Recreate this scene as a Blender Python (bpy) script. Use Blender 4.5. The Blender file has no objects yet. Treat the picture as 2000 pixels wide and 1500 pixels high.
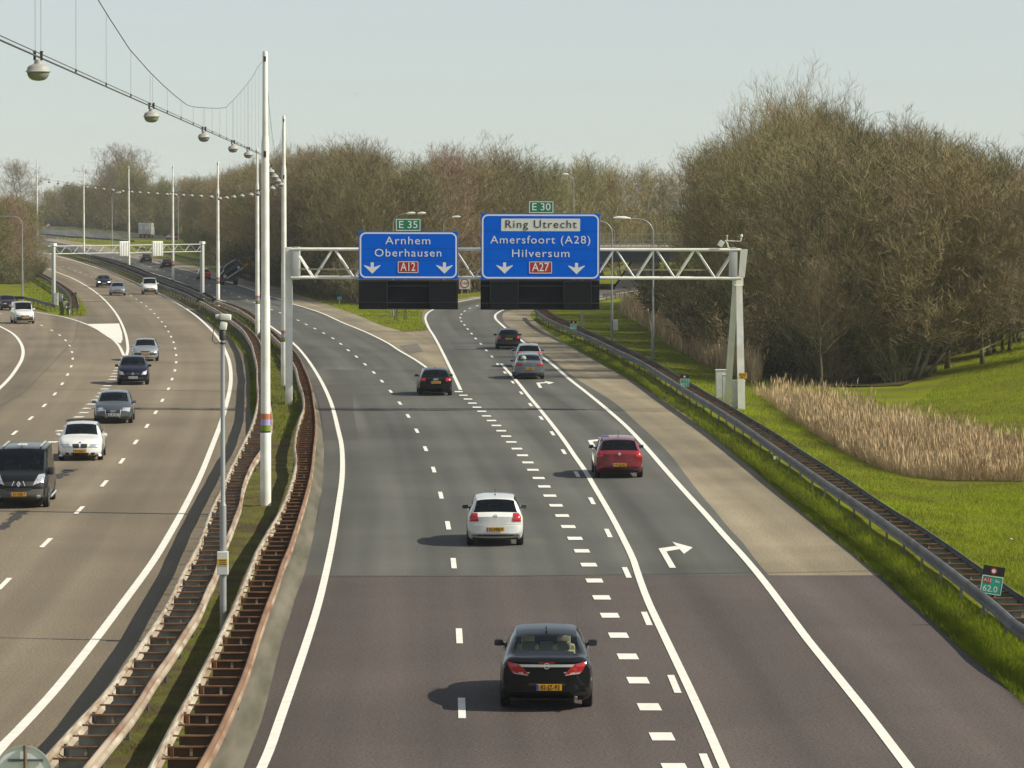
import bpy, bmesh, math, random
import numpy as np
from mathutils import Vector, Matrix
from mathutils.bvhtree import BVHTree

S = bpy.context.scene
COL = S.collection
RAD = math.radians
# ---------------------------------------------------------------- camera
F_PX, CX, CY = 7200.0, 1000.0, 750.0          # focal length and principal point in photo pixels (2000 x 1500)
CAM_H, PITCH, ROLL = 10.1, math.atan(350 / 7200), RAD(0.1)
cam_d = bpy.data.cameras.new('camera')
cam_d.sensor_width = 36.0
cam_d.lens = F_PX / 2000 * 36.0
cam_d.clip_end = 6000
cam = bpy.data.objects.new('camera', cam_d)
COL.objects.link(cam)
CAM_M = Matrix.Translation((0, 0, CAM_H)) @ Matrix.Rotation(math.pi / 2 - PITCH, 4, 'X') @ Matrix.Rotation(ROLL, 4, 'Z')
cam.matrix_world = CAM_M
S.camera = cam
# ---------------------------------------------------------------- sky, sun, exposure
SUN_EL, SUN_AZ = RAD(38.5), RAD(100)             # azimuth clockwise from +Y: the sun stands to the right, a little behind
w = bpy.data.worlds.new('World')
S.world = w
w.use_nodes = True
nt = w.node_tree
nt.nodes.clear()
sky = nt.nodes.new('ShaderNodeTexSky')
sky.sky_type = 'NISHITA'
sky.sun_disc = False
sky.sun_elevation = SUN_EL
sky.sun_rotation = SUN_AZ
sky.altitude = 0
sky.air_density = 1.0
sky.dust_density = 0.3
sky.ozone_density = 1.0
hs = nt.nodes.new('ShaderNodeHueSaturation')
hs.inputs['Saturation'].default_value = 0.5
bgn = nt.nodes.new('ShaderNodeBackground')
bgn.inputs['Strength'].default_value = 0.105
wo = nt.nodes.new('ShaderNodeOutputWorld')
tcw = nt.nodes.new('ShaderNodeTexCoord')
vadd = nt.nodes.new('ShaderNodeVectorMath'); vadd.operation = 'ADD'; vadd.inputs[1].default_value = (0, 0, 0.045)
nt.links.new(tcw.outputs['Generated'], vadd.inputs[0]); nt.links.new(vadd.outputs[0], sky.inputs['Vector'])
nt.links.new(sky.outputs[0], hs.inputs['Color'])
tint = nt.nodes.new('ShaderNodeMix'); tint.data_type = 'RGBA'; tint.blend_type = 'MULTIPLY'; tint.inputs[0].default_value = 1.0; tint.inputs[7].default_value = (1.0, 1.0, 0.95, 1)
nt.links.new(hs.outputs[0], tint.inputs[6]); nt.links.new(tint.outputs[2], bgn.inputs['Color'])
nt.links.new(bgn.outputs[0], wo.inputs['Surface'])
sd = bpy.data.lights.new('sun', 'SUN')
sd.energy = 4.8
sd.angle = RAD(0.5)
sd.color = (1.0, 0.92, 0.76)
sun = bpy.data.objects.new('sun', sd)
COL.objects.link(sun)
sv = Vector((math.sin(SUN_AZ) * math.cos(SUN_EL), math.cos(SUN_AZ) * math.cos(SUN_EL), math.sin(SUN_EL)))
sun.rotation_euler = sv.to_track_quat('Z', 'Y').to_euler()
sun.location = sv * 100
S.view_settings.view_transform = 'Standard'
S.view_settings.look = 'None'
S.view_settings.exposure = 0.25
S.view_settings.gamma = 1.0
S.cycles.max_bounces = 8
S.cycles.diffuse_bounces = 3
S.cycles.glossy_bounces = 3
S.cycles.transmission_bounces = 4
S.cycles.transparent_max_bounces = 12
S.cycles.volume_bounces = 0
S.cycles.caustics_reflective = False
S.cycles.caustics_refractive = False

# ---------------------------------------------------------------- terrain height and pixel rays
def zg(Y):
    """height of the motorway: level for 430 m, then climbing gently"""
    Y = Y / 2.88
    if Y < 150: return 0.0
    if Y < 300: return 0.00013 * (Y - 150) ** 2
    d = min(Y - 300, 60.0)
    return 2.925 + 0.039 * d - 0.039 * d * d / 120
def sstep(a, b, x):
    t = min(1, max(0, (x - a) / (b - a)))
    return t * t * (3 - 2 * t)
def ground_z(x, Y):
    z = zg(Y)
    z += 2.3 * sstep(19.5, 37, x) * sstep(150, 200, Y) * (1 - sstep(345, 432, Y))
    return z
CAM_R = CAM_M.to_3x3()
CAM_O = Vector((0, 0, CAM_H))
def ray(px, py):
    return CAM_R @ Vector(((px - CX) / F_PX, -(py - CY) / F_PX, -1.0))
def P(px, py, h=0.0):
    """point of the terrain (raised by h) seen at photo pixel px, py"""
    d = ray(px, py)
    lo, hi = 1.0, 2600.0
    for _ in range(50):
        m = (lo + hi) / 2
        t = m / d.y
        if CAM_H + d.z * t - zg(m) - h > 0: lo = m
        else: hi = m
    t = lo / d.y
    return Vector((d.x * t, lo, CAM_H + d.z * t))
def PY(px, py, Y):
    """point seen at pixel px, py in the upright plane at distance Y"""
    d = ray(px, py)
    return CAM_O + d * (Y / d.y)
def pchip(xs, ys):
    xs = np.array(xs, float); ys = np.array(ys, float)
    h = np.diff(xs); dl = np.diff(ys) / h
    n = len(xs); m = np.zeros(n)
    if n == 2: m[:] = dl[0]
    else:
        for i in range(1, n - 1):
            if dl[i - 1] * dl[i] > 0:
                w1 = 2 * h[i] + h[i - 1]; w2 = h[i] + 2 * h[i - 1]
                m[i] = (w1 + w2) / (w1 / dl[i - 1] + w2 / dl[i])
        m[0] = dl[0]; m[-1] = dl[-1]
    def f(q):
        q = np.asarray(q, float)
        k = np.clip(np.searchsorted(xs, q) - 1, 0, n - 2)
        t = (q - xs[k]) / h[k]
        r = ((1 + 2 * t) * (1 - t) ** 2 * ys[k] + t * (1 - t) ** 2 * h[k] * m[k] + t * t * (3 - 2 * t) * ys[k + 1] + t * t * (t - 1) * h[k] * m[k + 1])
        r = np.where(q < xs[0], ys[0] + (q - xs[0]) * m[0], r)
        return np.where(q > xs[-1], ys[-1] + (q - xs[-1]) * m[-1], r)
    return f
def crom(ys, xs):
    """smooth (cubic) curve through points"""
    ys = np.array(ys, float); xs = np.array(xs, float)
    n = len(ys); m = np.zeros(n)
    for i in range(n):
        a, b = max(0, i - 1), min(n - 1, i + 1)
        m[i] = (xs[b] - xs[a]) / (ys[b] - ys[a])
    h = np.diff(ys)
    def f(q):
        q = np.asarray(q, float)
        k = np.clip(np.searchsorted(ys, q) - 1, 0, n - 2)
        t = (q - ys[k]) / h[k]
        r = ((1 + 2 * t) * (1 - t) ** 2 * xs[k] + t * (1 - t) ** 2 * h[k] * m[k] + t * t * (3 - 2 * t) * xs[k + 1] + t * t * (t - 1) * h[k] * m[k + 1])
        r = np.where(q < ys[0], xs[0] + (q - ys[0]) * m[0], r)
        return np.where(q > ys[-1], xs[-1] + (q - ys[-1]) * m[-1], r)
    return f
def xofy(pts):
    """curve x(y) through pixel points, y strictly monotone"""
    p = sorted(pts, key=lambda a: a[1])
    q = [p[0]]
    for a in p[1:]:
        if a[1] - q[-1][1] > 0.4: q.append(a)
    return crom([a[1] for a in q], [a[0] for a in q])
def rows(y0, y1, step=2.0):
    """pixel rows from y0 (low in the picture) up to y1, about `step` metres apart on the ground"""
    r = []; y = y0
    while y > y1:
        r.append(y)
        y -= min(22, max(0.6, step * (y - 400) ** 2 / 25250))
    r.append(y1)
    return r

# ---------------------------------------------------------------- materials
def mk(name):
    m = bpy.data.materials.new(name)
    m.use_nodes = True
    n = m.node_tree
    b = n.nodes['Principled BSDF']
    return m, n, b
def mat(name, c, rough=0.6, metal=0.0, var=0.0, scale=8.0, c2=None, bump=0.0, bscale=None, coat=0.0, spec=None, objvar=0.0, detail=4.0, stretch=None, coord='Object'):
    m, n, b = mk(name)
    b.inputs['Roughness'].default_value = rough
    b.inputs['Metallic'].default_value = metal
    if coat: b.inputs['Coat Weight'].default_value = coat; b.inputs['Coat Roughness'].default_value = 0.03
    if spec is not None: b.inputs['Specular IOR Level'].default_value = spec
    src = None
    tc = n.nodes.new('ShaderNodeTexCoord')
    out = tc.outputs[coord]
    if stretch:
        mp = n.nodes.new('ShaderNodeMapping'); mp.inputs['Scale'].default_value = stretch
        n.links.new(out, mp.inputs[0]); out = mp.outputs[0]
    if var or c2:
        c2 = c2 or tuple(x * (1 - var) for x in c)
        t = n.nodes.new('ShaderNodeTexNoise'); t.inputs['Scale'].default_value = scale; t.inputs['Detail'].default_value = detail
        n.links.new(out, t.inputs['Vector'])
        r = n.nodes.new('ShaderNodeValToRGB')
        r.color_ramp.elements[0].position = 0.35; r.color_ramp.elements[1].position = 0.65
        r.color_ramp.elements[0].color = (*c2, 1); r.color_ramp.elements[1].color = (*c, 1)
        n.links.new(t.outputs['Fac'], r.inputs[0]); src = r.outputs[0]
    if objvar:
        oi = n.nodes.new('ShaderNodeObjectInfo')
        h = n.nodes.new('ShaderNodeHueSaturation')
        if src: n.links.new(src, h.inputs['Color'])
        else: h.inputs['Color'].default_value = (*c, 1)
        mr = n.nodes.new('ShaderNodeMapRange'); mr.inputs['To Min'].default_value = 1 - objvar; mr.inputs['To Max'].default_value = 1 + objvar
        n.links.new(oi.outputs['Random'], mr.inputs[0]); n.links.new(mr.outputs[0], h.inputs['Value'])
        m2 = n.nodes.new('ShaderNodeMath'); m2.operation = 'MULTIPLY'; m2.inputs[1].default_value = 7.31
        m3 = n.nodes.new('ShaderNodeMath'); m3.operation = 'FRACT'
        n.links.new(oi.outputs['Random'], m2.inputs[0]); n.links.new(m2.outputs[0], m3.inputs[0])
        mh = n.nodes.new('ShaderNodeMapRange'); mh.inputs['To Min'].default_value = 0.485; mh.inputs['To Max'].default_value = 0.535
        n.links.new(m3.outputs[0], mh.inputs[0]); n.links.new(mh.outputs[0], h.inputs['Hue'])
        src = h.outputs[0]
    if src: n.links.new(src, b.inputs['Base Color'])
    else: b.inputs['Base Color'].default_value = (*c, 1)
    if bump:
        t2 = n.nodes.new('ShaderNodeTexNoise'); t2.inputs['Scale'].default_value = bscale or scale * 6; t2.inputs['Detail'].default_value = 3
        n.links.new(out, t2.inputs['Vector'])
        bp = n.nodes.new('ShaderNodeBump'); bp.inputs['Strength'].default_value = bump
        n.links.new(t2.outputs['Fac'], bp.inputs['Height']); n.links.new(bp.outputs[0], b.inputs['Normal'])
    return m
def road_mat(name, base, grit, streak=0.12, patch=0.1, rough=0.85, slab=0.0):
    """asphalt: grit, soft patches and lengthwise wheel tracks (UV: u across in m, v along in m)"""
    m, n, b = mk(name)
    b.inputs['Roughness'].default_value = rough
    b.inputs['Specular IOR Level'].default_value = 0.3
    tc = n.nodes.new('ShaderNodeTexCoord')
    L = n.links.new
    def noise(vec, scale, detail=3.0):
        t = n.nodes.new('ShaderNodeTexNoise'); t.inputs['Scale'].default_value = scale; t.inputs['Detail'].default_value = detail
        L(vec, t.inputs['Vector']); return t.outputs['Fac']
    def mapr(v, a, c, f0=0.3, f1=0.7):
        r = n.nodes.new('ShaderNodeMapRange'); r.inputs['From Min'].default_value = f0; r.inputs['From Max'].default_value = f1
        r.inputs['To Min'].default_value = a; r.inputs['To Max'].default_value = c
        L(v, r.inputs[0]); return r.outputs[0]
    def mul(a, c):
        r = n.nodes.new('ShaderNodeMath'); r.operation = 'MULTIPLY'; L(a, r.inputs[0]); L(c, r.inputs[1]); return r.outputs[0]
    mp = n.nodes.new('ShaderNodeMapping'); mp.inputs['Scale'].default_value = (1.0, 0.016, 1.0); L(tc.outputs['UV'], mp.inputs[0])
    v1 = mapr(noise(mp.outputs[0], 0.62, 2.0), 1 - streak, 1 + streak)
    v2 = mapr(noise(tc.outputs['Object'], 0.12, 4.0), 1 - patch, 1 + patch)
    v3 = mapr(noise(tc.outputs['Object'], 16.0, 2.0), 1 - grit * 1.3, 1 + grit * 1.3)
    v4 = mapr(noise(tc.outputs['Object'], 75.0, 1.0), 1 - grit * 1.3, 1 + grit * 1.3)
    mp2 = n.nodes.new('ShaderNodeMapping'); mp2.inputs['Scale'].default_value = (0.22, 1.6, 1.0); L(tc.outputs['UV'], mp2.inputs[0])
    v5 = mapr(noise(mp2.outputs[0], 0.5, 3.0), 0.985, 1.015)
    f = mul(mul(mul(v1, v2), mul(v3, v4)), v5)
    mx = n.nodes.new('ShaderNodeMix'); mx.data_type = 'RGBA'; mx.blend_type = 'MULTIPLY'; mx.inputs[0].default_value = 1.0
    mx.inputs[6].default_value = (*base, 1)
    cb = n.nodes.new('ShaderNodeCombineColor')
    for i in range(3): L(f, cb.inputs[i])
    L(cb.outputs[0], mx.inputs[7]); L(mx.outputs[2], b.inputs['Base Color'])
    bp = n.nodes.new('ShaderNodeBump'); bp.inputs['Strength'].default_value = 0.25; bp.inputs['Distance'].default_value = 0.01
    L(v4, bp.inputs['Height']); L(bp.outputs[0], b.inputs['Normal'])
    return m
def paint_mat(name, c, wear=0.25):
    """road paint, worn and dusty in places"""
    return mat(name, c, rough=0.7, c2=tuple(x * (1 - wear) for x in c), scale=2.6, detail=9, bump=0.1, bscale=60)
def glass_mat(name, tint=(0.35, 0.42, 0.40), clear=0.6):
    m, n, b = mk(name)
    n.nodes.remove(b)
    out = n.nodes['Material Output']
    tr = n.nodes.new('ShaderNodeBsdfTransparent'); tr.inputs[0].default_value = (*tint, 1)
    gl = n.nodes.new('ShaderNodeBsdfGlossy'); gl.inputs['Roughness'].default_value = 0.02; gl.inputs[0].default_value = (0.9, 0.95, 1, 1)
    df = n.nodes.new('ShaderNodeBsdfDiffuse'); df.inputs[0].default_value = (0.006, 0.008, 0.008, 1)
    m1 = n.nodes.new('ShaderNodeMixShader'); m1.inputs[0].default_value = clear
    n.links.new(df.outputs[0], m1.inputs[1]); n.links.new(tr.outputs[0], m1.inputs[2])
    fr = n.nodes.new('ShaderNodeFresnel'); fr.inputs[0].default_value = 1.5
    m2 = n.nodes.new('ShaderNodeMixShader')
    n.links.new(fr.outputs[0], m2.inputs[0]); n.links.new(m1.outputs[0], m2.inputs[1]); n.links.new(gl.outputs[0], m2.inputs[2])
    n.links.new(m2.outputs[0], out.inputs['Surface'])
    return m
def emis_mat(name, c, s):
    m, n, b = mk(name)
    b.inputs['Base Color'].default_value = (*c, 1)
    b.inputs['Emission Color'].default_value = (*c, 1)
    b.inputs['Emission Strength'].default_value = s
    return m
M = {}
M['tan_road'] = road_mat('tan_asphalt', (0.185, 0.152, 0.105), 0.26, 0.24, 0.14)
M['grey_road'] = road_mat('grey_asphalt', (0.098, 0.098, 0.086), 0.15, 0.36, 0.16)
M['purple_road'] = road_mat('purple_brown_asphalt', (0.091, 0.0735, 0.0655), 0.28, 0.24, 0.14)
M['tan_shoulder'] = road_mat('tan_shoulder', (0.240, 0.203, 0.137), 0.28, 0.28, 0.22)
M['dark_patch'] = road_mat('dark_patch', (0.085, 0.079, 0.072), 0.10, 0.05, 0.1)
M['mid_patch'] = road_mat('mid_patch', (0.15, 0.135, 0.115), 0.12, 0.05, 0.1)
M['white_line'] = paint_mat('white_road_paint', (0.82, 0.81, 0.73), 0.13)
M['tar'] = mat('tar_seam', (0.05, 0.048, 0.045), 0.8, var=0.5, scale=3)
M['slab'] = mat('concrete_gutter', (0.15, 0.132, 0.098), 0.9, c2=(0.065, 0.062, 0.036), scale=1.1, detail=8, stretch=(2.0, 0.16, 1.0))
M['brick_pave'] = mat('brick_paving', (0.20, 0.17, 0.12), 0.9, c2=(0.12, 0.10, 0.07), scale=3, detail=8, bump=0.4, bscale=40)
M['galv'] = mat('galvanised_steel', (0.165, 0.172, 0.172), 0.6, 0.2, c2=(0.095, 0.095, 0.09), scale=0.9, detail=6)
M['galv_dark'] = mat('weathered_steel', (0.13, 0.135, 0.14), 0.6, 0.2, c2=(0.075, 0.075, 0.075), scale=1.2, detail=8)
M['pale_rail'] = mat('pale_weathered_rail', (0.50, 0.46, 0.37), 0.65, 0.1, c2=(0.27, 0.19, 0.125), scale=0.9, detail=8)
M['rust'] = mat('rusty_steel', (0.26, 0.13, 0.062), 0.85, 0.1, c2=(0.13, 0.066, 0.036), scale=2.5, detail=8)
M['rust_rail'] = mat('rusting_rail', (0.36, 0.29, 0.21), 0.8, 0.05, c2=(0.17, 0.085, 0.045), scale=0.55, detail=8)
M['plate_grey'] = mat('grey_spacer_plate', (0.34, 0.36, 0.36), 0.6, 0.1, c2=(0.16, 0.14, 0.12), scale=2.2, detail=8)
M['plate_brown'] = mat('dark_brown_spacer_plate', (0.13, 0.072, 0.045), 0.8, 0.1, c2=(0.07, 0.055, 0.05), scale=2.2, detail=8)
M['rail_rust_top'] = mat('rust_streaked_rail_top', (0.40, 0.33, 0.25), 0.8, 0.05, c2=(0.17, 0.085, 0.045), scale=0.35, detail=7)
M['rail_brown'] = mat('brown_rusted_rail_top', (0.25, 0.145, 0.08), 0.8, 0.05, c2=(0.15, 0.08, 0.045), scale=0.6, detail=7)
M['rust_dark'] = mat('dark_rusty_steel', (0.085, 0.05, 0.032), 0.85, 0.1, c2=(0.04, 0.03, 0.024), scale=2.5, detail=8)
M['white_metal'] = mat('white_painted_steel', (0.86, 0.86, 0.80), 0.4, 0.0, c2=(0.70, 0.69, 0.60), scale=1.4, detail=8)
M['grey_metal'] = mat('pale_grey_steel', (0.46, 0.48, 0.45), 0.45, 0.0, c2=(0.44, 0.45, 0.43), scale=1.0, detail=8)
M['pole_grey'] = mat('grey_pole', (0.36, 0.38, 0.38), 0.45, 0.3, c2=(0.29, 0.30, 0.30), scale=0.8, detail=6)
M['cabinet'] = mat('cabinet_grey', (0.68, 0.70, 0.66), 0.5, c2=(0.56, 0.57, 0.53), scale=1.3, detail=6)
M['dark_metal'] = mat('dark_metal', (0.035, 0.036, 0.04), 0.5, var=0.3, scale=3)
M['black'] = mat('black_panel', (0.007, 0.008, 0.011), 0.6, spec=0.2)
M['black_gloss'] = mat('black_display_glass', (0.005, 0.006, 0.009), 0.35, spec=0.25)
M['rubber'] = mat('rubber', (0.016, 0.016, 0.017), 0.8)
M['blue_sign'] = mat('blue_sign_face', (0.0, 0.125, 0.72), 0.9, c2=(0.0, 0.138, 0.76), scale=0.5, spec=0.0)
M['sign_white'] = mat('sign_white', (0.80, 0.81, 0.78), 0.5)
M['sign_panel'] = mat('pale_sign_panel', (0.74, 0.75, 0.68), 0.5)
M['sign_green'] = mat('sign_green', (0.0, 0.22, 0.105), 0.5)
M['sign_teal'] = mat('sign_teal', (0.02, 0.36, 0.24), 0.5)
M['sign_red'] = mat('sign_red', (0.45, 0.02, 0.022), 0.5)
M['sign_black'] = mat('sign_black', (0.01, 0.01, 0.012), 0.5)
M['yellow'] = mat('yellow_plate', (0.72, 0.42, 0.008), 0.5)
M['plate_yellow'] = mat('plate_yellow', (0.74, 0.36, 0.006), 0.45)
M['plate_white'] = mat('plate_white', (0.62, 0.64, 0.66), 0.45)
M['eu_blue'] = mat('plate_blue', (0.01, 0.07, 0.42), 0.45)
M['grass'] = mat('grass_ground', (0.175, 0.212, 0.009), 0.95, c2=(0.125, 0.122, 0.022), scale=0.16, detail=12, bump=0.8, bscale=9, spec=0.03)
M['moss'] = mat('mossy_median_soil', (0.125, 0.135, 0.022), 0.95, c2=(0.085, 0.062, 0.034), scale=0.8, detail=10, bump=0.9, bscale=14, spec=0.1)
M['blade'] = mat('grass_blades', (0.215, 0.275, 0.014), 0.85, c2=(0.115, 0.140, 0.016), scale=0.3, detail=10, spec=0.05)
M['moss_blade'] = mat('dry_grass_blades', (0.105, 0.135, 0.026), 0.9, c2=(0.12, 0.095, 0.045), scale=1.0, detail=6, spec=0.1)
M['reed'] = mat('dry_reed', (0.56, 0.43, 0.255), 0.85, c2=(0.36, 0.26, 0.14), scale=0.8, detail=8, spec=0.15)
M['bark'] = mat('bark', (0.19, 0.16, 0.10), 0.95, c2=(0.12, 0.115, 0.05), scale=2.0, detail=6, objvar=0.25)
M['twig'] = mat('bare_twigs', (0.285, 0.222, 0.112), 0.9, c2=(0.185, 0.145, 0.064), scale=0.5, detail=4, objvar=0.28)
M['twig_red'] = mat('reddish_twigs', (0.31, 0.215, 0.145), 0.9, c2=(0.21, 0.145, 0.09), scale=0.5, detail=4, objvar=0.2)
M['twig_olive'] = mat('olive_twigs', (0.20, 0.175, 0.068), 0.9, c2=(0.125, 0.112, 0.040), scale=0.5, detail=4, objvar=0.25)
M['bush_dark'] = mat('dark_undergrowth', (0.10, 0.09, 0.042), 0.95, c2=(0.055, 0.052, 0.025), scale=0.6, objvar=0.3)
M['catkin'] = mat('yellow_catkins', (0.30, 0.25, 0.09), 0.9, c2=(0.20, 0.16, 0.06), scale=1)
M['litter_floor'] = mat('leaf_litter', (0.10, 0.075, 0.04), 1.0, c2=(0.045, 0.045, 0.018), scale=0.25, detail=10, bump=0.8, bscale=3, spec=0.05)
M['concrete'] = mat('bridge_concrete', (0.30, 0.27, 0.22), 0.9, c2=(0.22, 0.20, 0.17), scale=0.3, detail=8)
M['bridge_dark'] = mat('dark_steel_girder', (0.05, 0.065, 0.085), 0.6, var=0.3, scale=0.5)
M['glass_bowl'] = mat('lamp_bowl', (0.26, 0.265, 0.26), 0.12, c2=(0.13, 0.135, 0.13), scale=3.5, coat=0.5)
M['lamp_top'] = mat('lamp_housing', (0.40, 0.40, 0.37), 0.4, c2=(0.33, 0.32, 0.29), scale=3)
M['cable'] = mat('cable', (0.075, 0.078, 0.08), 0.6)

# ---------------------------------------------------------------- object helpers
def link(name, me, m=None, parent=None, smooth=False):
    o = bpy.data.objects.new(name, me)
    COL.objects.link(o)
    if m is not None and not me.materials:
        for q in (m if isinstance(m, (list, tuple)) else [m]): me.materials.append(q)
    if parent is not None: o.parent = parent
    if smooth:
        me.polygons.foreach_set('use_smooth', [True] * len(me.polygons))
    return o
class MB:
    """collects shapes into one mesh"""
    def __init__(s): s.v = []; s.f = []; s.mi = []; s.uv = None
    def add(s, vs, fs, mi=0):
        o = len(s.v)
        s.v += [tuple(a) for a in vs]
        s.f += [tuple(i + o for i in f) for f in fs]
        s.mi += [mi] * len(fs)
    def box(s, c, d, R=None, mi=0, taper=1.0):
        x, y, z = (q / 2 for q in d)
        vs = [Vector((sx * x * (taper if sz > 0 else 1), sy * y * (taper if sz > 0 else 1), sz * z)) for sz in (-1, 1) for sy in (-1, 1) for sx in (-1, 1)]
        if R is not None: vs = [R @ a for a in vs]
        c = Vector(c)
        s.add([a + c for a in vs], [(0, 2, 3, 1), (4, 5, 7, 6), (0, 1, 5, 4), (2, 6, 7, 3), (0, 4, 6, 2), (1, 3, 7, 5)], mi)
    def bbox(s, c, d, b=0.02, R=None, mi=0):
        """box with chamfered edges"""
        bm = bmesh.new(); bmesh.ops.create_cube(bm, size=1.0)
        for v in bm.verts: v.co = Vector((v.co.x * d[0], v.co.y * d[1], v.co.z * d[2]))
        bmesh.ops.bevel(bm, geom=bm.edges[:], offset=b, segments=2, affect='EDGES', profile=0.6)
        bm.verts.index_update()
        c = Vector(c)
        s.add([(R @ v.co if R is not None else v.co) + c for v in bm.verts], [[v.index for v in f.verts] for f in bm.faces], mi)
        bm.free()
    def tube(s, pts, r, n=8, mi=0, caps=True):
        pts = [Vector(p) for p in pts]
        rs = r if isinstance(r, (list, tuple)) else [r] * len(pts)
        o = len(s.v); prev = None
        for i, p in enumerate(pts):
            d = (pts[min(i + 1, len(pts) - 1)] - pts[max(i - 1, 0)])
            d = d.normalized() if d.length > 1e-9 else Vector((0, 0, 1))
            if prev is None:
                a = d.orthogonal().normalized()
            else:
                a = (prev - d * prev.dot(d)); a = a.normalized() if a.length > 1e-6 else d.orthogonal().normalized()
            prev = a; b = d.cross(a)
            for k in range(n):
                t = 2 * math.pi * k / n
                s.v.append(tuple(p + (a * math.cos(t) + b * math.sin(t)) * rs[i]))
        for i in range(len(pts) - 1):
            for k in range(n):
                s.f.append((o + i * n + k, o + i * n + (k + 1) % n, o + (i + 1) * n + (k + 1) % n, o + (i + 1) * n + k)); s.mi.append(mi)
        if caps:
            s.f.append(tuple(o + k for k in range(n))[::-1]); s.mi.append(mi)
            s.f.append(tuple(o + (len(pts) - 1) * n + k for k in range(n))); s.mi.append(mi)
    def lathe(s, prof, c=(0, 0, 0), n=20, axis='Z', mi=0, sx=1.0, sy=1.0):
        c = Vector(c); o = len(s.v)
        for (r, h) in prof:
            for k in range(n):
                t = 2 * math.pi * k / n
                a, b = r * math.cos(t) * sx, r * math.sin(t) * sy
                q = (a, b, h) if axis == 'Z' else ((h, a, b) if axis == 'X' else (a, h, b))
                s.v.append(tuple(c + Vector(q)))
        for i in range(len(prof) - 1):
            for k in range(n):
                s.f.append((o + i * n + k, o + i * n + (k + 1) % n, o + (i + 1) * n + (k + 1) % n, o + (i + 1) * n + k)); s.mi.append(mi)
    def prism(s, outline, y0, y1, mi=0):
        """outline in x, z pushed from y0 to y1"""
        n = len(outline); o = len(s.v)
        for y in (y0, y1): s.v += [(x, y, z) for x, z in outline]
        s.f.append(tuple(o + k for k in range(n))); s.mi.append(mi)
        s.f.append(tuple(o + n + k for k in range(n))[::-1]); s.mi.append(mi)
        for k in range(n):
            s.f.append((o + k, o + n + k, o + n + (k + 1) % n, o + (k + 1) % n)); s.mi.append(mi)
    def build(s, name, m, parent=None, smooth=False, angle=None):
        me = bpy.data.meshes.new(name)
        me.from_pydata(s.v, [], s.f)
        mats = m if isinstance(m, (list, tuple)) else [m]
        for q in mats: me.materials.append(q)
        if len(mats) > 1: me.polygons.foreach_set('material_index', s.mi)
        o = link(name, me, None, parent)
        if smooth or angle:
            me.polygons.foreach_set('use_smooth', [True] * len(me.polygons))
            if angle: me.set_sharp_from_angle(angle=RAD(angle))
        if s.uv is not None:
            l = me.uv_layers.new(name='UVMap')
            l.data.foreach_set('uv', [c for p in me.polygons for i in p.vertices for c in s.uv[i]])
        return o
def tag(o, label, cat, group=None):
    o['label'] = label; o['category'] = cat
    if group: o['group'] = group
    return o
def thing(name, label, cat, loc=(0, 0, 0), rz=0.0, group=None):
    o = bpy.data.objects.new(name, None); COL.objects.link(o)
    o.location = loc; o.rotation_euler = (0, 0, rz); o.empty_display_size = 0.3
    return tag(o, label, cat, group)
def structure(o): o['kind'] = 'structure'; return o
def stuff(o): o['kind'] = 'stuff'; return o
def copy_tree(o, parent=None):
    c = o.copy(); COL.objects.link(c); c.parent = parent
    for ch in o.children: copy_tree(ch, c)
    return c
def text(s, size, name, m, parent, x=0, y=0, z=0, align='CENTER', thick=0.004, bold=0.0, spacing=1.0, sx=1.0, rot=None):
    """raised lettering facing -Y, baseline centred at x, z in the parent's space"""
    cu = bpy.data.curves.new('lettering', 'FONT')
    cu.body = s; cu.size = size; cu.align_x = align; cu.align_y = 'CENTER'; cu.extrude = thick; cu.offset = bold; cu.space_character = spacing
    cu.resolution_u = 3
    t = bpy.data.objects.new('t', cu); COL.objects.link(t)
    bpy.context.view_layer.update()
    me = bpy.data.meshes.new_from_object(t.evaluated_get(bpy.context.evaluated_depsgraph_get()))
    bpy.data.objects.remove(t); bpy.data.curves.remove(cu)
    me.materials.clear(); me.materials.append(m)
    me.transform(Matrix.Translation((x, y, z)) @ (rot or Matrix.Identity(4)) @ Matrix.Rotation(math.pi / 2, 4, 'X') @ Matrix.Diagonal((sx, 1, 1, 1)))
    me.name = name
    return link(name, me, None, parent)
# ================================================================ ground, roads, markings
def sheet(name, m, quads_rows, kind=True):
    b = MB(); n = len(quads_rows[0]); b.uv = []
    vv = 0.0
    for i, r in enumerate(quads_rows):
        if i: vv += (Vector(r[n // 2]) - Vector(quads_rows[i - 1][n // 2])).length
        for p in r:
            b.v.append(tuple(p)); b.uv.append((Vector(p).x - Vector(r[0]).x, vv))
    for i in range(len(quads_rows) - 1):
        for k in range(n - 1):
            b.f.append((i * n + k, i * n + k + 1, (i + 1) * n + k + 1, (i + 1) * n + k)); b.mi.append(0)
    o = b.build(name, m, smooth=True)
    return structure(o) if kind else o
def strip(name, m, L, R, y0, y1, layer, n=6):
    rr = []
    for y in rows(y0, y1):
        xl, xr = float(L(y)), float(R(y))
        a, c = P(xl, y), P(xr, y)
        row = []
        for k in range(n + 1):
            q = a.lerp(c, k / n); q.z = zg(q.y) + layer; row.append(q)
        rr.append(row)
    return sheet(name, m, rr)
# the land: one sheet, fine near the road and coarse towards the horizon
gx = [-1500, -700, -400, -250, -180, -130, -100, -80, -65, -52] + list(np.arange(-44, 64.1, 3.0)) + [70, 80, 95, 115, 140, 180, 260, 420, 800, 1500]
gy = [-200, -80, -30] + list(np.arange(0, 1060, 6.0)) + [1075, 1100, 1150, 1250, 1400, 1700, 2500]
rng = random.Random(3)
rr = []
for Y in gy:
    rr.append([(x, Y, ground_z(x, Y) - 0.035) for x in gx])
sheet('ground', M['grass'], rr)

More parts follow.
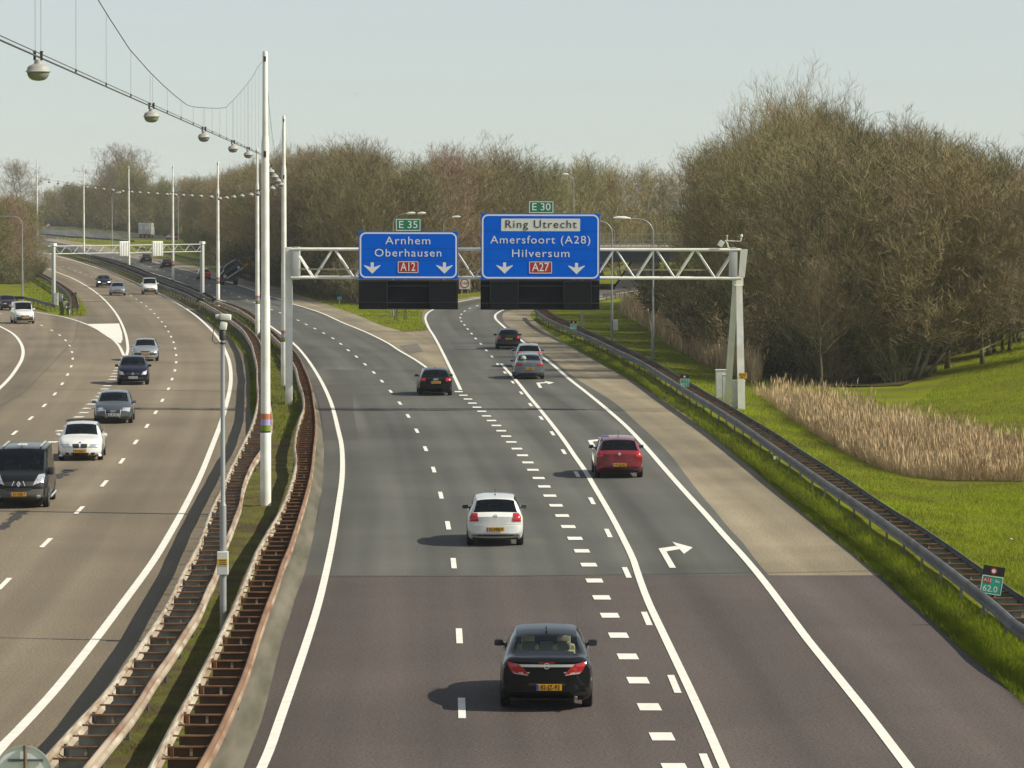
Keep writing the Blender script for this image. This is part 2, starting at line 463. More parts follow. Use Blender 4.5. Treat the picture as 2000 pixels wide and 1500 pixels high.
# pixel curves of the edges and lines
seam = xofy([(458, 1496), (472, 1447), (490, 1388), (514, 1339), (532, 1290), (546, 1248), (560, 1202), (574, 1160), (581, 1129), (598, 1080), (612, 1030), (620, 997), (625, 950), (627, 897), (629, 844), (623, 800), (608, 752), (596, 722), (578, 690), (548, 664), (530, 646), (505, 622), (474, 605), (430, 588), (400, 574), (340, 550), (294, 535), (258, 521), (213, 507), (168, 498), (130, 490), (80, 479)])
rail_al = xofy([(101, 1488), (175, 1404), (224, 1346), (266, 1286), (315, 1216), (343, 1164), (364, 1122), (388, 1080), (414, 1004), (437, 959), (454, 920), (476, 873), (492, 841), (500, 818), (504, 795), (505, 770), (504, 742), (502, 715), (497, 692), (490, 672), (477, 650), (459, 634), (431, 613), (392, 591), (358, 574), (311, 556), (252, 531), (202, 513), (157, 498), (120, 488), (76, 477)])
rail_ar = xofy([(175, 1500), (227, 1437), (273, 1377), (301, 1332), (336, 1283), (364, 1237), (388, 1195), (403, 1157), (417, 1132), (430, 1090), (448, 1046), (458, 1018), (466, 996), (473, 955), (490, 914), (508, 888), (526, 845), (529, 822), (527, 800), (524, 770), (521, 740), (517, 712), (511, 685), (505, 668), (491, 650), (471, 633), (442, 613), (404, 592), (370, 575), (322, 556), (262, 531), (212, 513), (166, 498), (128, 488), (84, 477)])
rail_bl = xofy([(308, 1500), (336, 1444), (364, 1388), (388, 1342), (413, 1293), (430, 1258), (451, 1216), (472, 1167), (490, 1125), (507, 1083), (530, 1040), (553, 997), (570, 956), (581, 910), (577, 882), (580, 853), (588, 824), (595, 803), (592, 774), (585, 748), (577, 721), (566, 704), (549, 676), (520, 647), (489, 622), (459, 604), (415, 588), (388, 574), (328, 550), (283, 535), (248, 521), (204, 507), (159, 498), (122, 489), (74, 477)])
rail_br = xofy([(392, 1500), (420, 1451), (448, 1391), (472, 1339), (489, 1288), (500, 1251), (515, 1202), (535, 1150), (549, 1111), (564, 1078), (578, 1035), (590, 994), (601, 950), (609, 912), (614, 860), (615, 833), (613, 800), (603, 748), (591, 718), (573, 688), (544, 661), (526, 643), (500, 621), (472, 604), (428, 588), (400, 574), (339, 550), (294, 535), (258, 521), (213, 507), (168, 498), (131, 489), (82, 477)])
rail_cl = xofy([(2200, 1346), (2000, 1236), (1960, 1202), (1920, 1169), (1860, 1123), (1800, 1077), (1740, 1033), (1680, 992), (1620, 952), (1580, 925), (1512, 877), (1456, 838), (1400, 801), (1328, 757), (1260, 714), (1200, 684), (1148, 659), (1111, 643), (1080, 630), (1060, 619), (1048, 609), (1043, 602)])
rail_cr = xofy([(2200, 1290), (2000, 1180), (1960, 1152), (1920, 1124), (1860, 1081), (1800, 1040), (1740, 1003), (1660, 948), (1580, 897), (1520, 857), (1460, 820), (1400, 784), (1340, 748), (1280, 712), (1240, 692), (1200, 672), (1150, 650), (1118, 635), (1090, 622), (1072, 611), (1063, 602)])
r1 = xofy([(505, 1515), (527, 1464), (545, 1412), (573, 1332), (600, 1252), (622, 1180), (640, 1105), (652, 1045), (660, 994), (667, 945), (669, 910), (667, 870), (660, 838), (652, 805), (645, 783), (629, 748), (606, 710), (585, 683), (567, 666), (547, 651), (529, 638), (500, 619), (465, 600), (430, 586), (380, 564), (330, 544), (285, 530), (230, 511), (180, 499), (135, 489), (80, 477)])
r8 = xofy([(840, 723), (811, 703), (780, 685), (757, 670), (714, 648.7), (672, 631.6), (629, 612), (599, 602), (569, 593), (548, 585.5), (525, 578), (508, 572), (480, 562), (446, 551), (414, 542), (381, 532.6), (347, 524), (300, 512), (257, 502), (220, 494), (182, 487), (140, 478), (108, 472), (76, 466)])
r7 = xofy([(899.6, 762), (887, 735), (872, 704), (857, 674), (847, 656), (838, 642), (832, 628), (831, 620), (835, 612), (847, 604.5), (870, 597), (896, 590), (938, 582.5), (1010, 575), (1100, 569), (1260, 561)])
r4 = xofy([(1420, 1512), (1412, 1493), (1374, 1406), (1346, 1345), (1317, 1284), (1288, 1223), (1266, 1176), (1248, 1128), (1237, 1094), (1218, 1054), (1200, 1019), (1182, 987), (1160, 950), (1142, 919), (1123, 892), (1102, 861), (1080, 832), (1056, 802), (1031, 772), (1011, 747), (995, 729), (979, 711)])
r6 = xofy([(1783, 1512), (1774, 1500), (1736, 1450), (1698, 1400), (1658, 1350), (1617, 1299), (1576, 1248), (1533, 1190), (1493, 1137), (1454, 1090), (1414, 1046), (1378, 1005), (1337, 960), (1298, 916), (1258, 870), (1225, 835), (1188, 802), (1148, 769), (1111, 740), (1087, 719), (1062, 699), (1040, 682), (1022, 668), (992, 645), (978, 633), (969, 624), (967, 617), (971, 612), (985, 605), (1010, 599), (1060, 592), (1110, 586), (1172, 579), (1212, 572.5), (1258, 566)])
taned = xofy([(1900, 1530), (1497, 1119), (1446, 1054), (1424, 1032), (1396, 997), (1364, 960), (1300, 878), (1240, 822), (1200, 786), (1126, 740), (1087, 709), (1065, 693), (1019, 660), (996, 640), (984, 628), (981, 618), (984, 611), (996, 606), (1025, 600), (1070, 594), (1120, 588), (1172, 582.5), (1258, 569)])
verge = xofy([(2120, 1480), (2000, 1364), (1880, 1259), (1780, 1170), (1716, 1116), (1640, 1053), (1580, 1008), (1520, 957), (1460, 905), (1400, 856), (1336, 808), (1280, 771), (1240, 746), (1178, 712), (1132, 686), (1087, 659), (1060, 640), (1042, 625), (1036, 616), (1040, 608), (1060, 602), (1110, 594), (1172, 587), (1258, 572)])
gl1 = xofy([(-62, 1545), (0, 1464), (35, 1428), (105, 1352), (175, 1265), (245, 1172), (300, 1096), (336, 1036), (364, 985), (392, 928), (414, 873), (431, 828), (441, 794), (448, 765), (451, 738), (448, 708), (440, 686), (426, 660), (400, 632), (372, 609), (342, 590), (311, 574), (274, 557), (238, 541), (196, 525.6), (157, 513), (118, 502), (90, 495), (60, 488)])
l4 = xofy([(247, 695), (249.5, 684), (249, 672), (245, 652), (235, 627), (221, 605), (199, 581), (174, 562), (146, 546), (112, 532), (76, 519), (40, 508)])
l5 = xofy([(242, 695), (231, 674), (213, 658), (188, 642.5), (157, 629), (123, 619), (92, 613.5), (67, 609.5), (20, 603.5), (-30, 598)])
l7 = xofy([(-60, 610), (-30, 625), (0, 638), (25, 652), (39, 668), (45, 685), (42.5, 702), (32, 721), (17, 741), (0, 758), (-40, 792), (-100, 835)])
cL = lambda x: (lambda y: x)
# left carriageway
road_edge_l = xofy([(60, 1500), (175, 1390), (224, 1332), (266, 1273), (315, 1203), (343, 1151), (364, 1110), (388, 1062), (414, 990), (437, 945), (455, 905), (470, 870), (483, 838), (488, 800), (489, 765), (487, 736), (480, 697), (459, 671), (432, 648), (405, 625), (372, 601), (342, 583), (300, 564), (250, 543), (196, 520), (150, 506), (118, 497), (76, 485)])
strip('road_left', M['tan_road'], lambda y: float(road_edge_l(y)) - 24 * (y - 400) / CAM_H - 40, road_edge_l, 1540, 482, 0.0, n=12)
# right side: tan base for shoulders and gore, asphalt above it
strip('road_shoulder', M['tan_shoulder'], seam, verge, 1135, 566, -0.006, n=8)
strip('road_foreground', M['purple_road'], seam, verge, 1540, 1124, 0.006, n=8)
strip('road_right', M['grey_road'], seam, taned, 1124, 722, 0.004, n=8)
a8 = lambda y: float(r8(y)) + 1.6 * (y - 400) / 100
strip('road_branch', M['grey_road'], seam, a8, 722, 463, 0.004, n=6)
a7 = lambda y: float(r7(y)) - 2.5
strip('exit_road', M['grey_road'], a7, taned, 722, 562, 0.008, n=6)
# shoulder of the left branch, to the grass edge
gedge = xofy([(836, 648), (789, 648.2), (764, 641), (736, 632), (693, 613), (661, 603), (608, 583), (576, 574.5), (550, 562), (523, 556), (480, 546), (440, 534), (400, 523), (352, 511), (300, 501), (250, 491), (200, 481), (140, 471), (90, 462)])
strip('road_shoulder', M['tan_shoulder'], lambda y: float(r8(y)), lambda y: max(float(gedge(y)), float(r8(y)) + 1.5), 647, 463, 0.006, n=4)
# grass wedge between the branches lies over the tan base
def patch(name, m, px, layer, kind=True, holes=None):
    """flat patch on the ground from a pixel outline, cut in strips so that it follows the land"""
    ys = [p[1] for p in px]; y0, y1 = max(ys), min(ys)
    def span(y):
        xs = []
        for i in range(len(px)):
            (xa, ya), (xb, yb) = px[i], px[(i + 1) % len(px)]
            if (ya - y) * (yb - y) <= 0 and ya != yb: xs.append(xa + (xb - xa) * (y - ya) / (yb - ya))
        return min(xs), max(xs)
    rr = []
    for y in rows(y0 - 0.05, y1 + 0.05, 1.2):
        a, b = span(y); row = []
        A, B = P(a, y), P(b, y)
        for k in range(5):
            q = A.lerp(B, k / 4); q.z = zg(q.y) + layer; row.append(q)
        rr.append(row)
    o = sheet(name, m, rr)
    return o
patch('grass_wedge', M['grass'], [(836, 647), (789, 648), (764, 641), (736, 632), (693, 613), (661, 603), (608, 583), (576, 574.5), (550, 562), (523, 556), (505, 548), (1240, 548), (1200, 555), (1100, 563), (1010, 569), (938, 577), (896, 584), (866, 590), (842, 598), (828, 606), (822, 613), (823, 622), (829, 634)], 0.012)
patch('far_grass', M['grass'], [(380, 520), (430, 531), (470, 542), (480, 546), (440, 534), (400, 523), (352, 511), (300, 501), (250, 491), (200, 481), (140, 471), (90, 462), (240, 466), (380, 467)], 0.010)
# left island: grass between the slip road and the main lanes
island = [(-300, 560), (-100, 566), (-20, 578), (36, 588), (69, 606), (108, 615), (132, 619), (163, 618), (171, 610), (163, 596), (150, 575), (128, 560), (100, 545), (78, 535), (40, 524), (-60, 505), (-300, 500)]
patch('island_grass', M['grass'], island, 0.010)
# median: soil, brick strip, concrete gutter
def interpY(f, h, y0=1540, y1=484):
    p = [P(float(f(y)), y, h) for y in rows(y0, y1, 0.5)]
    ys, xs = np.array([q.y for q in p]), np.array([q.x for q in p]); o = np.argsort(ys)
    return lambda Y: float(np.interp(Y, ys[o], xs[o]))
EL_, AL_, BR_, SE_ = interpY(road_edge_l, 0), interpY(rail_al, 0.75), interpY(rail_br, 0.75), interpY(seam, 0)
rr = []; rgm = random.Random(2)
for Y in np.arange(60, 760, 1.5):
    e, a, c, s_ = EL_(Y), AL_(Y), BR_(Y), SE_(Y)
    e = min(e, a - 0.1); s_ = max(s_, c + 0.45)
    prof = [(e + 0.02, -0.012), (a - 0.02, 0.02), (a + 0.16, 0.30)] + [(a + 0.16 + (c - a - 0.40) * k / 5, 0.31 + rgm.uniform(-.03, .03)) for k in range(1, 6)] + [(c - 0.12, 0.30), (c - 0.08, 0.1)]
    rr.append([(x, Y, zg(Y) + z * (1 - sstep(330, 480, Y))) for x, z in prof])
sheet('median_ground', M['moss'], rr)
strip('brick_strip', M['brick_pave'], lambda y: float(road_edge_l(y)) - 1, lambda y: float(road_edge_l(y)) + 0.055 * (y - 400), 1540, 800, 0.012, n=3)
rr = []
for Y in np.arange(60, 520, 1.5):
    c, s_ = BR_(Y), SE_(Y); s_ = max(s_, c + 0.40); u = 1 - sstep(330, 480, Y)
    wob = 0.0
    rr.append([(x, Y, zg(Y) + z * u) for x, z in ((c - 0.16, 0.33), (c + 0.0, 0.31 + wob * .5), (c + 0.10, 0.27 + wob), (c + 0.22, 0.10), (c + 0.32, 0.03), (s_ - 0.03, 0.004))])
sheet('concrete_gutter', M['slab'], rr)
# grass bank that carries the right barrier
VE_, CL_, CR_ = interpY(verge, 0, 1470, 590), interpY(rail_cl, 0.75, 1340, 604), interpY(rail_cr, 0.75, 1340, 604)
def bank_z(x, Y):
    v, a, c = VE_(Y), CL_(Y), CR_(Y)
    u = 1 - sstep(250, 340, Y)
    return u * 0.24 * min(1.0, max(0.0, (x - v) / max(0.3, a + 0.1 - v))) * (1 - sstep(c + 0.3, c + 4.0, x))
rr = []
for Y in np.arange(56, 344, 1.5):
    v, a, c = VE_(Y), CL_(Y), CR_(Y)
    xs = [v + (a - v) * k / 6 for k in range(7)] + [a + (c - a) * k / 3 for k in range(1, 4)] + [c + 4.4 * k / 5 for k in range(1, 6)]
    rr.append([(x, Y, zg(Y) + bank_z(x, Y) - 0.012 + (0.02 * math.sin(x * 3 + Y * .7) if k not in (0, 14) else 0)) for k, x in enumerate(xs)])
sheet('verge', M['grass'], rr)
# seam of dirt and moss beside the gutter
b = MB()
rr = random.Random(8)
prev = None
for y in rows(1540, 745, 0.25):
    x = float(seam(y)); s = (y - 400) / CAM_H
    wv = 0.05 + 0.05 * rr.random()
    a, c = P(x - wv * s, y), P(x + wv * 0.7 * s, y)
    a.z = c.z = 0.016
    if prev: b.add([prev[0], prev[1], c, a], [(0, 1, 2, 3)])
    prev = (a, c)
structure(b.build('dirt_seam', M['tar']))
# far road on the embankment
strip('far_road', M['grey_road'], cL(60), xofy([(60, 452), (146, 458), (204, 463), (268, 466), (330, 468), (400, 470)]) if False else (lambda y: 60 + (y - 441) * 13.5), 466, 444, 0.02, n=6)

# ---- markings
marks = MB()
def ribbon(pts, wd, layer):
    n = len(pts); L = []
    for i, p in enumerate(pts):
        d = (pts[min(i + 1, n - 1)] - pts[max(i - 1, 0)]); d.z = 0; d.normalize()
        s = Vector((-d.y, d.x, 0)) * wd / 2
        for q in (p - s, p + s):
            q.z = zg(q.y) + layer; L.append(q)
    marks.add(L, [(2 * i, 2 * i + 1, 2 * i + 3, 2 * i + 2) for i in range(n - 1)])
def line(f, y0, y1, wd=0.2, layer=0.018, step=1.0):
    ribbon([P(float(f(y)), y) for y in rows(y0, y1, step)], wd, layer)
line(r1, 1512, 484, 0.19); line(r8, 722, 464, 0.19); line(r7, 762, 566, 0.19); line(r4, 1512, 711, 0.19); line(r6, 1512, 567, 0.21)
line(gl1, 1540, 490, 0.22); line(l4, 695, 509, 0.2); line(l5, 695, 600, 0.2); line(l7, 830, 612, 0.22)
def dashes(pts, ln=3.0, wd=0.16, layer=0.018):
    W = [P(*p) for p in pts]
    for i, p in enumerate(W):
        a, c = W[max(0, i - 1)], W[min(len(W) - 1, i + 1)]
        d = (c - a).normalized() * ln / 2
        ribbon([p - d, p + d], wd, layer)
dashes([(907, 1545), (902, 1384), (897, 1243), (886, 1101), (875, 1027), (861, 968), (847, 918), (831, 877), (814, 842), (797, 813), (781, 788), (763, 765), (746, 745), (730, 728), (713, 712), (696, 697), (680, 684.5), (665.5, 672), (650, 661), (632, 651), (615, 642), (598, 634), (582, 626), (565, 618), (547, 611), (531, 605), (514, 598), (498, 591.5), (482, 586), (467, 579.5), (452, 573.5), (438, 568), (423, 562), (408, 557), (393, 551.5), (379, 546.5), (365, 542), (350, 537.5), (335, 533.5), (321, 530), (307, 525.6), (293, 521.5), (279, 517.5), (264, 514), (250, 510.5), (235, 506.6), (220, 502.5), (203, 498), (186, 494)], 3.0, 0.15)
dashes([(1382, 1497), (1317, 1337), (1263, 1209), (1224, 1119), (1188, 1042), (1156, 979), (1127, 927), (1101, 883), (1079, 847), (1057, 817), (1036, 791), (1018, 768), (1001.5, 747), (986, 728), (972, 712), (961, 697), (949.6, 684.5), (939, 672), (929, 661.5), (921, 652), (913.5, 643), (907, 635), (901, 628), (899, 621), (901, 614), (907.6, 608), (918, 602.3), (932, 597.3)], 2.9, 0.15)
dashes([(-28, 1183), (8, 1141), (90, 1061), (155, 997), (203.6, 945), (238, 901), (265, 864), (287, 832.6), (304, 806), (317, 782.5), (329, 760), (336, 741), (341.6, 724), (344, 708), (344, 694), (342, 681), (339, 669), (334, 658), (329, 648), (323, 638), (316, 629), (309, 621), (301.6, 613), (294, 605), (285.6, 598), (276, 591), (266, 584.5), (256, 578), (245, 572), (233, 566), (221, 560), (207, 553.5), (193, 547), (179, 541), (168, 537), (157, 533), (145.6, 529), (134, 524.5), (122, 520.5), (109, 516.6)], 3.0, 0.15)
dashes([(81, 636), (101, 645.5), (116.5, 655), (128, 665), (136, 675.5), (140.6, 688), (142, 701), (139, 716), (132, 732), (121.5, 750), (107, 770), (86.5, 792.5), (60, 817.5), (28.5, 846), (-8, 878)], 3.0, 0.15)
dashes([(0, 613), (-30, 606)], 2.9, 0.15)
def blocks(pts, wd=0.44, ln=1.05, layer=0.018):
    for (x, y) in pts:
        p = P(x, y); a = P(x - 4, y - 8); d = (a - p); d.z = 0
        k = Vector((d.x / d.y, 1, 0)) * ln / 2
        q = [p + Vector((-wd / 2, 0, 0)) - k, p + Vector((wd / 2, 0, 0)) - k, p + Vector((wd / 2, 0, 0)) + k, p + Vector((-wd / 2, 0, 0)) + k]
        for v in q: v.z = zg(v.y) + layer
        marks.add(q, [(0, 1, 2, 3)])
blocks([(1318, 1501), (1293, 1440), (1268, 1382), (1246, 1330), (1226, 1283.5), (1208, 1242), (1191, 1203), (1175, 1168), (1161, 1135), (1150, 1104), (1136.5, 1077), (1123, 1052.5), (1110, 1029.5), (1098, 1008), (1086, 988), (1074, 969), (1063, 951), (1052, 934.5), (1041, 918.5), (1031, 904), (1020.5, 890), (1009.5, 877), (998.7, 864), (988.6, 852.6), (979, 842), (969.5, 831.7), (960, 822), (950, 813), (941, 804), (931.5, 796), (922.6, 788), (914, 780), (905, 772.5), (896, 765.5)])
def blocksl(pts):
    for (x, y) in pts:
        p = P(x, y); wd, ln = 0.44, 0.86
        sl = (247 - x) / max(1, (y - 690)) * 0.087
        q = [p + Vector((-wd / 2 - sl * ln, -ln / 2, 0)), p + Vector((wd / 2 - sl * ln, -ln / 2, 0)), p + Vector((wd / 2, ln / 2, 0)), p + Vector((-wd / 2, ln / 2, 0))]
        for v in q: v.z = 0.018
        marks.add(q, [(0, 1, 2, 3)])
blocksl([(104, 864), (121, 842), (137, 832.6), (147, 824), (155, 815), (165, 806.6), (172, 798), (179, 790), (188.5, 782), (196.6, 775), (200.5, 768), (205, 760.5), (210, 754), (215.6, 747.5), (220, 741.5), (223, 735.6), (226.5, 730), (229, 724.5), (232, 719), (235, 714), (239, 707), (243, 699)])
# two right-pointing merge arrows and a far one
def arrow(x, y, s):
    """bent arrow: a shaft along the lane, then a barb that points right"""
    o = P(x, y); d = (P(x - 14 * s, y - 24 * s) - o); d.z = 0; d.normalize()
    r = Vector((d.y, -d.x, 0))
    def pt(a, c):
        q = o + Vector((1, 0, 0)) * a * s_ + d * c * 2.88; q.z = zg(q.y) + 0.018; return q
    s_ = 1.0
    def poly(l): marks.add([pt(*a) for a in l], [tuple(range(len(l)))])
    poly([(-0.09, 0), (0.09, 0), (0.09, 1.68), (-0.09, 2.0)])
    poly([(-0.09, 2.0), (0.09, 1.68), (0.52, 1.93), (0.47, 2.28)])
    poly([(0.44, 2.75), (0.56, 1.42), (0.94, 2.12)])
arrow(1314, 1110, 1.0); arrow(1162, 878, 1.0); arrow(1056, 758, 1.0)
# painted white triangle on the left gore
q = [P(*p) for p in [(169.5, 633.5), (190, 645), (210, 658.5), (228, 669.5), (236, 671), (239.5, 663), (238.5, 650), (232.5, 632.3)]]
for v in q: v.z = 0.026
marks.add(q, [tuple(range(len(q)))])
structure(marks.build('road_markings', M['white_line']))
# tar joints and cracks
marks = MB()
def seg(pts, wd=0.04, layer=0.012): ribbon([P(*p) for p in pts], wd * (2.6 if abs(pts[-1][1] - pts[0][1]) < 6 else 1), layer)
seg([(640, 1127.5), (1000, 1126), (1497, 1119), (1714, 1115.5)], 0.06, 0.016)
seg([(622, 752), (760, 751), (840, 750)], 0.05, 0.012)
seg([(840, 640), (1060, 641)], 0.06, 0.014)
rr = random.Random(4)
for path in ([(0, 1035), (12, 1024), (25, 1015), (38, 1003), (46, 996)], [(113, 935), (122, 927), (132, 920), (138, 917)]):
    pts = []
    for i in range(len(path) - 1):
        for k in range(5):
            t = k / 5
            pts.append((path[i][0] * (1 - t) + path[i + 1][0] * t + rr.uniform(-2, 2), path[i][1] * (1 - t) + path[i + 1][1] * t + rr.uniform(-1, 1)))
    for i in range(len(pts) - 1): seg(pts[i:i + 2], rr.uniform(0.06, 0.22))
structure(marks.build('tar_joints', M['tar']))
patch('road_patch', M['mid_patch'], [(700, 672 + 8), (790, 672 + 8), (815, 700), (740, 700)], 0.011) if False else None
patch('road_patch', M['dark_patch'], [(612, 752), (660, 752), (690, 752), (690, 800), (700, 860), (620, 860), (626, 800)], 0.0085)
patch('road_patch', M['mid_patch'], [(775, 672), (815, 671.5), (830, 690), (800, 690.5)], 0.0085)
# ================================================================ crash barriers
WSEC = [(0.0, 0.155), (0.03, 0.15), (0.075, 0.115), (0.075, 0.06), (0.02, 0.02), (0.02, -0.02), (0.075, -0.06), (0.075, -0.115), (0.03, -0.15), (0.0, -0.155)]
def dense(f, y0, y1, h):
    pts = [P(float(f(y)), y, h) for y in rows(y0, y1, 0.5)]
    return pts
def byY(pts):
    ys = np.array([p.y for p in pts]); xs = np.array([p.x for p in pts])
    o = np.argsort(ys); ys, xs = ys[o], xs[o]
    return lambda Y: float(np.interp(Y, ys, xs))
def beam(name, pts, side, m, parent, h=0.75, wob=0.0, seed=0):
    """W-beam swept along the points; side = +1 bulges right, -1 left"""
    b = MB(); n = len(WSEC); rg = random.Random(seed)
    ph = rg.random() * 9
    for i, p in enumerate(pts):
        d = pts[min(i + 1, len(pts) - 1)] - pts[max(i - 1, 0)]; d.z = 0; d.normalize()
        s = Vector((d.y, -d.x, 0)) * side
        dz = wob * (math.sin(p.y * 0.31 + ph) + 0.6 * math.sin(p.y * 0.8 + ph * 2))
        dx = wob * 1.2 * math.sin(p.y * 0.19 + ph)
        for a, c in WSEC: b.v.append(tuple(p + s * (a + dx) + Vector((0, 0, c + dz))))
    for i in range(len(pts) - 1):
        for k in range(n - 1):
            b.f.append((i * n + k, i * n + k + 1, (i + 1) * n + k + 1, (i + 1) * n + k)); b.mi.append(0 if k > 2 else 1)
    o = b.build(name, m if isinstance(m, (list, tuple)) else [m, m], parent, angle=40)
    md = o.modifiers.new('thickness', 'SOLIDIFY'); md.thickness = 0.012; md.offset = -1
    return o
def resample(f, Y0, Y1, st=2.0):
    Ys = np.arange(Y0, Y1, st)
    return [Vector((f(Y), Y, zg(Y) + 0.75)) for Y in Ys]
def barrier(label, left, right, y0, y1, mats, bar_st=1.33, post_st=4.0, wob=0.012, group=None, far_bars=True, posts_both=True):
    """double barrier: two W-beams, posts below them and cross bars between them"""
    L, R = byY(dense(left, y0, y1, 0.75)), byY(dense(right, y0, y1, 0.75))
    Y0, Y1 = P(float(left(y0)), y0, 0.75).y, P(float(left(y1)), y1, 0.75).y
    root = thing('crash_barrier', label, 'crash barrier', (L(Y0), Y0, 0), 0, group)
    off = Vector(root.location)
    def loc(p): return p - off
    bl = [loc(p) for p in resample(L, Y0, Y1)]; brr = [loc(p) for p in resample(R, Y0, Y1)]
    beam('rail', bl, -1, mats[0], root, wob=wob, seed=1); beam('rail', brr, 1, mats[1], root, wob=wob, seed=2)
    far = MB(); Y = Y0 + 0.2; k = 0
    rg = random.Random(5)
    while Y < Y1:
        a, c = loc(Vector((L(Y), Y, zg(Y) + 0.80))), loc(Vector((R(Y), Y, zg(Y) + 0.80)))
        a.x += 0.01; c.x -= 0.01
        b = far if k >= 100 else MB()
        m_, wd = (a + c) / 2, (c - a).length
        ang = math.atan2((c - a).y, (c - a).x)
        b.box(m_, (wd, 0.06, 0.028), Matrix.Rotation(ang, 3, 'Z'))
        b.box(m_ + Vector((wd * .06, 0.03, -0.095)), (wd * .84, 0.010, 0.15), Matrix.Rotation(ang, 3, 'Z'), 1)
        if k % 3 == 0: b.box(m_ + Vector((0.04, 0.0, -0.09)), (0.05, 0.03, 0.13), None, 2)
        if k < 100: b.build('cross_bar', [mats[2], mats[4], M['pale_rail']], root)
        k += 1; Y += bar_st * (1 if k < 100 else 1.15)
    if far.v: stuff(far.build('cross_bar', [mats[2], mats[4], M['pale_rail']], root))
    far = MB(); Y = Y0 + 0.4; k = 0
    while Y < Y1:
        for s, f in ((1, L), (-1, R)):
            p = loc(Vector((f(Y) + s * 0.07, Y, zg(Y) + 0.36)))
            b = far if k >= 100 else MB()
            b.box(p, (0.06, 0.12, 0.80)); b.box(p + Vector((-s * 0.045, 0, 0.36)), (0.05, 0.10, 0.2))
            if k < 100: b.build('post', mats[3], root)
            k += 1
        Y += post_st
    if far.v: stuff(far.build('post', mats[3], root))
    return root
barrier('rusty double crash barrier with pale rails beside the brown left carriageway', rail_al, rail_ar, 1540, 590, (M['pale_rail'], (M['pale_rail'], M['rail_rust_top']), M['rust'], M['galv_dark'], M['plate_grey']))
barrier('rusty double crash barrier beside the concrete gutter of the dark right carriageway', rail_bl, rail_br, 1540, 590, (M['pale_rail'], (M['rust_rail'], M['rail_brown']), M['rust'], M['rust'], M['plate_brown']))
barrier('grey double crash barrier with rusty cross bars in the grass verge on the right', rail_cl, rail_cr, 1340, 604, (M['galv'], M['galv_dark'], M['rust'], M['galv_dark'], M['plate_grey']), bar_st=1.4, wob=0.004)
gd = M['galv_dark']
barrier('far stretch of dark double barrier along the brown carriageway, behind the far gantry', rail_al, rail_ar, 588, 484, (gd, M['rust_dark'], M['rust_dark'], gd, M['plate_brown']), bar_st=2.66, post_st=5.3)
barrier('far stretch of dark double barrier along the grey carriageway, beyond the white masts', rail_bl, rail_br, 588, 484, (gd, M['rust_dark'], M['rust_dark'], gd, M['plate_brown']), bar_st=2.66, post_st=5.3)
isl_r = xofy([(154, 611), (153, 600), (149, 582), (141, 572), (128, 562), (112, 552), (95, 543), (76, 533), (60, 527)])
isl_l = lambda y: float(isl_r(y)) - 13 * (y - 400) / 200
barrier('short double crash barrier curving to a blunt end on the grass island', isl_l, isl_r, 600, 527, (gd, M['galv'], M['rust'], gd, M['plate_grey']), bar_st=1.5, post_st=4.0)
# single barriers
def single(label, pts, side, m, h=0.7, post_st=4.0, group=None):
    """pts: world points on the ground"""
    root = thing('crash_barrier', label, 'crash barrier', pts[0], 0, group)
    P0 = Vector(pts[0])
    q = []
    for i in range(len(pts) - 1):
        n = max(1, int((pts[i + 1] - pts[i]).length / 2))
        for k in range(n):
            v = pts[i].lerp(pts[i + 1], k / n); v.z = zg(v.y) + h; q.append(v - P0)
    v = pts[-1].copy(); v.z = zg(v.y) + h; q.append(v - P0)
    beam('rail', q, side, m, root)
    k = 0; acc = 0; far = MB()
    for i in range(1, len(q)):
        acc += (q[i] - q[i - 1]).length
        if acc >= post_st:
            acc = 0
            b = MB() if k < 100 else far
            b.box(q[i] + Vector((0, 0.05, -h / 2)), (0.07, 0.1, h))
            if k < 100: b.build('post', M['galv_dark'], root)
            k += 1
    if far.v: stuff(far.build('post', M['galv_dark'], root))
    return root
single('dark single barrier sloping down to the ground beside the maroon car on the grass island', [P(25, 592), P(45, 592), P(70, 598), P(107, 609)], 1, M['dark_metal'], 0.55)
single('bluish single barrier along the shoulder in front of the dark wood, behind the tow truck', [P(p[0], p[1], 0) for p in [(262, 490), (300, 497), (340, 505), (380, 516), (420, 526), (460, 540), (490, 552)]], -1, M['galv'])
fr = [P(x, y) for x, y in [(78, 463), (140, 469), (200, 473), (262, 478)]]
single('dark double-looking barrier far off below the box truck, between two roads', fr, -1, M['galv_dark'])
single('long grey barrier behind the far road in front of the distant wood', [P(x, y) for x, y in [(70, 441.5), (110, 444), (150, 447), (205, 452)]], -1, M['galv'], 1.2)
single('barrier on the outside of the exit curve, below the far street lamps', [P(x, y) for x, y in [(1176, 590), (1210, 582), (1256, 573)]], 1, M['rust_dark'])

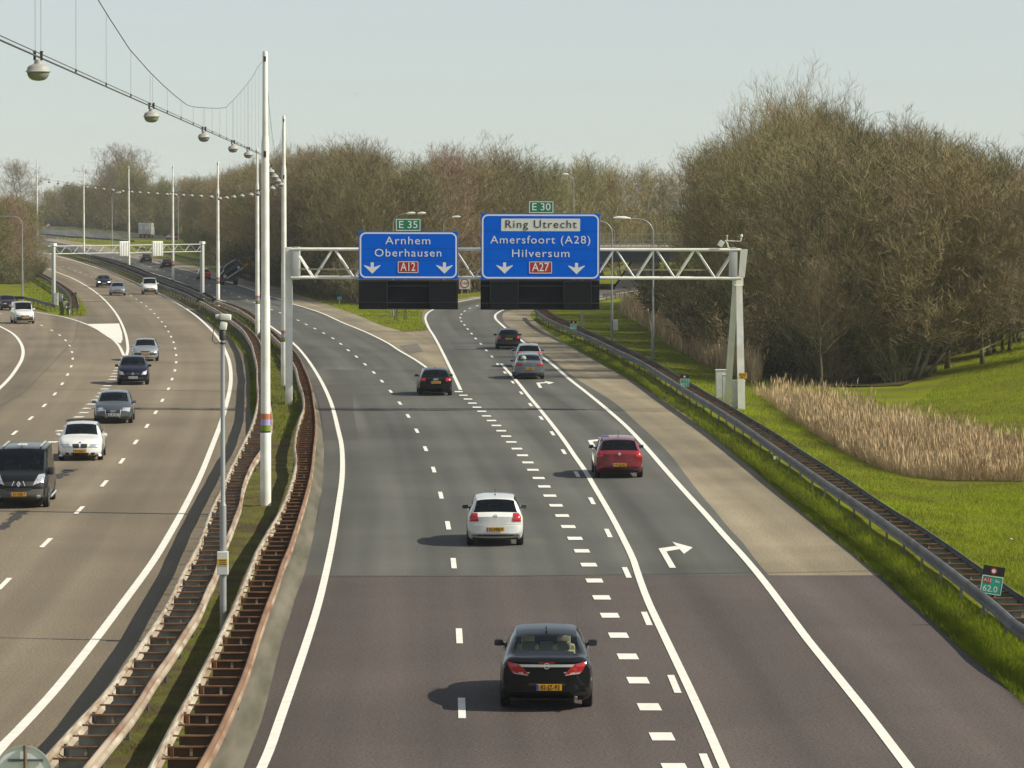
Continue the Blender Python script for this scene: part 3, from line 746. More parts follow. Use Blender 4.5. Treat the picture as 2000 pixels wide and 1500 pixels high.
# ================================================================ sign gantry in front
YG = P(1447, 805).y
gantry = thing('sign_gantry', 'long white lattice gantry across the dark carriageway carrying two blue signs', 'gantry', (0, YG, 0))
def G(x, y, dy=0.0):
    p = PY(x, y, YG + dy); p.y -= YG; return p
def rod(b, p, q, r, n=8): b.tube([p, q], r, n)
zt, zb = PY(1000, 487.5, YG).z, PY(1000, 543, YG).z
xl, xr = PY(572, 500, YG).x, PY(1438, 500, YG).x
dpt = 1.25
for nm, z in (('top_chord', zt), ('bottom_chord', zb)):
    for yy in (0, dpt):
        b = MB(); rod(b, (xl - 0.1, yy, z), (xr + 0.25, yy, z), 0.072, 12); b.build(nm, M['white_metal'], gantry, angle=50)
npan = 11
wp = (xr - xl) / npan
for yy in (0.0, dpt):
    for k in range(npan):
        x0 = xl + k * wp
        for (a, za), (c, zc) in (((x0 + 0.05, zt), (x0 + wp / 2 - 0.03, zb)), ((x0 + wp / 2 + 0.03, zb), (x0 + wp - 0.05, zt))):
            b = MB(); rod(b, (a, yy, za), (c, yy, zc), 0.038, 8); b.build('diagonal', M['white_metal'], gantry, angle=50)
for k in range(npan + 1):
    for z in (zt, zb):
        b = MB(); rod(b, (xl + k * wp, 0, z), (xl + k * wp, dpt, z), 0.035, 6); b.build('strut', M['white_metal'], gantry, angle=50)
b = MB(); zc_ = PY(1000, 527, YG).z
b.box(((xl + xr) / 2 - 0.5, dpt / 2, zc_), (xr - xl - 1.6, 0.28, 0.07)); b.build('cable_tray', mat('brownish_tray', (0.30, 0.27, 0.16), 0.7, var=0.3), gantry)
# columns
pl = G(563, 800)
b = MB(); b.bbox((pl.x, dpt / 2, PY(563, 483, YG).z / 2), (0.34, 0.40, PY(563, 483, YG).z), 0.02)
for i in range(6):
    b.box((pl.x + (0.10 if i % 2 else -0.02), dpt / 2 - 0.205, 3.6 + i * 0.16), (0.05, 0.03, 0.05))
b.build('column', M['white_metal'], gantry, angle=40)
b = MB(); b.bbox((pl.x + 0.36, dpt / 2, (zt + zb) / 2), (0.34, dpt + 0.1, zt - zb + 0.2), 0.02); b.build('end_frame', M['grey_metal'], gantry, angle=40)
pr = G(1448, 806)
ztop = PY(1447, 487, YG).z
def leg(x0, y0, z0, x1, y1, z1, w0, w1):
    b = MB()
    vs = []
    for (x, y, z, w_) in ((x0, y0, z0, w0), (x1, y1, z1, w1)):
        for sx, sy in ((-1, -1), (1, -1), (1, 1), (-1, 1)): vs.append((x + sx * w_ / 2, y + sy * w_ / 2, z))
    b.add(vs, [(0, 3, 2, 1), (4, 5, 6, 7), (0, 1, 5, 4), (1, 2, 6, 5), (2, 3, 7, 6), (3, 0, 4, 7)])
    return b
leg(pr.x, -0.1, 0, pr.x - 0.12, 0.35, zb - 0.35, 0.36, 0.30).build('leg', M['white_metal'], gantry)
leg(pr.x - 0.52, 3.4, 0, pr.x - 0.26, 0.85, zb - 0.35, 0.34, 0.28).build('leg', M['white_metal'], gantry)
b = leg(pr.x - 0.17, 0.55, zb - 0.36, pr.x - 0.17, 0.62, zb + 0.05, 0.50, 0.52); b.build('leg_joint', M['white_metal'], gantry)
b = leg(pr.x - 0.02, 0.1, zb + 0.05, pr.x + 0.10, 0.1, ztop, 0.30, 0.34); b.build('end_plate', M['white_metal'], gantry)
b = MB(); b.bbox((pr.x - 0.40, dpt / 2, (zt + zb) / 2), (0.34, dpt + 0.1, zt - zb + 0.2), 0.02); b.build('end_frame', M['grey_metal'], gantry, angle=40)
b = MB(); b.box((pr.x, -0.1, 0.04), (0.75, 0.75, 0.10)); b.box((pr.x - 0.52, 3.4, 0.04), (0.75, 0.75, 0.10)); b.box((pl.x, dpt / 2, 0.04), (0.7, 0.7, 0.10)); b.build('base_plate', M['grey_metal'], gantry)

def rrect(x0, x1, z0, z1, r, n=6):
    o = []
    for cx, cz, a0 in ((x1 - r, z1 - r, 0), (x0 + r, z1 - r, 90), (x0 + r, z0 + r, 180), (x1 - r, z0 + r, 270)):
        for k in range(n + 1):
            t = RAD(a0 + 90 * k / n); o.append((cx + r * math.cos(t), cz + r * math.sin(t)))
    return o
def border(b, x0, x1, z0, z1, r, w_, y0, y1):
    o = rrect(x0, x1, z0, z1, r); i = rrect(x0 + w_, x1 - w_, z0 + w_, z1 - w_, max(0.01, r - w_)); n = len(o)
    vs = [(x, y0, z) for x, z in o] + [(x, y0, z) for x, z in i] + [(x, y1, z) for x, z in o] + [(x, y1, z) for x, z in i]
    fs = []
    for k in range(n):
        j = (k + 1) % n
        fs += [(k, j, n + j, n + k), (2 * n + k, 3 * n + k, 3 * n + j, 2 * n + j), (k, 2 * n + k, 2 * n + j, j), (n + k, n + j, 3 * n + j, 3 * n + k)]
    b.add(vs, fs)
Y_S = YG - 0.42                                       # plane of the sign faces
PXM = F_PX / Y_S
def sign(label, px0, px1, py0, py1, rows_, arrows, route, panel_rows, split):
    a, c = PY(px0, py1, Y_S), PY(px1, py0, Y_S)
    wd, ht = c.x - a.x, c.z - a.z
    t = thing('road_sign', label, 'road sign', ((a.x + c.x) / 2, Y_S, a.z))
    b = MB(); b.bbox((0, 0.05, ht / 2), (wd, 0.10, ht), 0.012); b.build('face_panel', M['blue_sign'], t)
    b = MB(); m_ = 0.05; border(b, -wd / 2 + m_, wd / 2 - m_, m_, ht - m_, 0.30, 0.075, -0.006, 0.0); b.build('border', M['sign_white'], t)
    def loc(px, py): p = PY(px, py, Y_S); return p.x - t.location.x, p.z - t.location.z
    b = MB()
    for py in panel_rows:
        x, z = loc((px0 + px1) / 2, py); b.box((0, -0.0015, z), (wd - 0.002, 0.004, 0.012))
    x, z = loc(split, (py0 + py1) / 2); b.box((x, -0.0015, ht / 2), (0.010, 0.005, ht - 0.01))
    b.build('panel_joint', mat('sign_joint', (0.005, 0.02, 0.10), 0.7), t)
    for s, px, py, hpx, wpx, mm in rows_:
        x, z = loc(px, py)
        if mm is not M['sign_white']:
            bb = MB(); x0, _ = loc(979, py); x1, _ = loc(1133, py); zz = [loc(px, 427)[1], loc(px, 451.5)[1]]
            bb.prism(rrect(x0, x1, zz[1], zz[0], 0.03), -0.004, 0.0); ip = bb.build('name_panel', M['sign_panel'], t)
        o = text(s, hpx / PXM / 0.72, 'lettering', mm, t, x, -0.009 if mm is M['sign_white'] else -0.010, z, bold=0.0, spacing=1.14)
        fit(o, wpx / PXM)
    for px, py in arrows:
        x, z = loc(px, py); b = MB(); q = 1 / PXM
        b.prism([(x - 3 * q, z + 11 * q), (x - 3 * q, z + 1.5 * q), (x - 16 * q, z + 6 * q), (x - 16 * q, z + 4.5 * q), (x, z - 11 * q), (x + 16 * q, z + 4.5 * q), (x + 16 * q, z + 6 * q), (x + 3 * q, z + 1.5 * q), (x + 3 * q, z + 11 * q)][::-1], -0.008, 0.0)
        b.build('down_arrow', M['sign_white'], t)
    s, x0, x1, y0, y1 = route
    (ax, az), (cx, cz) = loc(x0, y1), loc(x1, y0)
    b = MB(); b.prism(rrect(ax, cx, az, cz, 0.05), -0.010, 0.0); rs = b.build('route_number', M['sign_red'], t)
    b = MB(); border(b, ax, cx, az, cz, 0.05, 0.032, -0.016, -0.010); b.build('frame', M['sign_white'], rs)
    o = text(s, 17.0 / PXM / 0.72, 'lettering', M['sign_white'], rs, (ax + cx) / 2, -0.016, (az + cz) / 2, bold=0.004); fit(o, (x1 - x0 - 11) / PXM)
    b = MB()
    for k in (-0.3, 0.3):
        for z in (zt, zb): b.box((wd * k, 0.26, z - t.location.z), (0.08, 0.32, 0.10))
    b.build('bracket', M['grey_metal'], t)
    return t
def fit(o, wd):
    """scale lettering sideways so that its width is wd"""
    xs = [v.co.x for v in o.data.vertices]; a, c = min(xs), max(xs); k = wd / (c - a); m_ = (a + c) / 2
    for v in o.data.vertices: v.co.x = m_ + (v.co.x - m_) * k
W_ = M['sign_white']
sign('smaller blue direction sign reading Arnhem and Oberhausen, hung on the white gantry', 700.5, 894.5, 452, 545, [('Arnhem', 797, 470.5, 15.5, 88, W_), ('Oberhausen', 797, 494.5, 15.5, 130, W_)], [(727, 523.5), (868, 523.5)], ('A12', 777, 817, 510.5, 533), (485.5, 509), 817)
sign('larger blue direction sign reading Ring Utrecht, Amersfoort and Hilversum, hung on the white gantry', 939, 1172, 417, 546, [('Ring Utrecht', 1056, 438.5, 15.5, 139, M['sign_black']), ('Amersfoort (A28)', 1056, 469, 15.5, 195, W_), ('Hilversum', 1056, 495.5, 15.5, 112, W_)], [(985.5, 523.5), (1126, 524.5)], ('A27', 1033.5, 1078, 511, 534), (451.5, 486.5, 510), 1055.5)
def eplate(label, s, x0, x1, y0, y1):
    a, c = PY(x0, y1, Y_S), PY(x1, y0, Y_S); wd, ht = c.x - a.x, c.z - a.z
    t = thing('route_plate', label, 'route sign', ((a.x + c.x) / 2, Y_S, a.z), 0, 'green European route plates')
    b = MB(); b.bbox((0, 0.03, ht / 2), (wd, 0.06, ht), 0.008); b.build('face_panel', M['sign_green'], t)
    b = MB(); border(b, -wd / 2 + 0.01, wd / 2 - 0.01, 0.01, ht - 0.01, 0.03, 0.035, -0.005, 0.0); b.build('border', W_, t)
    o = text(s, 14.5 / PXM / 0.72, 'lettering', W_, t, 0, -0.008, ht / 2, bold=0.002); fit(o, 36 / PXM)
    b = MB(); b.box((-wd * 0.3, 0.085, ht / 2 - 0.15), (0.05, 0.05, ht)); b.box((wd * 0.3, 0.085, ht / 2 - 0.15), (0.05, 0.05, ht)); b.build('bracket', M['grey_metal'], t)
eplate('small green plate reading E 35 on top of the Arnhem sign', 'E 35', 773, 821.5, 427.5, 451.2)
eplate('small green plate reading E 30 on top of the Ring Utrecht sign', 'E 30', 1033, 1081, 393, 416.3)
# dark lane signal boards under the signs
Y_D = YG - 0.30
def board(label, x0, x1, y0, y1, boxes):
    a, c = PY(x0, y1, Y_D), PY(x1, y0, Y_D); wd, ht = c.x - a.x, c.z - a.z
    t = thing('lane_signal_board', label, 'signal board', ((a.x + c.x) / 2, Y_D, a.z), 0, 'dark lane signal boards')
    b = MB(); b.box((0, 0.10, ht / 2), (wd, 0.04, ht)); b.build('back_panel', M['black'], t)
    lx = lambda px: PY(px, y0, Y_D).x - t.location.x
    lz = lambda py: PY(x0, py, Y_D).z - t.location.z
    b = MB()
    for z in (lz(y0 + 11), lz(y1 - 13)): b.box((0, 0.05, z), (wd, 0.05, 0.045))
    b.box((0, 0.06, ht - 0.03), (wd, 0.12, 0.06)); b.box((0, 0.06, 0.02), (wd, 0.12, 0.04))
    b.build('rail', M['dark_metal'], t)
    for u0, u1 in boxes:
        q0, q1 = lx(u0), lx(u1)
        b = MB(); b.bbox(((q0 + q1) / 2, -0.07, ht / 2), (q1 - q0, 0.30, ht - 0.04), 0.02); bx = b.build('signal_box', M['black'], t)
        b = MB(); b.box(((q0 + q1) / 2, -0.223, lz((y0 + y1) / 2 - 3)), (q1 - q0 - 0.16, 0.012, (y1 - y0 - 20) / PXM)); b.build('display', M['black_gloss'], bx)
        b = MB(); border(b, q0 + 0.02, q1 - 0.02, lz(y1 - 13), ht - 0.05, 0.03, 0.025, -0.235, -0.22); b.build('hood', M['dark_metal'], bx)
board('dark unlit lane signal board below the Arnhem sign', 700.5, 894.5, 547.5, 604, [(702, 757), (838, 894)])
board('dark unlit lane signal board below the Ring Utrecht sign', 938.5, 1171, 547.5, 605, [(957, 1013), (1100, 1156)])
# weather sensors on the gantry's right end
p0 = PY(1424, 487, YG)
t = thing('weather_sensor', 'small white camera and sensor cluster on top of the right end of the white gantry', 'sensor', (p0.x, YG, zt + 0.085))
q = 1 / (F_PX / YG)
b = MB(); b.tube([(0, 0, 0), (-6 * q, 0, 14 * q)], 0.025, 6); b.tube([(-3 * q, 0, 0), (-3 * q, 0, 12 * q)], 0.02, 6); b.tube([(-8 * q, 0, 15 * q), (22 * q, 0, 13.5 * q)], 0.022, 6); b.tube([(22 * q, 0, 13.5 * q), (24 * q, 0, 22 * q)], 0.03, 6); b.tube([(-4 * q, 0, 15 * q), (-4 * q, 0, 24 * q)], 0.018, 6)
b.build('stand', M['white_metal'], t)
b = MB(); b.bbox((-16 * q, -0.02, 9 * q), (10 * q, 0.28, 12 * q), 0.02, Matrix.Rotation(0.55, 3, 'Y')); b.build('camera_box', M['white_metal'], t)
b = MB(); b.lathe([(0.0, 0.14), (0.06, 0.13), (0.07, 0.02), (0.03, -0.03), (0.0, -0.03)], (24 * q, 0, 22 * q), 10); b.lathe([(0.0, 0.04), (0.055, 0.03), (0.05, 0.0), (0.0, -0.01)], (-4 * q, 0, 24 * q), 10); b.build('sensor_head', M['white_metal'], t, angle=40)
p0 = PY(1451, 734, YG - 0.42)
t = thing('number_plate_sign', 'small yellow plate with dark writing on the right leg of the white gantry', 'plate', p0)
b = MB(); b.bbox((0, 0.015, 0), (0.40, 0.02, 0.29), 0.004); b.build('face_panel', M['yellow'], t)
text('A12 R', 0.13, 'lettering', M['sign_black'], t, 0, 0.0, 0.06); text('62.1', 0.13, 'lettering', M['sign_black'], t, 0, 0.0, -0.07)
# roadside cabinets
def cabinet(label, x0, x1, ytop, ybase, dy=0.0, m='cabinet', d=0.4, group='grey roadside cabinets'):
    p = P((x0 + x1) / 2, ybase); p.y += dy
    a, c = PY(x0, ybase, p.y), PY(x1, ytop, p.y)
    t = thing('roadside_cabinet', label, 'cabinet', ((a.x + c.x) / 2, p.y + d / 2, ground_z(p.x, p.y) - 0.03), 0, group)
    wd, ht = c.x - a.x, c.z - t.location.z
    b = MB(); b.box((0, 0, 0.06), (wd * 0.92, d * 0.9, 0.14)); b.build('plinth', M['dark_metal'], t)
    b = MB(); b.bbox((0, 0, ht / 2 + 0.05), (wd, d, ht - 0.10), 0.015); b.build('body', M[m], t)
    b = MB(); b.bbox((0, 0, ht - 0.02), (wd + 0.05, d + 0.06, 0.05), 0.012); b.build('lid', M[m], t)
    b = MB(); b.box((0, -d / 2 - 0.004, ht / 2 + 0.04), (wd - 0.06, 0.012, ht - 0.24)); dr = b.build('door', M[m], t)
    b = MB(); b.box((wd * 0.32, -d / 2 - 0.02, ht / 2), (0.025, 0.03, 0.14)); b.build('handle', M['dark_metal'], dr)
cabinet('grey cabinet behind the others, left of the gantry legs', 1398, 1425, 722, 786, 1.0)
cabinet('grey cabinet in front of the other, left of the gantry legs', 1411, 1428, 731, 792)
cabinet('narrow grey cabinet close against the right gantry leg', 1431, 1455, 743, 806, 0.55)
cabinet('pale tall cabinet at the foot of the far gantry on the island', 100.5, 106, 566, 594, 0.4)
cabinet('grey cabinet standing just right of the far gantry column', 105.5, 113, 572.5, 598)
cabinet('mid-sized pale cabinet on the grass island, second from the barrier end', 115.5, 122, 575, 591)
cabinet('low pale cabinet on the grass island, nearest the barrier end', 124, 130, 588.5, 603)
p = P(136, 616); t = thing('marker_post', 'thin white marker post on the tip of the grass island', 'marker post', p)
b = MB(); b.bbox((0, 0, 0.42), (0.12, 0.10, 0.84), 0.02); b.build('post', W_, t); b = MB(); b.box((0, -0.052, 0.66), (0.07, 0.008, 0.16)); b.build('reflector', M['dark_metal'], t)

# ================================================================ far gantry over the left carriageway
pL, pR = P(105, 597), P(395, 587)
g2 = thing('sign_gantry', 'far grey lattice gantry over the brown carriageway, its matrix signs seen from behind', 'gantry', (pL.x, pL.y, 0))
v = pR - pL; Lg = math.hypot(v.x, v.y); g2.rotation_euler.z = math.atan2(v.y, v.x)
z1, z0 = PY(105, 480, pL.y).z, PY(105, 496, pL.y).z
z1r = PY(395, 480.5, pR.y).z
b = MB(); b.bbox((0, 0, z1 / 2), (0.30, 0.30, z1), 0.02); b.build('column', M['grey_metal'], g2, angle=40)
b = MB(); b.bbox((Lg, 0, z1 / 2), (0.36, 0.34, z1), 0.02); b.build('column', M['grey_metal'], g2, angle=40)
for x in (0, Lg):
    b = MB(); b.bbox((x, 0, z1 + 0.1), (0.5, 0.5, 0.28), 0.05); b.build('column_cap', M['white_metal'], g2, angle=40)
for z, nm in ((z1 - 0.05, 'top_chord'), (z0, 'bottom_chord')):
    for yy in (0, 0.7):
        b = MB(); b.tube([(0, yy, z), (Lg, yy, z)], 0.05, 8); b.build(nm, M['grey_metal'], g2, angle=50)
n2 = 12
for k in range(n2):
    x0 = k * Lg / n2; wq = Lg / n2
    for (a, za), (c, zc) in (((x0, z1), (x0 + wq / 2, z0)), ((x0 + wq / 2, z0), (x0 + wq, z1))):
        b = MB(); b.tube([(a, 0, za), (c, 0, zc)], 0.026, 6); b.build('diagonal', M['grey_metal'], g2)
def sign_back(label, x0, x1, y0, y1):
    f = ((x0 + x1) / 2 - 105) / 290; c = pL.lerp(pR, f)
    a, d = PY(x0, y1, c.y), PY(x1, y0, c.y)
    t = thing('matrix_sign', label, 'matrix sign', ((a.x + d.x) / 2, c.y - 0.25, a.z), g2.rotation_euler.z, 'matrix signs seen from behind')
    wd, ht = d.x - a.x, d.z - a.z
    b = MB(); b.bbox((0, 0, ht / 2), (wd, 0.25, ht), 0.10); b.build('housing', M['cabinet'], t, angle=40)
    for k in range(4):
        b = MB(); b.bbox((-wd * 0.36 + k * wd * 0.24, -0.14, ht / 2), (wd * 0.10, 0.06, ht * 0.86), 0.01); b.build('rib', M['grey_metal'], t)
sign_back('left one of two pale matrix sign backs on the far gantry', 227, 259, 471, 500)
sign_back('right one of two pale matrix sign backs on the far gantry', 291, 324, 471, 500)
# ================================================================ lighting masts, catenary and lamps
mast_px = [((519, 990), 100), ((555, 755), 226), ((503, 657), 290), ((426, 603), 315), ((338, 558), 323), ((252, 528), 325), ((164, 500), 321), ((73, 478), 310)]
labels = ['tallest nearest white mast with orange, lilac and green bands, standing in the mossy median', 'second white mast with coloured bands, just left of the gantry column', 'third white mast, thinner, left of the nearest mast', 'white mast behind the tow truck, fourth along the median', 'fifth white mast, passing in front of the far gantry', 'white mast between the two far matrix signs and the brown road, sixth along the median', 'seventh white mast, left of the far street lamp', 'farthest white mast at the edge of the left trees']
masts = []
for i, ((bx_, by_), ty) in enumerate(mast_px):
    p = P(bx_, by_, 0.28 if i < 3 else 0.0); ht = PY(bx_ - 4, ty, p.y).z - p.z
    t = thing('lighting_mast', labels[i], 'lighting mast', p, 0, 'white lighting masts along the median')
    r = 0.155
    b = MB(); b.lathe([(r + 0.05, -0.05), (r + 0.05, 0.02), (r + 0.02, 0.03), (r + 0.02, 2.35), (r, 2.45)], n=18); b.build('base_section', M['white_metal'], t, angle=40)
    b = MB(); b.lathe([(r + 0.015, -0.1), (r + 0.015, 0.12)], n=18); b.build('foot_collar', M['dark_metal'], t)
    b = MB(); b.lathe([(r, 2.44), (r - 0.005, ht * 0.455), (r - 0.02, ht * 0.465)], n=18); b.build('pole', M['white_metal'], t, angle=40)
    b = MB(); b.lathe([(r - 0.02, ht * 0.46), (r - 0.03, ht * 0.80), (r - 0.055, ht * 0.815)], n=18); b.build('pole', M['white_metal'], t, angle=40)
    b = MB(); b.lathe([(r - 0.06, ht * 0.81), (r - 0.075, ht - 0.05), (r - 0.09, ht), (0, ht + 0.01)], n=16); b.build('pole', M['white_metal'], t, angle=40)
    if i < 5:
        for k, (nm, c) in enumerate((('green', (0.16, 0.24, 0.01)), ('lilac', (0.38, 0.34, 0.62)), ('orange', (0.50, 0.16, 0.07)))):
            key = 'band_' + nm
            if key not in M: M[key] = mat(key, c, 0.5)
            b = MB(); b.lathe([(r + 0.004, 2.47 + k * 0.19), (r + 0.004, 2.66 + k * 0.19)], n=18); b.build('colour_band', M[key], t)
        b = MB(); b.lathe([(r + 0.006, 2.40), (r + 0.006, 2.475)], n=18); b.build('colour_band', M['dark_metal'], t)
    b = MB(); b.box((0, -r, ht - 0.25), (0.08, 0.10, 0.16)); b.box((0, -r, ht * 0.775), (0.08, 0.10, 0.2)); b.build('cable_clamp', M['dark_metal'], t)
    masts.append((p, ht))
# catenary spans: a support cable, a straight lamp cable and hangers
lamp0 = None
def lamp_proto():
    t = thing('hanging_lamp', '', 'lamp', (0, 0, 0), 0, 'lamps hanging from the catenary')
    b = MB(); b.lathe([(0.05, 0.16), (0.06, 0.10), (0.12, 0.075), (0.15, 0.05), (0.165, 0.0), (0.182, -0.012), (0.165, -0.022)], n=24, sx=0.95); b.build('housing', M['lamp_top'], t, angle=45)
    b = MB(); b.lathe([(0.158, -0.022), (0.152, -0.06), (0.13, -0.10), (0.09, -0.130), (0.03, -0.142), (0.0, -0.143)], n=24, sx=0.95); b.build('glass_bowl', M['glass_bowl'], t, smooth=True)
    b = MB()
    for x in (-0.045, 0.045):
        b.box((x * 0.6, x, 0.215), (0.028, 0.035, 0.13)); b.box((x * 0.6, x, 0.27), (0.04, 0.045, 0.02))
    b.build('clamp', M['dark_metal'], t)
    return t
lampm = lamp_proto()
def cable_span(label, top_pts, low_a, low_b, lamps, llabels, r=0.011, hang=True, scale=1.0):
    """top_pts: world points of the support cable; lamps: distances along the lower cable (0..1)"""
    A, B = Vector(low_a), Vector(low_b)
    root = thing('lamp_cable', label, 'cable', A)
    b = MB(); b.tube([A - A, B - A], r, 6); b.tube([Vector((0.02, 0, 0.035)), B - A + Vector((0.02, 0, 0.035))], r * 0.55, 5); b.build('lamp_wire', M['cable'], root)
    b = MB(); b.tube([p - A for p in top_pts], r * 0.62, 6); b.build('support_wire', M['cable'], root)
    ts = [(p - A).dot(B - A) / (B - A).length_squared for p in top_pts]
    f = lambda t: np.array([np.interp(t, ts, [p[i] for p in top_pts]) for i in range(3)])
    hs = []
    if hang:
        L = sorted(lamps)
        for i, u in enumerate(L):
            hs += [u - 0.0035, u + 0.0035]
            nx = L[i + 1] if i + 1 < len(L) else 1.0
            hs += [u + (nx - u) * k / 4 for k in (1, 2, 3)]
    for u in hs:
        if not 0 < u < 1: continue
        lo = A.lerp(B, u); hi = Vector(f(u))
        if hi.z - lo.z < 0.05: continue
        b = MB(); b.tube([lo - A, hi - A], r * 0.22, 4); b.box(lo - A + Vector((0, 0, 0.03)), (0.02, 0.02, 0.05)); b.build('hanger', M['cable'], root)
    for k, u in enumerate(lamps):
        o = copy_tree(lampm)
        q = A.lerp(B, u); o.location = q + Vector((0, 0, -0.20 * scale)); o.scale = (scale,) * 3
        o.rotation_euler.z = math.atan2((B - A).y, (B - A).x) + 0.2
        o['label'] = llabels[k] if isinstance(llabels, (list, tuple)) else llabels
m1, h1 = masts[0]
zl = PY(517, 303, m1.y).z
A = PY(0, 75, 13.4); A.z = PY(60, 103, 16.0).z + 0.02
A = Vector((-6.0 - (16 - 12) * 0.083 + 0.53, 12.0, zl + 0.12))
B = Vector((m1.x - 0.05, m1.y - 0.1, zl))
# fit the lamp cable to the photo: lamps seen at these pixels hang at this height
lp = [(65, 110), (254, 207), (366, 252), (440, 277), (497, 290)]
pts3 = []
for x, y in lp:
    d = ray(x, y); t_ = (zl + 0.02 - CAM_H) / d.z; pts3.append(CAM_O + d * t_)
A = pts3[0] + (pts3[0] - pts3[3]) * 0.35
B = Vector((m1.x - 0.1, m1.y - 0.17, zl))
us = [(p - A).dot(B - A) / (B - A).length_squared for p in pts3]
def top_at(x, y, u):
    Yq = A.lerp(B, u).y; return PY(x, y, Yq)
ux = lambda px: None
def y_for(px):
    """distance along the lamp cable that is seen in pixel column px"""
    lo, hi = 0.0, 1.0
    for _ in range(40):
        m_ = (lo + hi) / 2; q = A.lerp(B, m_); s_ = CAM_M.inverted() @ q
        if CX + F_PX * s_.x / -s_.z < px: lo = m_
        else: hi = m_
    return lo
tp = []
for x, y in [(192, 0), (214, 36), (253, 96), (290, 138), (318, 166), (342, 187), (365, 205), (380, 209), (408, 211), (424, 211.5), (441, 210), (456, 195), (470, 180), (482, 165), (494, 149), (504, 130), (511, 112)]:
    u = y_for(x); tp.append(top_at(x, y, u))
d0 = (tp[1] - tp[0]); d0 = d0 / abs(d0.y)
first = tp[0] - d0 * 8.0 + Vector((0, 0, 0.5)); first2 = tp[0] - d0 * 22.0 + Vector((0, 0, 2.6))
tp = [first2, first] + tp[:-1] + [Vector((m1.x, m1.y - 0.15, m1.z + h1 - 0.25))]
near = ['largest nearest grey hanging lamp, upper left under the open sky', 'second largest hanging lamp, left of the cable dip', 'third hanging lamp, under the lowest dip of the support wire', 'fourth hanging lamp, halfway between the third and the nearest mast', 'small hanging lamp just left of the nearest mast']
cable_span('long lamp cable and support wire sweeping from the upper left to the nearest white mast', tp, A, B, us, near, scale=0.77)
for i in range(len(masts) - 1):
    (pa, ha), (pb, hb) = masts[i], masts[i + 1]
    A, B = Vector((pa.x - 0.1, pa.y, pa.z + ha * 0.775)), Vector((pb.x - 0.1, pb.y, pb.z + hb * 0.775))
    if i < 3:   # the nearer spans of the lower cable sit a little lower, as seen in the photo
        A.z = PY(0, [305, 352, 372][i], pa.y).z + (0 if i == 0 else 0.0); B.z = PY(0, [355, 373, 383][i], pb.y).z
        if i == 0: A.z = zl
    ta, tb = Vector((pa.x, pa.y, pa.z + ha - 0.2)), Vector((pb.x, pb.y, pb.z + hb - 0.2))
    n = 12; mid = (A.z + B.z) / 2 + 0.7
    top = []
    for k in range(n + 1):
        u = k / n; q = ta.lerp(tb, u); s_ = 4 * u * (1 - u)
        q.z = q.z * (1 - s_) + mid * s_; top.append(q)
    lab = ['lamp strung between the two nearest white masts', 'pale lamp on the cable span just beyond the second mast'][i] if i < 2 else 'small pale lamp in the distant string of lights in front of the woods'
    cable_span(['lamp cable between the two nearest white masts', 'lamp cable from the second to the third mast', 'lamp cable ending at the mast behind the tow truck', 'lamp cable over the far gantry, right half', 'lamp cable above the far matrix signs', 'lamp cable in front of the large round distant tree', 'leftmost far lamp cable, ending at the last mast'][i], top, A, B, [0.1, 0.3, 0.5, 0.7, 0.9], lab, r=0.011, hang=i < 2, scale=1.0 + 0.12 * i)
# last string of lamps runs on out of the picture on the left
for ch in list(lampm.children): bpy.data.objects.remove(ch)
bpy.data.objects.remove(lampm)

# ================================================================ street lamps
def street_lamp(label, bx, by, top, arm_px, double=False, Y=None, r=0.075, box=False, head_px=18):
    p = P(bx, by) if Y is None else Vector((PY(bx, by, Y).x, Y, zg(Y)))
    q = p.y / F_PX
    ht = PY(bx, top, p.y).z - p.z
    arm = arm_px * q
    t = thing('street_lamp', label, 'street lamp', p, 0, 'curved-arm street lamps')
    s = 1 if arm > 0 else -1
    a = abs(arm); hd = min(head_px * q, a * 0.6)
    b = MB(); b.tube([(0, 0, -0.05), (0, 0, ht * 0.32)], r * 1.25, 10); b.tube([(0, 0, ht * 0.32), (0, 0, ht * 0.36), (0, 0, ht * 0.80)], [r * 1.25, r * 0.9, r * 0.75], 10); b.build('pole', M['pole_grey'], t, angle=50)
    pts = [(0, 0, ht * 0.8)]
    R_ = min(0.9, a * 0.55)
    for k in range(7):
        w_ = k / 6 * math.pi / 2
        pts.append((s * R_ * (1 - math.cos(w_)), 0, ht - R_ - 0.05 + R_ * math.sin(w_)))
    pts.append((s * (a - hd * (2.0 if double else 1)), 0, ht - 0.02))
    b = MB(); b.tube(pts, r * 0.55, 8); b.build('arm', M['pole_grey'], t, angle=60)
    for k in range(2 if double else 1):
        x1 = s * (a - k * hd * 1.15); x0 = s * (a - hd * 0.95 - k * hd * 1.15)
        b = MB(); b.tube([(x0, 0, ht - 0.01), (x0 * 0.7 + x1 * 0.3, 0, ht + 0.02), (x0 * 0.3 + x1 * 0.7, 0, ht + 0.03), (x1, 0, ht + 0.04)], [0.06, 0.12, 0.13, 0.05], 8)
        b.build('lamp_head', M['white_metal'], t, angle=60)
    if box:
        b = MB(); b.bbox((0.26, 0, 1.25), (0.36, 0.28, 0.80), 0.02); b.build('meter_box', M['cabinet'], t)
street_lamp('street lamp in front of the brown trees at the left edge, its arm reaching left', 44, 588, 422, -70)
street_lamp('far street lamp between the seventh mast and the sixth, no curve visible', 219, 478, 376, 20, Y=720, r=0.1)
street_lamp('far street lamp beside the red car on the distant road, arm to the left', 348, 468, 379, -18, Y=755, r=0.1)
street_lamp('street lamp with a double head rising behind the Arnhem sign', 768, 617, 417, 64, double=True, head_px=18)
street_lamp('street lamp behind the right edge of the Arnhem sign, arm to the right', 866, 590, 424, 34, Y=392)
street_lamp('tall street lamp above the larger sign, against the wood', 1120, 570, 341, -22, Y=432)
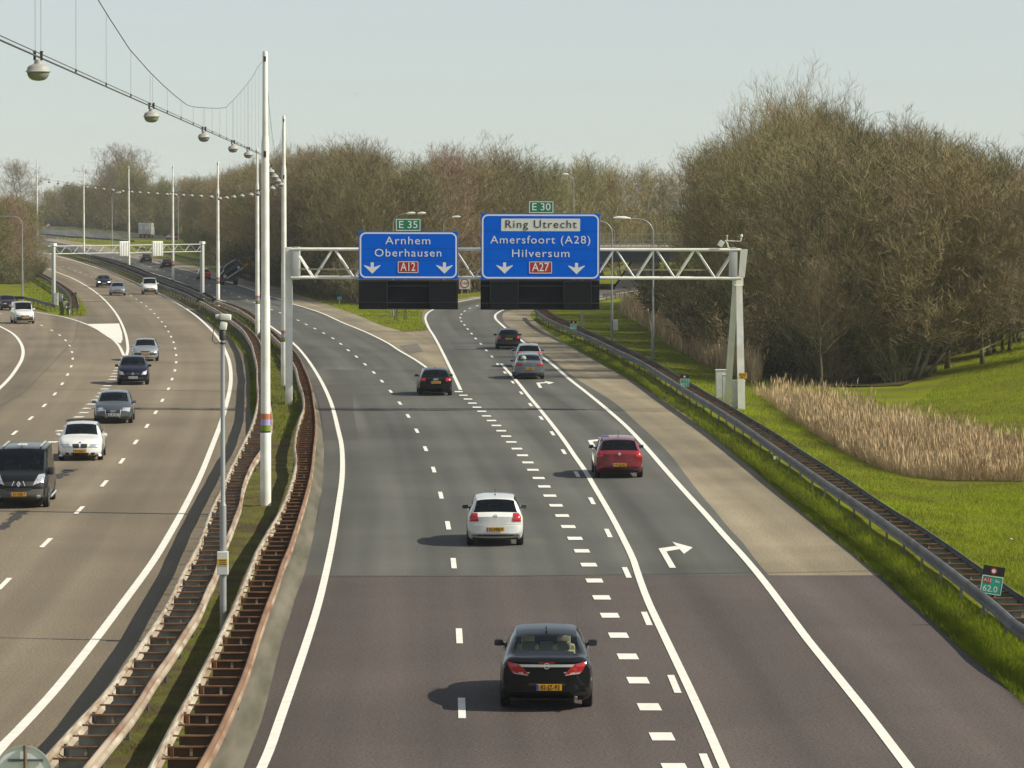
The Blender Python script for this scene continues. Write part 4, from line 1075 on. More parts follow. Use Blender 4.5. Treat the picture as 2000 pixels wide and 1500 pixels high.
street_lamp('street lamp with a grey box on its post, right of the larger sign', 1195, 668, 431, -45, box=True)
street_lamp('tall street lamp standing in the grass seen through the gantry lattice', 1275, 706, 427, -78, head_px=36)
street_lamp('street lamp post mostly hidden behind the larger blue sign', 1137, 652, 452, -40)

# ================================================================ traffic camera on a grey pole
p = P(436, 1232, 0.28)
t = thing('traffic_camera', 'white traffic camera on a tall grey pole with a grey control box in the median', 'traffic camera', p)
zc = PY(444, 672, p.y).z
b = MB(); b.tube([(0, 0, -0.05), (0, 0, 2.9)], 0.078, 14); b.build('lower_pole', M['pole_grey'], t, angle=50)
b = MB(); b.tube([(0, 0, 2.9), (0, 0, 2.97), (0, 0, zc)], [0.078, 0.055, 0.050], 14); b.build('pole', M['pole_grey'], t, angle=50)
zb1, zb2 = PY(436, 1145, p.y).z, PY(436, 1100, p.y).z
b = MB(); b.bbox((0, -0.10, (zb1 + zb2) / 2), (0.25, 0.2, zb2 - zb1), 0.012); bx = b.build('control_box', M['cabinet'], t)
b = MB(); b.bbox((0, -0.204, (zb1 + zb2) / 2 + 0.03), (0.24, 0.008, 0.16), 0.002); pl_ = b.build('warning_plate', M['yellow'], bx)
b = MB()
for k in range(3): b.box((0.005 * k, -0.209, (zb1 + zb2) / 2 + 0.075 - k * 0.045), (0.17 - 0.03 * (k == 1), 0.002, 0.018))
b.build('printed_line', M['sign_black'], bx)
b = MB(); b.lathe([(0.03, -0.22), (0.075, -0.20), (0.085, -0.02), (0.04, 0.04)], (0, 0, zc + 0.02), 12); b.lathe([(0.07, 0.02), (0.07, 0.06)], (0, 0, zc - 0.30), 12); b.build('neck_clamp', M['dark_metal'], t, angle=40)
b = MB(); b.bbox((0.02, 0, zc + 0.14), (0.16, 0.16, 0.20), 0.045, Matrix.Rotation(.15, 3, 'Y')); b.build('pan_head', M['white_metal'], t, angle=40)
b = MB(); b.bbox((0.07, 0, zc + 0.34), (0.25, 0.17, 0.14), 0.03, Matrix.Rotation(.06, 3, 'Y')); b.build('camera_housing', M['white_metal'], t, angle=40)
b = MB(); b.lathe([(0.05, -0.09), (0.055, 0.0), (0.045, 0.02), (0.0, 0.02)], (-0.07, 0, zc + 0.35), 12, axis='X'); b.build('lens_hood', M['grey_metal'], t, angle=40)
b = MB(); b.tube([(-0.12, 0, zc + 0.33), (-0.20, 0, zc + 0.1), (-0.24, 0, zc - 0.2), (-0.16, 0, zc - 0.28), (-0.06, 0, zc - 0.22)], 0.009, 6); b.build('cable_loop', M['cable'], t)

# ================================================================ small signs
def hecto(label, x, y, Y, s_, lines, tilt=0.0, onpost=0.9):
    p = PY(x, y, Y)
    t = thing('distance_sign', label, 'distance sign', p, 0, 'green distance plates')
    t.rotation_euler = (0, tilt, 0)
    b = MB(); b.bbox((0, 0, -0.10), (0.46, 0.015, 0.40), 0.004); f = b.build('face_panel', M['sign_teal'], t)
    b = MB(); border(b, -0.225, 0.225, -0.295, 0.095, 0.015, 0.014, -0.012, -0.008); b.build('border', W_, f)
    b = MB(); b.bbox((0, 0, 0.21), (0.47, 0.015, 0.20), 0.004); tp_ = b.build('top_panel', M['sign_black'], t)
    b = MB(); b.lathe([(0.045, -0.012), (0.072, -0.012)], (0, 0, 0.21), 20, axis='Y'); b.build('red_ring', M['sign_red'], tp_)
    b = MB(); b.lathe([(0.0, -0.010), (0.055, -0.010)], (0, 0, 0.21), 20, axis='Y'); b.build('ring_centre', W_, tp_)
    b = MB(); b.prism(rrect(-0.18, -0.02, -0.06, 0.055, 0.015), -0.012, -0.008); r_ = b.build('route_number', M['sign_red'], f)
    text(lines[0], 0.10, 'lettering', W_, r_, -0.10, -0.013, -0.003, thick=0.001); text(lines[1], 0.09, 'lettering', W_, f, 0.11, -0.010, -0.005, thick=0.001); text(lines[2], 0.19, 'lettering', W_, f, -0.02, -0.010, -0.185, thick=0.001)
    b = MB(); b.box((0, 0.02, -0.30 - onpost / 2 + 0.3), (0.04, 0.03, onpost + 0.3)); b.build('post', M['pole_grey'], t)
    t.scale = (s_,) * 3
hecto('tilted green distance plate reading 62.0 on the right barrier, close to the right edge', 1938, 1134, 88.2, 1.12, ('A12', 'Re', '62.0'), RAD(9))
hecto('green distance plate reading 62.1 on the right barrier, left of the grey cabinets', 1337, 743.5, 188.8, 1.0, ('A12', 'Re', '62.1'))
hecto('far small green distance plate on the right barrier, near the bend of the exit', 1120, 635, 273, 1.0, ('A27', 'Re', '62.2'))
hecto('green distance plate above the blunt end of the island barrier', 145.5, 578, 377, 1.1, ('A12', 'Li', '62.2'), RAD(-12))
# speed limit sign 100
p = PY(907.5, 553.5, 397)
t = thing('speed_sign', 'speed limit sign reading 100 on two thin posts between the blue signs', 'speed sign', (p.x, 397, 0))
b = MB(); b.prism(rrect(-0.58, 0.58, p.z - 0.62, p.z + 0.62, 0.1), -0.04, 0.0); f = b.build('back_board', M['cabinet'], t)
b = MB(); b.lathe([(0.0, -0.044), (0.5, -0.044)], (0, 0, p.z), 28, axis='Y'); f = b.build('face', W_, t)
b = MB(); b.lathe([(0.38, -0.05), (0.5, -0.05)], (0, 0, p.z), 28, axis='Y'); b.build('red_ring', M['sign_red'], f)
o = text('100', 0.42, 'lettering', M['sign_black'], f, 0, -0.05, p.z); fit(o, 0.62)
for x in (-0.35, 0.35):
    b = MB(); b.tube([(x, 0.04, 0), (x, 0.04, p.z)], 0.04, 8); b.build('post', M['pole_grey'], t)
p = PY(94, 440, 950)
t = thing('prohibition_sign', 'round red-rimmed sign far off beside the distant road at the left', 'road sign', (p.x, 950, zg(950)))
hz = p.z - zg(950)
b = MB(); b.lathe([(0.0, -0.03), (0.62, -0.03), (0.62, 0.0)], (0, 0, hz), 24, axis='Y'); f = b.build('face', W_, t)
b = MB(); b.lathe([(0.42, -0.04), (0.62, -0.04)], (0, 0, hz), 24, axis='Y'); b.build('red_ring', M['sign_red'], f)
b = MB(); b.box((0, -0.04, hz), (0.95, 0.01, 0.12), Matrix.Rotation(0.8, 3, 'Y')); b.build('red_bar', M['sign_red'], f)
b = MB(); b.tube([(0, 0.04, 0), (0, 0.04, hz + 0.3)], 0.05, 8); b.build('post', M['pole_grey'], t)
# back of a round sign at the lower left corner
p = PY(46, 1512, 52)
t = thing('round_sign', 'grey back of a round sign on a brown post in the lower left corner', 'road sign', (p.x, 52, 0))
b = MB(); b.lathe([(0.0, 0.0), (0.40, 0.0), (0.41, 0.012), (0.40, 0.024), (0.0, 0.024)], (0, 0, p.z), 40, axis='Y'); b.build('disc', mat('grey_sign_back', (0.86, 0.88, 0.90), 0.45, c2=(0.78, 0.80, 0.82), scale=2.0), t, angle=40)
b = MB(); b.lathe([(0.385, -0.012), (0.412, -0.012), (0.412, 0.0)], (0, 0, p.z), 40, axis='Y'); b.build('rim', M['grey_metal'], t)
b = MB(); b.tube([(0.03, -0.04, -0.1), (0.03, -0.04, p.z + 0.42)], 0.026, 10); b.build('post', mat('brown_post', (0.22, 0.16, 0.11), 0.7, var=0.3, scale=6), t, angle=50)
b = MB(); b.box((0.03, -0.02, p.z + 0.2), (0.5, 0.02, 0.035)); b.box((0.03, -0.02, p.z - 0.2), (0.5, 0.02, 0.035)); b.build('clamp', M['galv'], t)
# little red reflector plate on the right barrier
p = PY(1513, 885, P(1513, 885, 0.6).y - 0.12)
t = thing('reflector', 'small red reflector plate on the front rail of the right barrier', 'reflector', p)
b = MB(); b.bbox((0, 0, 0.03), (0.11, 0.03, 0.26), 0.008); b.build('face', M['sign_red'], t); b = MB(); b.box((0, 0, -0.17), (0.09, 0.02, 0.14)); b.build('lower_plate', W_, t)
# short blue post and thin posts on the grass wedge
p = P(663, 597); t = thing('marker_post', 'short thin post with a blue plate on the grass wedge', 'marker post', p)
b = MB(); b.tube([(0, 0, 0), (0, 0, 0.9)], 0.03, 6); b.build('post', M['pole_grey'], t); b = MB(); b.bbox((0, -0.04, 0.75), (0.42, 0.02, 0.28), 0.01); b.build('plate', mat('marker_blue', (0.04, 0.22, 0.36), 0.5), t)
t = thing('thin_stakes', 'dark thin sign legs in the grass wedge under the left signal board', 'stakes', P(780, 628))
for k, (x, yb) in enumerate(((771, 626), (775, 625), (789.5, 625), (793, 625))):
    q = P(x, yb) - t.location
    b = MB(); b.tube([q, q + Vector((0, 0, 3.0))], 0.035, 6); b.build('leg', M['dark_metal'], t)

# ================================================================ viaduct at the right
Yv = 438.0
t = thing('viaduct', 'concrete viaduct with railings over the exit road, partly behind the right trees', 'bridge', (PY(1200, 500, Yv).x, Yv, 0))
ox = t.location.x
X0, X1 = PY(1060, 500, Yv).x - ox, PY(1330, 500, Yv).x - ox
zd1, zd0 = PY(1210, 472, Yv).z, PY(1210, 488, Yv).z
b = MB(); b.box(((X0 + X1) / 2, 16, zd0 + 0.12), (X1 - X0, 32, 0.3)); b.build('deck', M['concrete'], t)  # carried far back out of sight, to darken the opening beneath
b = MB()
for k in range(10): b.box(((X0 + X1) / 2, 0.6 + k * 3.3, zd0 - 0.75), (X1 - X0, 0.3, 1.4))
b.build('girder', M['bridge_dark'], t)
b = MB()
for z in (0.35, 0.75, 1.15, 1.9): b.box(((X0 + X1) / 2, 0.0, zd0 + z), (X1 - X0, 0.05, 0.07))
n = 26
for k in range(n): b.box((X0 + (X1 - X0) * k / (n - 1), 0.0, zd0 + 1.0), (0.07, 0.07, 2.0))
b.build('railing', M['pole_grey'], t)
xa = PY(1236, 540, Yv).x - ox
b = MB(); vs = [(xa - 2.3, 1, -0.1), (xa + 3.2, 1, -0.1), (xa + 3.2, 1, zd0 - 0.5), (xa + 0.6, 1, zd0 - 0.5), (xa - 2.3, 8, -0.1), (xa + 3.2, 8, -0.1), (xa + 3.2, 8, zd0 - 0.5), (xa + 0.6, 8, zd0 - 0.5)]
b.add(vs, [(0, 1, 2, 3), (7, 6, 5, 4), (3, 7, 4, 0), (0, 4, 5, 1)]); b.build('abutment', M['concrete'], t)
for k in range(2):
    b = MB(); b.box((xa - 4.6, 2.4 + k * 3.4, (zd0 - 1.4) / 2), (0.7, 0.7, zd0 - 1.4)); b.build('pier', M['concrete'], t)
# ================================================================ litter and a bird
rg = random.Random(12)
lm = mat('litter_paper', (0.72, 0.74, 0.76), 0.7, var=0.2, scale=20)
for (x, y, s_) in [(432, 1299, 0.20), (455, 1130, 0.10), (316, 1345, 0.10), (301, 1377, 0.07), (371, 1345, 0.09), (315, 1398, 0.11), (322, 1342, 0.08), (420, 1237, 0.14), (1975, 1057, 0.14), (1867, 1211, 0.07), (1957, 1270, 0.08), (474, 1075, 0.06)]:
    b = MB()
    pts = [(s_ * rg.uniform(0.35, 0.7) * math.cos(a), s_ * rg.uniform(0.3, 0.6) * math.sin(a), rg.uniform(0.01, 0.35 * s_)) for a in np.linspace(0, 6.28, 7)[:-1]]
    vs = pts + [(0, 0, 0.5 * s_), (0, 0, 0.0)]
    b.add(vs, [(k, (k + 1) % 6, 6) for k in range(6)] + [((k + 1) % 6, k, 7) for k in range(6)])
    o = b.build('paper_litter', lm); o.location = P(x, y); o.location.z += 0.03
    tag(o, 'white scrap of litter lying on the ground beside the barriers', 'litter', 'scraps of litter')
p = PY(695, 183, 700)
b = MB()
b.tube([(-0.16, 0, 0), (-0.08, 0, 0.02), (0.06, 0, 0.02), (0.14, 0, 0.03), (0.19, 0, 0.03)], [0.01, 0.055, 0.06, 0.035, 0.008], 8)
b.add([(-0.02, 0, 0.03), (0.06, 0, 0.03), (0.0, 0.22, 0.10), (-0.10, 0.40, 0.06), (-0.04, 0.2, 0.09)], [(0, 1, 2, 4), (4, 2, 3)]); b.add([(-0.02, 0, 0.03), (0.06, 0, 0.03), (0.0, -0.22, 0.10), (-0.10, -0.40, 0.06), (-0.04, -0.2, 0.09)], [(0, 4, 2, 1), (4, 3, 2)])
o = b.build('flying_bird', M['dark_metal']); o.location = p
tag(o, 'tiny dark bird flying in the pale sky', 'bird')
# ================================================================ vehicles
GLASS = glass_mat('car_glass', (0.42, 0.50, 0.47), 0.72)
GLASS_C = glass_mat('clear_car_glass', (0.72, 0.76, 0.70), 0.93)
GLASS_D = glass_mat('dark_car_glass', (0.22, 0.27, 0.26), 0.55)
def paint(name, c, rough=0.35, metal=0.0, coat=1.0):
    k = 'paint_' + name
    dk = max(c) < 0.05
    if k not in M: M[k] = mat(k, tuple(x * .6 for x in c) if dk else c, rough, metal, c2=tuple(x * (.5 if dk else .9) for x in c), scale=3.0, coat=.45 if dk else coat, spec=.2 if dk else None)
    return M[k]
M['interior'] = mat('dark_interior', (0.030, 0.031, 0.032), 0.8)
M['beige'] = mat('beige_seat', (0.66, 0.62, 0.46), 0.7, var=0.15, scale=8)
M['seat_grey'] = mat('grey_seat', (0.10, 0.10, 0.10), 0.8, var=0.2, scale=8)
M['chrome'] = mat('chrome', (0.66, 0.68, 0.70), 0.25, 0.35)
M['rim'] = mat('alloy_rim', (0.48, 0.49, 0.50), 0.35, 0.7)
M['tail'] = mat('tail_lamp_red', (0.42, 0.012, 0.016), 0.12, coat=1.0)
M['tail_clear'] = mat('tail_lamp_clear', (0.60, 0.42, 0.42), 0.15, coat=1.0)
M['tail_lit'] = emis_mat('tail_lamp_lit', (1.0, 0.06, 0.03), 1.2)
M['head'] = mat('headlamp', (0.62, 0.65, 0.68), 0.10, 0.3, c2=(0.30, 0.33, 0.36), scale=9, coat=1.0)
M['head_lit'] = emis_mat('headlamp_lit', (1.0, 0.96, 0.9), 3.0)
M['plastic'] = mat('dark_plastic', (0.025, 0.026, 0.028), 0.6)
M['skin'] = mat('skin', (0.50, 0.30, 0.21), 0.6)
M['hair'] = mat('hair', (0.05, 0.035, 0.022), 0.8)
M['cloth_dark'] = mat('dark_coat', (0.03, 0.032, 0.045), 0.9)
M['cloth_pale'] = mat('pale_shirt', (0.42, 0.42, 0.42), 0.9)
# stations from the rear end (0) to the nose (1): s, roof or bonnet height / H, belt height / H, half width of the top / half width, tag of the stretch that follows
TYPES = {
 'hatch': [(0, .60, .56, .80, ''), (.025, .66, .60, .80, ''), (.04, .69, .615, .78, 'R'), (.125, .935, .62, .66, ''), (.15, .955, .62, .66, 'S'), (.28, .99, .62, .675, 'S'), (.415, 1.0, .615, .685, ''), (.435, 1.0, .615, .685, 'S'), (.60, .962, .60, .665, 'W'), (.755, .70, .59, .76, ''), (.79, .665, .60, .80, ''), (.88, .61, .56, .78, ''), (.955, .53, .49, .72, ''), (1, .40, .38, .70, '')],
 'wagon': [(0, .58, .54, .82, ''), (.02, .64, .60, .82, ''), (.03, .67, .62, .80, 'R'), (.085, .93, .63, .70, ''), (.105, .955, .63, .70, 'S'), (.25, .99, .63, .70, 'S'), (.40, 1.0, .625, .70, ''), (.42, 1.0, .625, .70, 'S'), (.60, .965, .61, .68, 'W'), (.745, .71, .60, .78, ''), (.78, .675, .605, .80, ''), (.88, .62, .57, .78, ''), (.955, .54, .50, .72, ''), (1, .41, .39, .70, '')],
 'sedan': [(0, .64, .60, .78, ''), (.02, .70, .63, .80, ''), (.035, .715, .635, .80, ''), (.115, .745, .64, .76, 'R'), (.245, .935, .635, .655, ''), (.27, .955, .635, .655, 'S'), (.36, .99, .63, .665, 'S'), (.47, 1.0, .625, .67, ''), (.485, 1.0, .625, .67, 'S'), (.60, .965, .615, .655, 'W'), (.745, .72, .605, .76, ''), (.78, .685, .61, .79, ''), (.88, .63, .58, .78, ''), (.955, .55, .51, .72, ''), (1, .42, .40, .68, '')],
 'van': [(0, .90, .56, .84, ''), (.015, .965, .57, .84, ''), (.03, .985, .57, .84, ''), (.40, 1.0, .57, .845, ''), (.60, .995, .57, .84, 'S'), (.70, .975, .565, .82, 'W'), (.855, .635, .54, .80, ''), (.875, .605, .54, .82, ''), (.94, .545, .50, .80, ''), (.975, .48, .45, .76, ''), (1, .36, .34, .74, '')],
 'smallvan': [(0, .88, .55, .80, ''), (.015, .955, .56, .80, ''), (.03, .98, .56, .80, ''), (.40, 1.0, .57, .80, ''), (.46, 1.0, .57, .80, 'S'), (.60, .97, .56, .78, 'W'), (.74, .65, .55, .80, ''), (.77, .62, .55, .82, ''), (.88, .57, .53, .80, ''), (.955, .50, .47, .74, ''), (1, .38, .36, .70, '')],
}
def car_grid(kind, L, W, H, clear=0.17, rear_round=0.16, nose_round=0.30):
    st = TYPES[kind]; hw = W / 2
    S_, tags = [], []
    sub = 5
    s = np.array([a[0] for a in st])
    ft, fb, fx = (pchip(s, [a[i] for a in st]) for i in (1, 2, 3))
    for i in range(len(st) - 1):
        for k in range(sub):
            S_.append(s[i] + (s[i + 1] - s[i]) * k / sub); tags.append(st[i][4])
    S_.append(1.0); tags.append('')
    fw = pchip([0, .03, .12, .35, .7, .88, .97, 1], [.93, .965, .99, 1, 1, .985, .93, .88])
    fz = pchip([0, .03, .10, .9, .97, 1], [.25, .22, clear / H + .0, clear / H, .15, .20])
    rows_ = []
    for q in S_:
        zt, zb_, xr = float(ft(q)) * H, float(fb(q)) * H, float(fx(q)) * hw
        w_ = float(fw(q)) * hw; z0 = max(clear, float(fz(q)) * H * (1.0 if q < .5 else 1.0)) if 0.1 < q < 0.9 else float(fz(q)) * H
        zb_ = min(zb_, zt - 0.03)
        zm = z0 + (zb_ - z0) * 0.52
        xb = min(w_ * 0.945, w_)
        if zt - zb_ < 0.12: xr = max(xr, w_ * 0.80)
        xt = xr if zt - zb_ > 0.12 else w_ * 0.82
        ze = zt - min(0.05, (zt - zb_) * 0.25)
        X = [0, w_ * .78, w_ * .93, w_ * .985, w_, w_ * .985, xb, xt, xt * .52, 0]
        Z = [z0, z0, z0 + .05, z0 + (zm - z0) * .55, zm, zb_ - (zb_ - zm) * .25, zb_, ze, zt - (zt - ze) * .22, zt]
        rows_.append((X, Z))
    sk = 4; NP = 10
    pk = np.arange(NP)
    qs = np.linspace(0, NP - 1, (NP - 1) * sk + 1)
    pts = []
    for i, (X, Z) in enumerate(rows_):
        X2, Z2 = pchip(pk, X)(qs), pchip(pk, Z)(qs)
        pts.append((X2, Z2))
    y = np.array(S_) * L - L / 2
    def bend(x, yy, z):
        a = abs(x) / hw
        dr = yy + L / 2; df = L / 2 - yy
        if dr < 0.9: yy = yy + rear_round * a ** 3 * (1 - dr / 0.9) ** 2 * (0.5 if z > H * .7 else 1)
        if df < 1.3: yy = yy - nose_round * a ** 2.6 * (1 - df / 1.3) ** 1.4
        return yy
    nk = len(qs); full = []
    for i in range(len(y)):
        X2, Z2 = pts[i]; ring = []
        for k in range(nk): ring.append((X2[k], bend(X2[k], y[i], Z2[k]), Z2[k]))
        for k in range(nk - 2, 0, -1): ring.append((-X2[k], bend(X2[k], y[i], Z2[k]), Z2[k]))
        full.append(ring)
    return full, tags, sk, nk, bend, y, pts
def build_car(name, label, cat, kind, L, W, H, col, px, head, dirn, lights=None, plate=('yellow', ''), glass=None, seats='grey', badge=None, rear=True, plate_w=0.52, mirror=None, extras=None, group='cars on the motorway', wheel_r=0.315, lit=(), tail=None, front=None, bumper=None, roofcol=None):
    """dirn +1 drives away from the camera, -1 comes towards it; px is where the visible axle touches the road"""
    full, tags, sk, nk, bend, y, pts = car_grid(kind, L, W, H)
    ax_r, ax_f = -L / 2 + L * (0.185 if kind != 'sedan' else 0.20), L / 2 - L * 0.195
    if kind == 'van': ax_r, ax_f = -L / 2 + 0.78, L / 2 - 0.88
    g = P(*px); a2 = P(*head)
    d = (a2 - g); d.z = 0; d.normalize()
    if d.y * dirn < 0: d = -d
    rz = math.atan2(d.y, d.x) - math.pi / 2
    off = ax_r if dirn > 0 else ax_f
    # the camera sees the near face of the tyre at the road
    loc = g - d * off; loc.z = zg(loc.y) + 0.02
    t = thing(name, label, cat, loc, rz, group)
    sl = (zg(loc.y + 2) - zg(loc.y - 2)) / 4
    if abs(sl) > 1e-4: t.rotation_euler = (math.atan(sl) * dirn, 0, rz)
    n = len(full[0]); body = MB(); gl = {'R': MB(), 'W': MB(), 'Sl': MB(), 'Sr': MB()}
    allv = [p for r in full for p in r]
    keep = []; gf = {k: [] for k in gl}
    kb, ke, kt = 6 * sk, 7 * sk, 9 * sk       # belt row, roof edge row, roof centre row
    for i in range(len(full) - 1):
        tg = tags[i]
        for k in range(n):
            j = (k + 1) % n
            f = (i * n + k, i * n + j, (i + 1) * n + j, (i + 1) * n + k)
            kk = min(k, n - 1 - k) if k >= nk - 1 else k          # row index on the half profile
            right = k < nk - 1
            if tg == 'R' and kk >= ke and H: gf['R'].append(f)
            elif tg == 'W' and kk >= ke: gf['W'].append(f)
            elif tg in ('S',) and kb + 1 <= kk < ke - 0: gf['Sr' if right else 'Sl'].append(f)
            else: keep.append(f)
    def cap(i, flip):
        ring = full[i]; fs = []
        nx = 10; base = len(body.v)
        grid = []
        for k in range(nk):
            xr_, yy, z = ring[k]; row = []
            for q in range(nx + 1):
                x = xr_ * (1 - 2 * q / nx); row.append(len(allv)); allv.append((x, bend(x, y[i], z), z))
            grid.append(row)
        for k in range(nk - 1):
            for q in range(nx):
                f = (grid[k][q], grid[k][q + 1], grid[k + 1][q + 1], grid[k + 1][q])
                fs.append(f if flip else f[::-1])
        return fs
    c1 = cap(0, True); c2 = cap(len(full) - 1, False)
    bvh = BVHTree.FromPolygons([Vector(v) for v in allv], keep + c1 + c2 + sum(gf.values(), []))
    def sub(fs, name_, m, parent, smooth_angle=38, off=0.0):
        used = {}; vs = []; out = []
        for f in fs:
            o = []
            for i in f:
                if i not in used: used[i] = len(vs); vs.append(allv[i])
                o.append(used[i])
            out.append(o)
        b = MB(); b.add(vs, out)
        ob = b.build(name_, m, parent, angle=smooth_angle)
        bm = bmesh.new(); bm.from_mesh(ob.data); bmesh.ops.remove_doubles(bm, verts=bm.verts, dist=0.0004)
        bmesh.ops.recalc_face_normals(bm, faces=bm.faces); bm.to_mesh(ob.data); bm.free()
        ob.data.polygons.foreach_set('use_smooth', [True] * len(ob.data.polygons)); ob.data.set_sharp_from_angle(angle=RAD(smooth_angle))
        return ob
    bo = sub(keep + c1 + c2, 'body', col, t)
    glass = glass or GLASS
    gr = sub(gf['R'], 'rear_window', glass, t) if gf['R'] else None
    sub(gf['W'], 'windscreen', glass, t)
    sub(gf['Sl'], 'side_window', glass, t); sub(gf['Sr'], 'side_window', glass, t)
    # cabin: floor, dashboard, seats
    b = MB(); zf = H * .36
    b.box((0, 0, zf), (W * .84, L * .62, 0.05)); b.box((0, L * .2, H * .50), (W * .78, 0.45, 0.14)); b.box((0, -L * .5 + L * .13, H * .53), (W * .70, L * .16, 0.04)) if kind != 'van' else None
    b.box((0, L * 0.36, H * .35), (W * .7, 0.2, H * .3))
    b.build('interior', M['interior'] if seats != 'beige' else M['beige'], t)
    sm = M['beige'] if seats == 'beige' else M['seat_grey']
    srow = [(.30, (-.36, 0, .36) if seats == 'beige' else (-.36, .36)), (.52, (-.37, .37))] if kind not in ('van', 'smallvan') else [(.62, (-.42, .42))]
    for s_, xs in srow:
        for x in xs:
            yb_ = -L / 2 + L * s_
            b = MB(); b.bbox((x, yb_, H * .52), (0.46, 0.16, 0.58), 0.06, Matrix.Rotation(0.16, 3, 'X'))
            b.bbox((x, yb_ - 0.06, H * .52 + 0.38), (0.27, 0.10, 0.17), 0.04); b.tube([(x - .05, yb_ - .05, H * .52 + .25), (x - .05, yb_ - .05, H * .52 + .35)], .01, 6); b.tube([(x + .05, yb_ - .05, H * .52 + .25), (x + .05, yb_ - .05, H * .52 + .35)], .01, 6)
            b.build('seat', sm, t, angle=40)
    b = MB(); c0 = Vector((-0.37, L * .135, H * .56))
    ring = [c0 + Matrix.Rotation(-0.45, 3, 'X') @ Vector((0.18 * math.cos(a), 0, 0.18 * math.sin(a))) for a in np.linspace(0, 2 * math.pi, 17)]
    b.tube(ring, 0.016, 6); b.build('steering_wheel', M['plastic'], t)
    # wheels
    rw = wheel_r; zc_ = rw - 0.02
    for ya in (ax_r, ax_f):
        for s_ in (-1, 1):
            wx = s_ * (W / 2 - 0.105)
            wh = MB(); wh.lathe([(rw * .62, -.10), (rw * .90, -.105), (rw * .985, -.085), (rw, -.05), (rw, .05), (rw * .985, .085), (rw * .90, .105), (rw * .62, .10)], (wx, ya, zc_), 24, axis='X')
            tyre = wh.build('wheel', M['rubber'], t, angle=40)
            b = MB(); xo = wx + s_ * 0.085
            b.lathe([(rw * .64, s_ * .012), (rw * .58, s_ * .0), (rw * .52, -s_ * .03)], (xo, ya, zc_), 24, axis='X')
            for k in range(7):
                a = 2 * math.pi * k / 7
                b.box((xo, ya + math.cos(a) * rw * .33, zc_ + math.sin(a) * rw * .33), (0.025, rw * .12, rw * .56), Matrix.Rotation(a - math.pi / 2, 3, 'X'))
            b.lathe([(rw * .13, s_ * .016), (0.0, s_ * .02)], (xo, ya, zc_), 12, axis='X')
            b.build('rim', M['rim'], tyre, angle=40)
            # black disc on the body side, standing in for the shade inside the wheel well
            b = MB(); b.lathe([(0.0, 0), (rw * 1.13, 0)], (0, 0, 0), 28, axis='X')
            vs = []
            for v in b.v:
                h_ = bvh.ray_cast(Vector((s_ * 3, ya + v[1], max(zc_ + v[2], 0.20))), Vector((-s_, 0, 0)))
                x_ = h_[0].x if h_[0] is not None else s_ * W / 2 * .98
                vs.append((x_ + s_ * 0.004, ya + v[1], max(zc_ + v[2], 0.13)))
            b.v = vs; b.build('wheel_arch_shade', M['rubber'], t)
    b = MB(); b.box((0, 0, 0.24), (W * .80, L * .86, 0.10)); b.build('underbody', M['rubber'], t)
    # patches cast on the nose or the tail
    def cast(x, z, back=True):
        h_ = bvh.ray_cast(Vector((x, -5 if back else 5, z)), Vector((0, 1 if back else -1, 0)))
        return h_[0]
    def conform(name_, m, quad, lift=0.012, back=True, parent=None, nu=7, nv=5, mirrorx=False):
        """a thin shell on the tail or nose, outlined by four corner points (x, z)"""
        obs = []
        for mx in ((1, -1) if mirrorx else (1,)):
            q = [Vector((c[0] * mx, c[1], 0)) for c in quad]; b = MB(); sg = -1 if back else 1; ok = True
            for i in range(nv + 1):
                for j in range(nu + 1):
                    p_ = q[0].lerp(q[1], j / nu).lerp(q[3].lerp(q[2], j / nu), i / nv)
                    h_ = cast(p_.x, p_.y, back)
                    if h_ is None:
                        h_ = cast(p_.x * .97, p_.y, back)
                        if h_ is None: h_ = Vector((p_.x, sg * L / 2 * .96, p_.y))
                    b.v.append((p_.x, h_.y + sg * lift, p_.y))
            for p_ in list(b.v): b.v.append((p_[0], p_[1] - sg * (lift + 0.01), p_[2]))
            o_ = (nu + 1) * (nv + 1)
            for i in range(nv):
                for j in range(nu):
                    a = i * (nu + 1) + j; b.f.append((a, a + 1, a + nu + 2, a + nu + 1))
            edge = [j for j in range(nu + 1)] + [(i + 1) * (nu + 1) + nu for i in range(nv)] + [nv * (nu + 1) + nu - 1 - j for j in range(nu)] + [(nv - 1 - i) * (nu + 1) for i in range(nv - 1)]
            for k in range(len(edge)):
                a, c = edge[k], edge[(k + 1) % len(edge)]; b.f.append((a, c, c + o_, a + o_))
            b.mi = [0] * len(b.f)
            ob = b.build(name_, m, parent or t, angle=40)
            bm = bmesh.new(); bm.from_mesh(ob.data); bmesh.ops.recalc_face_normals(bm, faces=bm.faces); bm.to_mesh(ob.data); bm.free()
            obs.append(ob)
        return obs
    hw = W / 2
    back = dirn > 0
    kx = dict(H=H, hw=hw, L=L, t=t, conform=conform, cast=cast, col=col)
    # licence plate
    pm, ptxt, px_, pz = plate[0], plate[1], plate[2] if len(plate) > 2 else 0.0, plate[3] if len(plate) > 3 else H * .36
    def flat_plate(x, z, wd, ht, m, name_, lift=0.02):
        y_ = cast(x, z, back).y; sg = -1 if back else 1
        b = MB(); b.bbox((x, y_ + sg * lift, z), (wd, 0.012, ht), 0.004); return b.build(name_, m, t), y_ + sg * (lift + 0.007)
    po, yp = flat_plate(px_, pz, plate_w, 0.125, M['plate_yellow'] if pm == 'yellow' else M['plate_white'], 'licence_plate', 0.052)
    sg = -1 if back else 1
    b = MB(); b.box((px_ - sg * -1 * -(plate_w / 2 - 0.025) if False else px_ + (-(plate_w / 2 - 0.025) if back else (plate_w / 2 - 0.025)), yp, pz), (0.045, 0.003, 0.108)); b.build('blue_strip', M['eu_blue'], po)
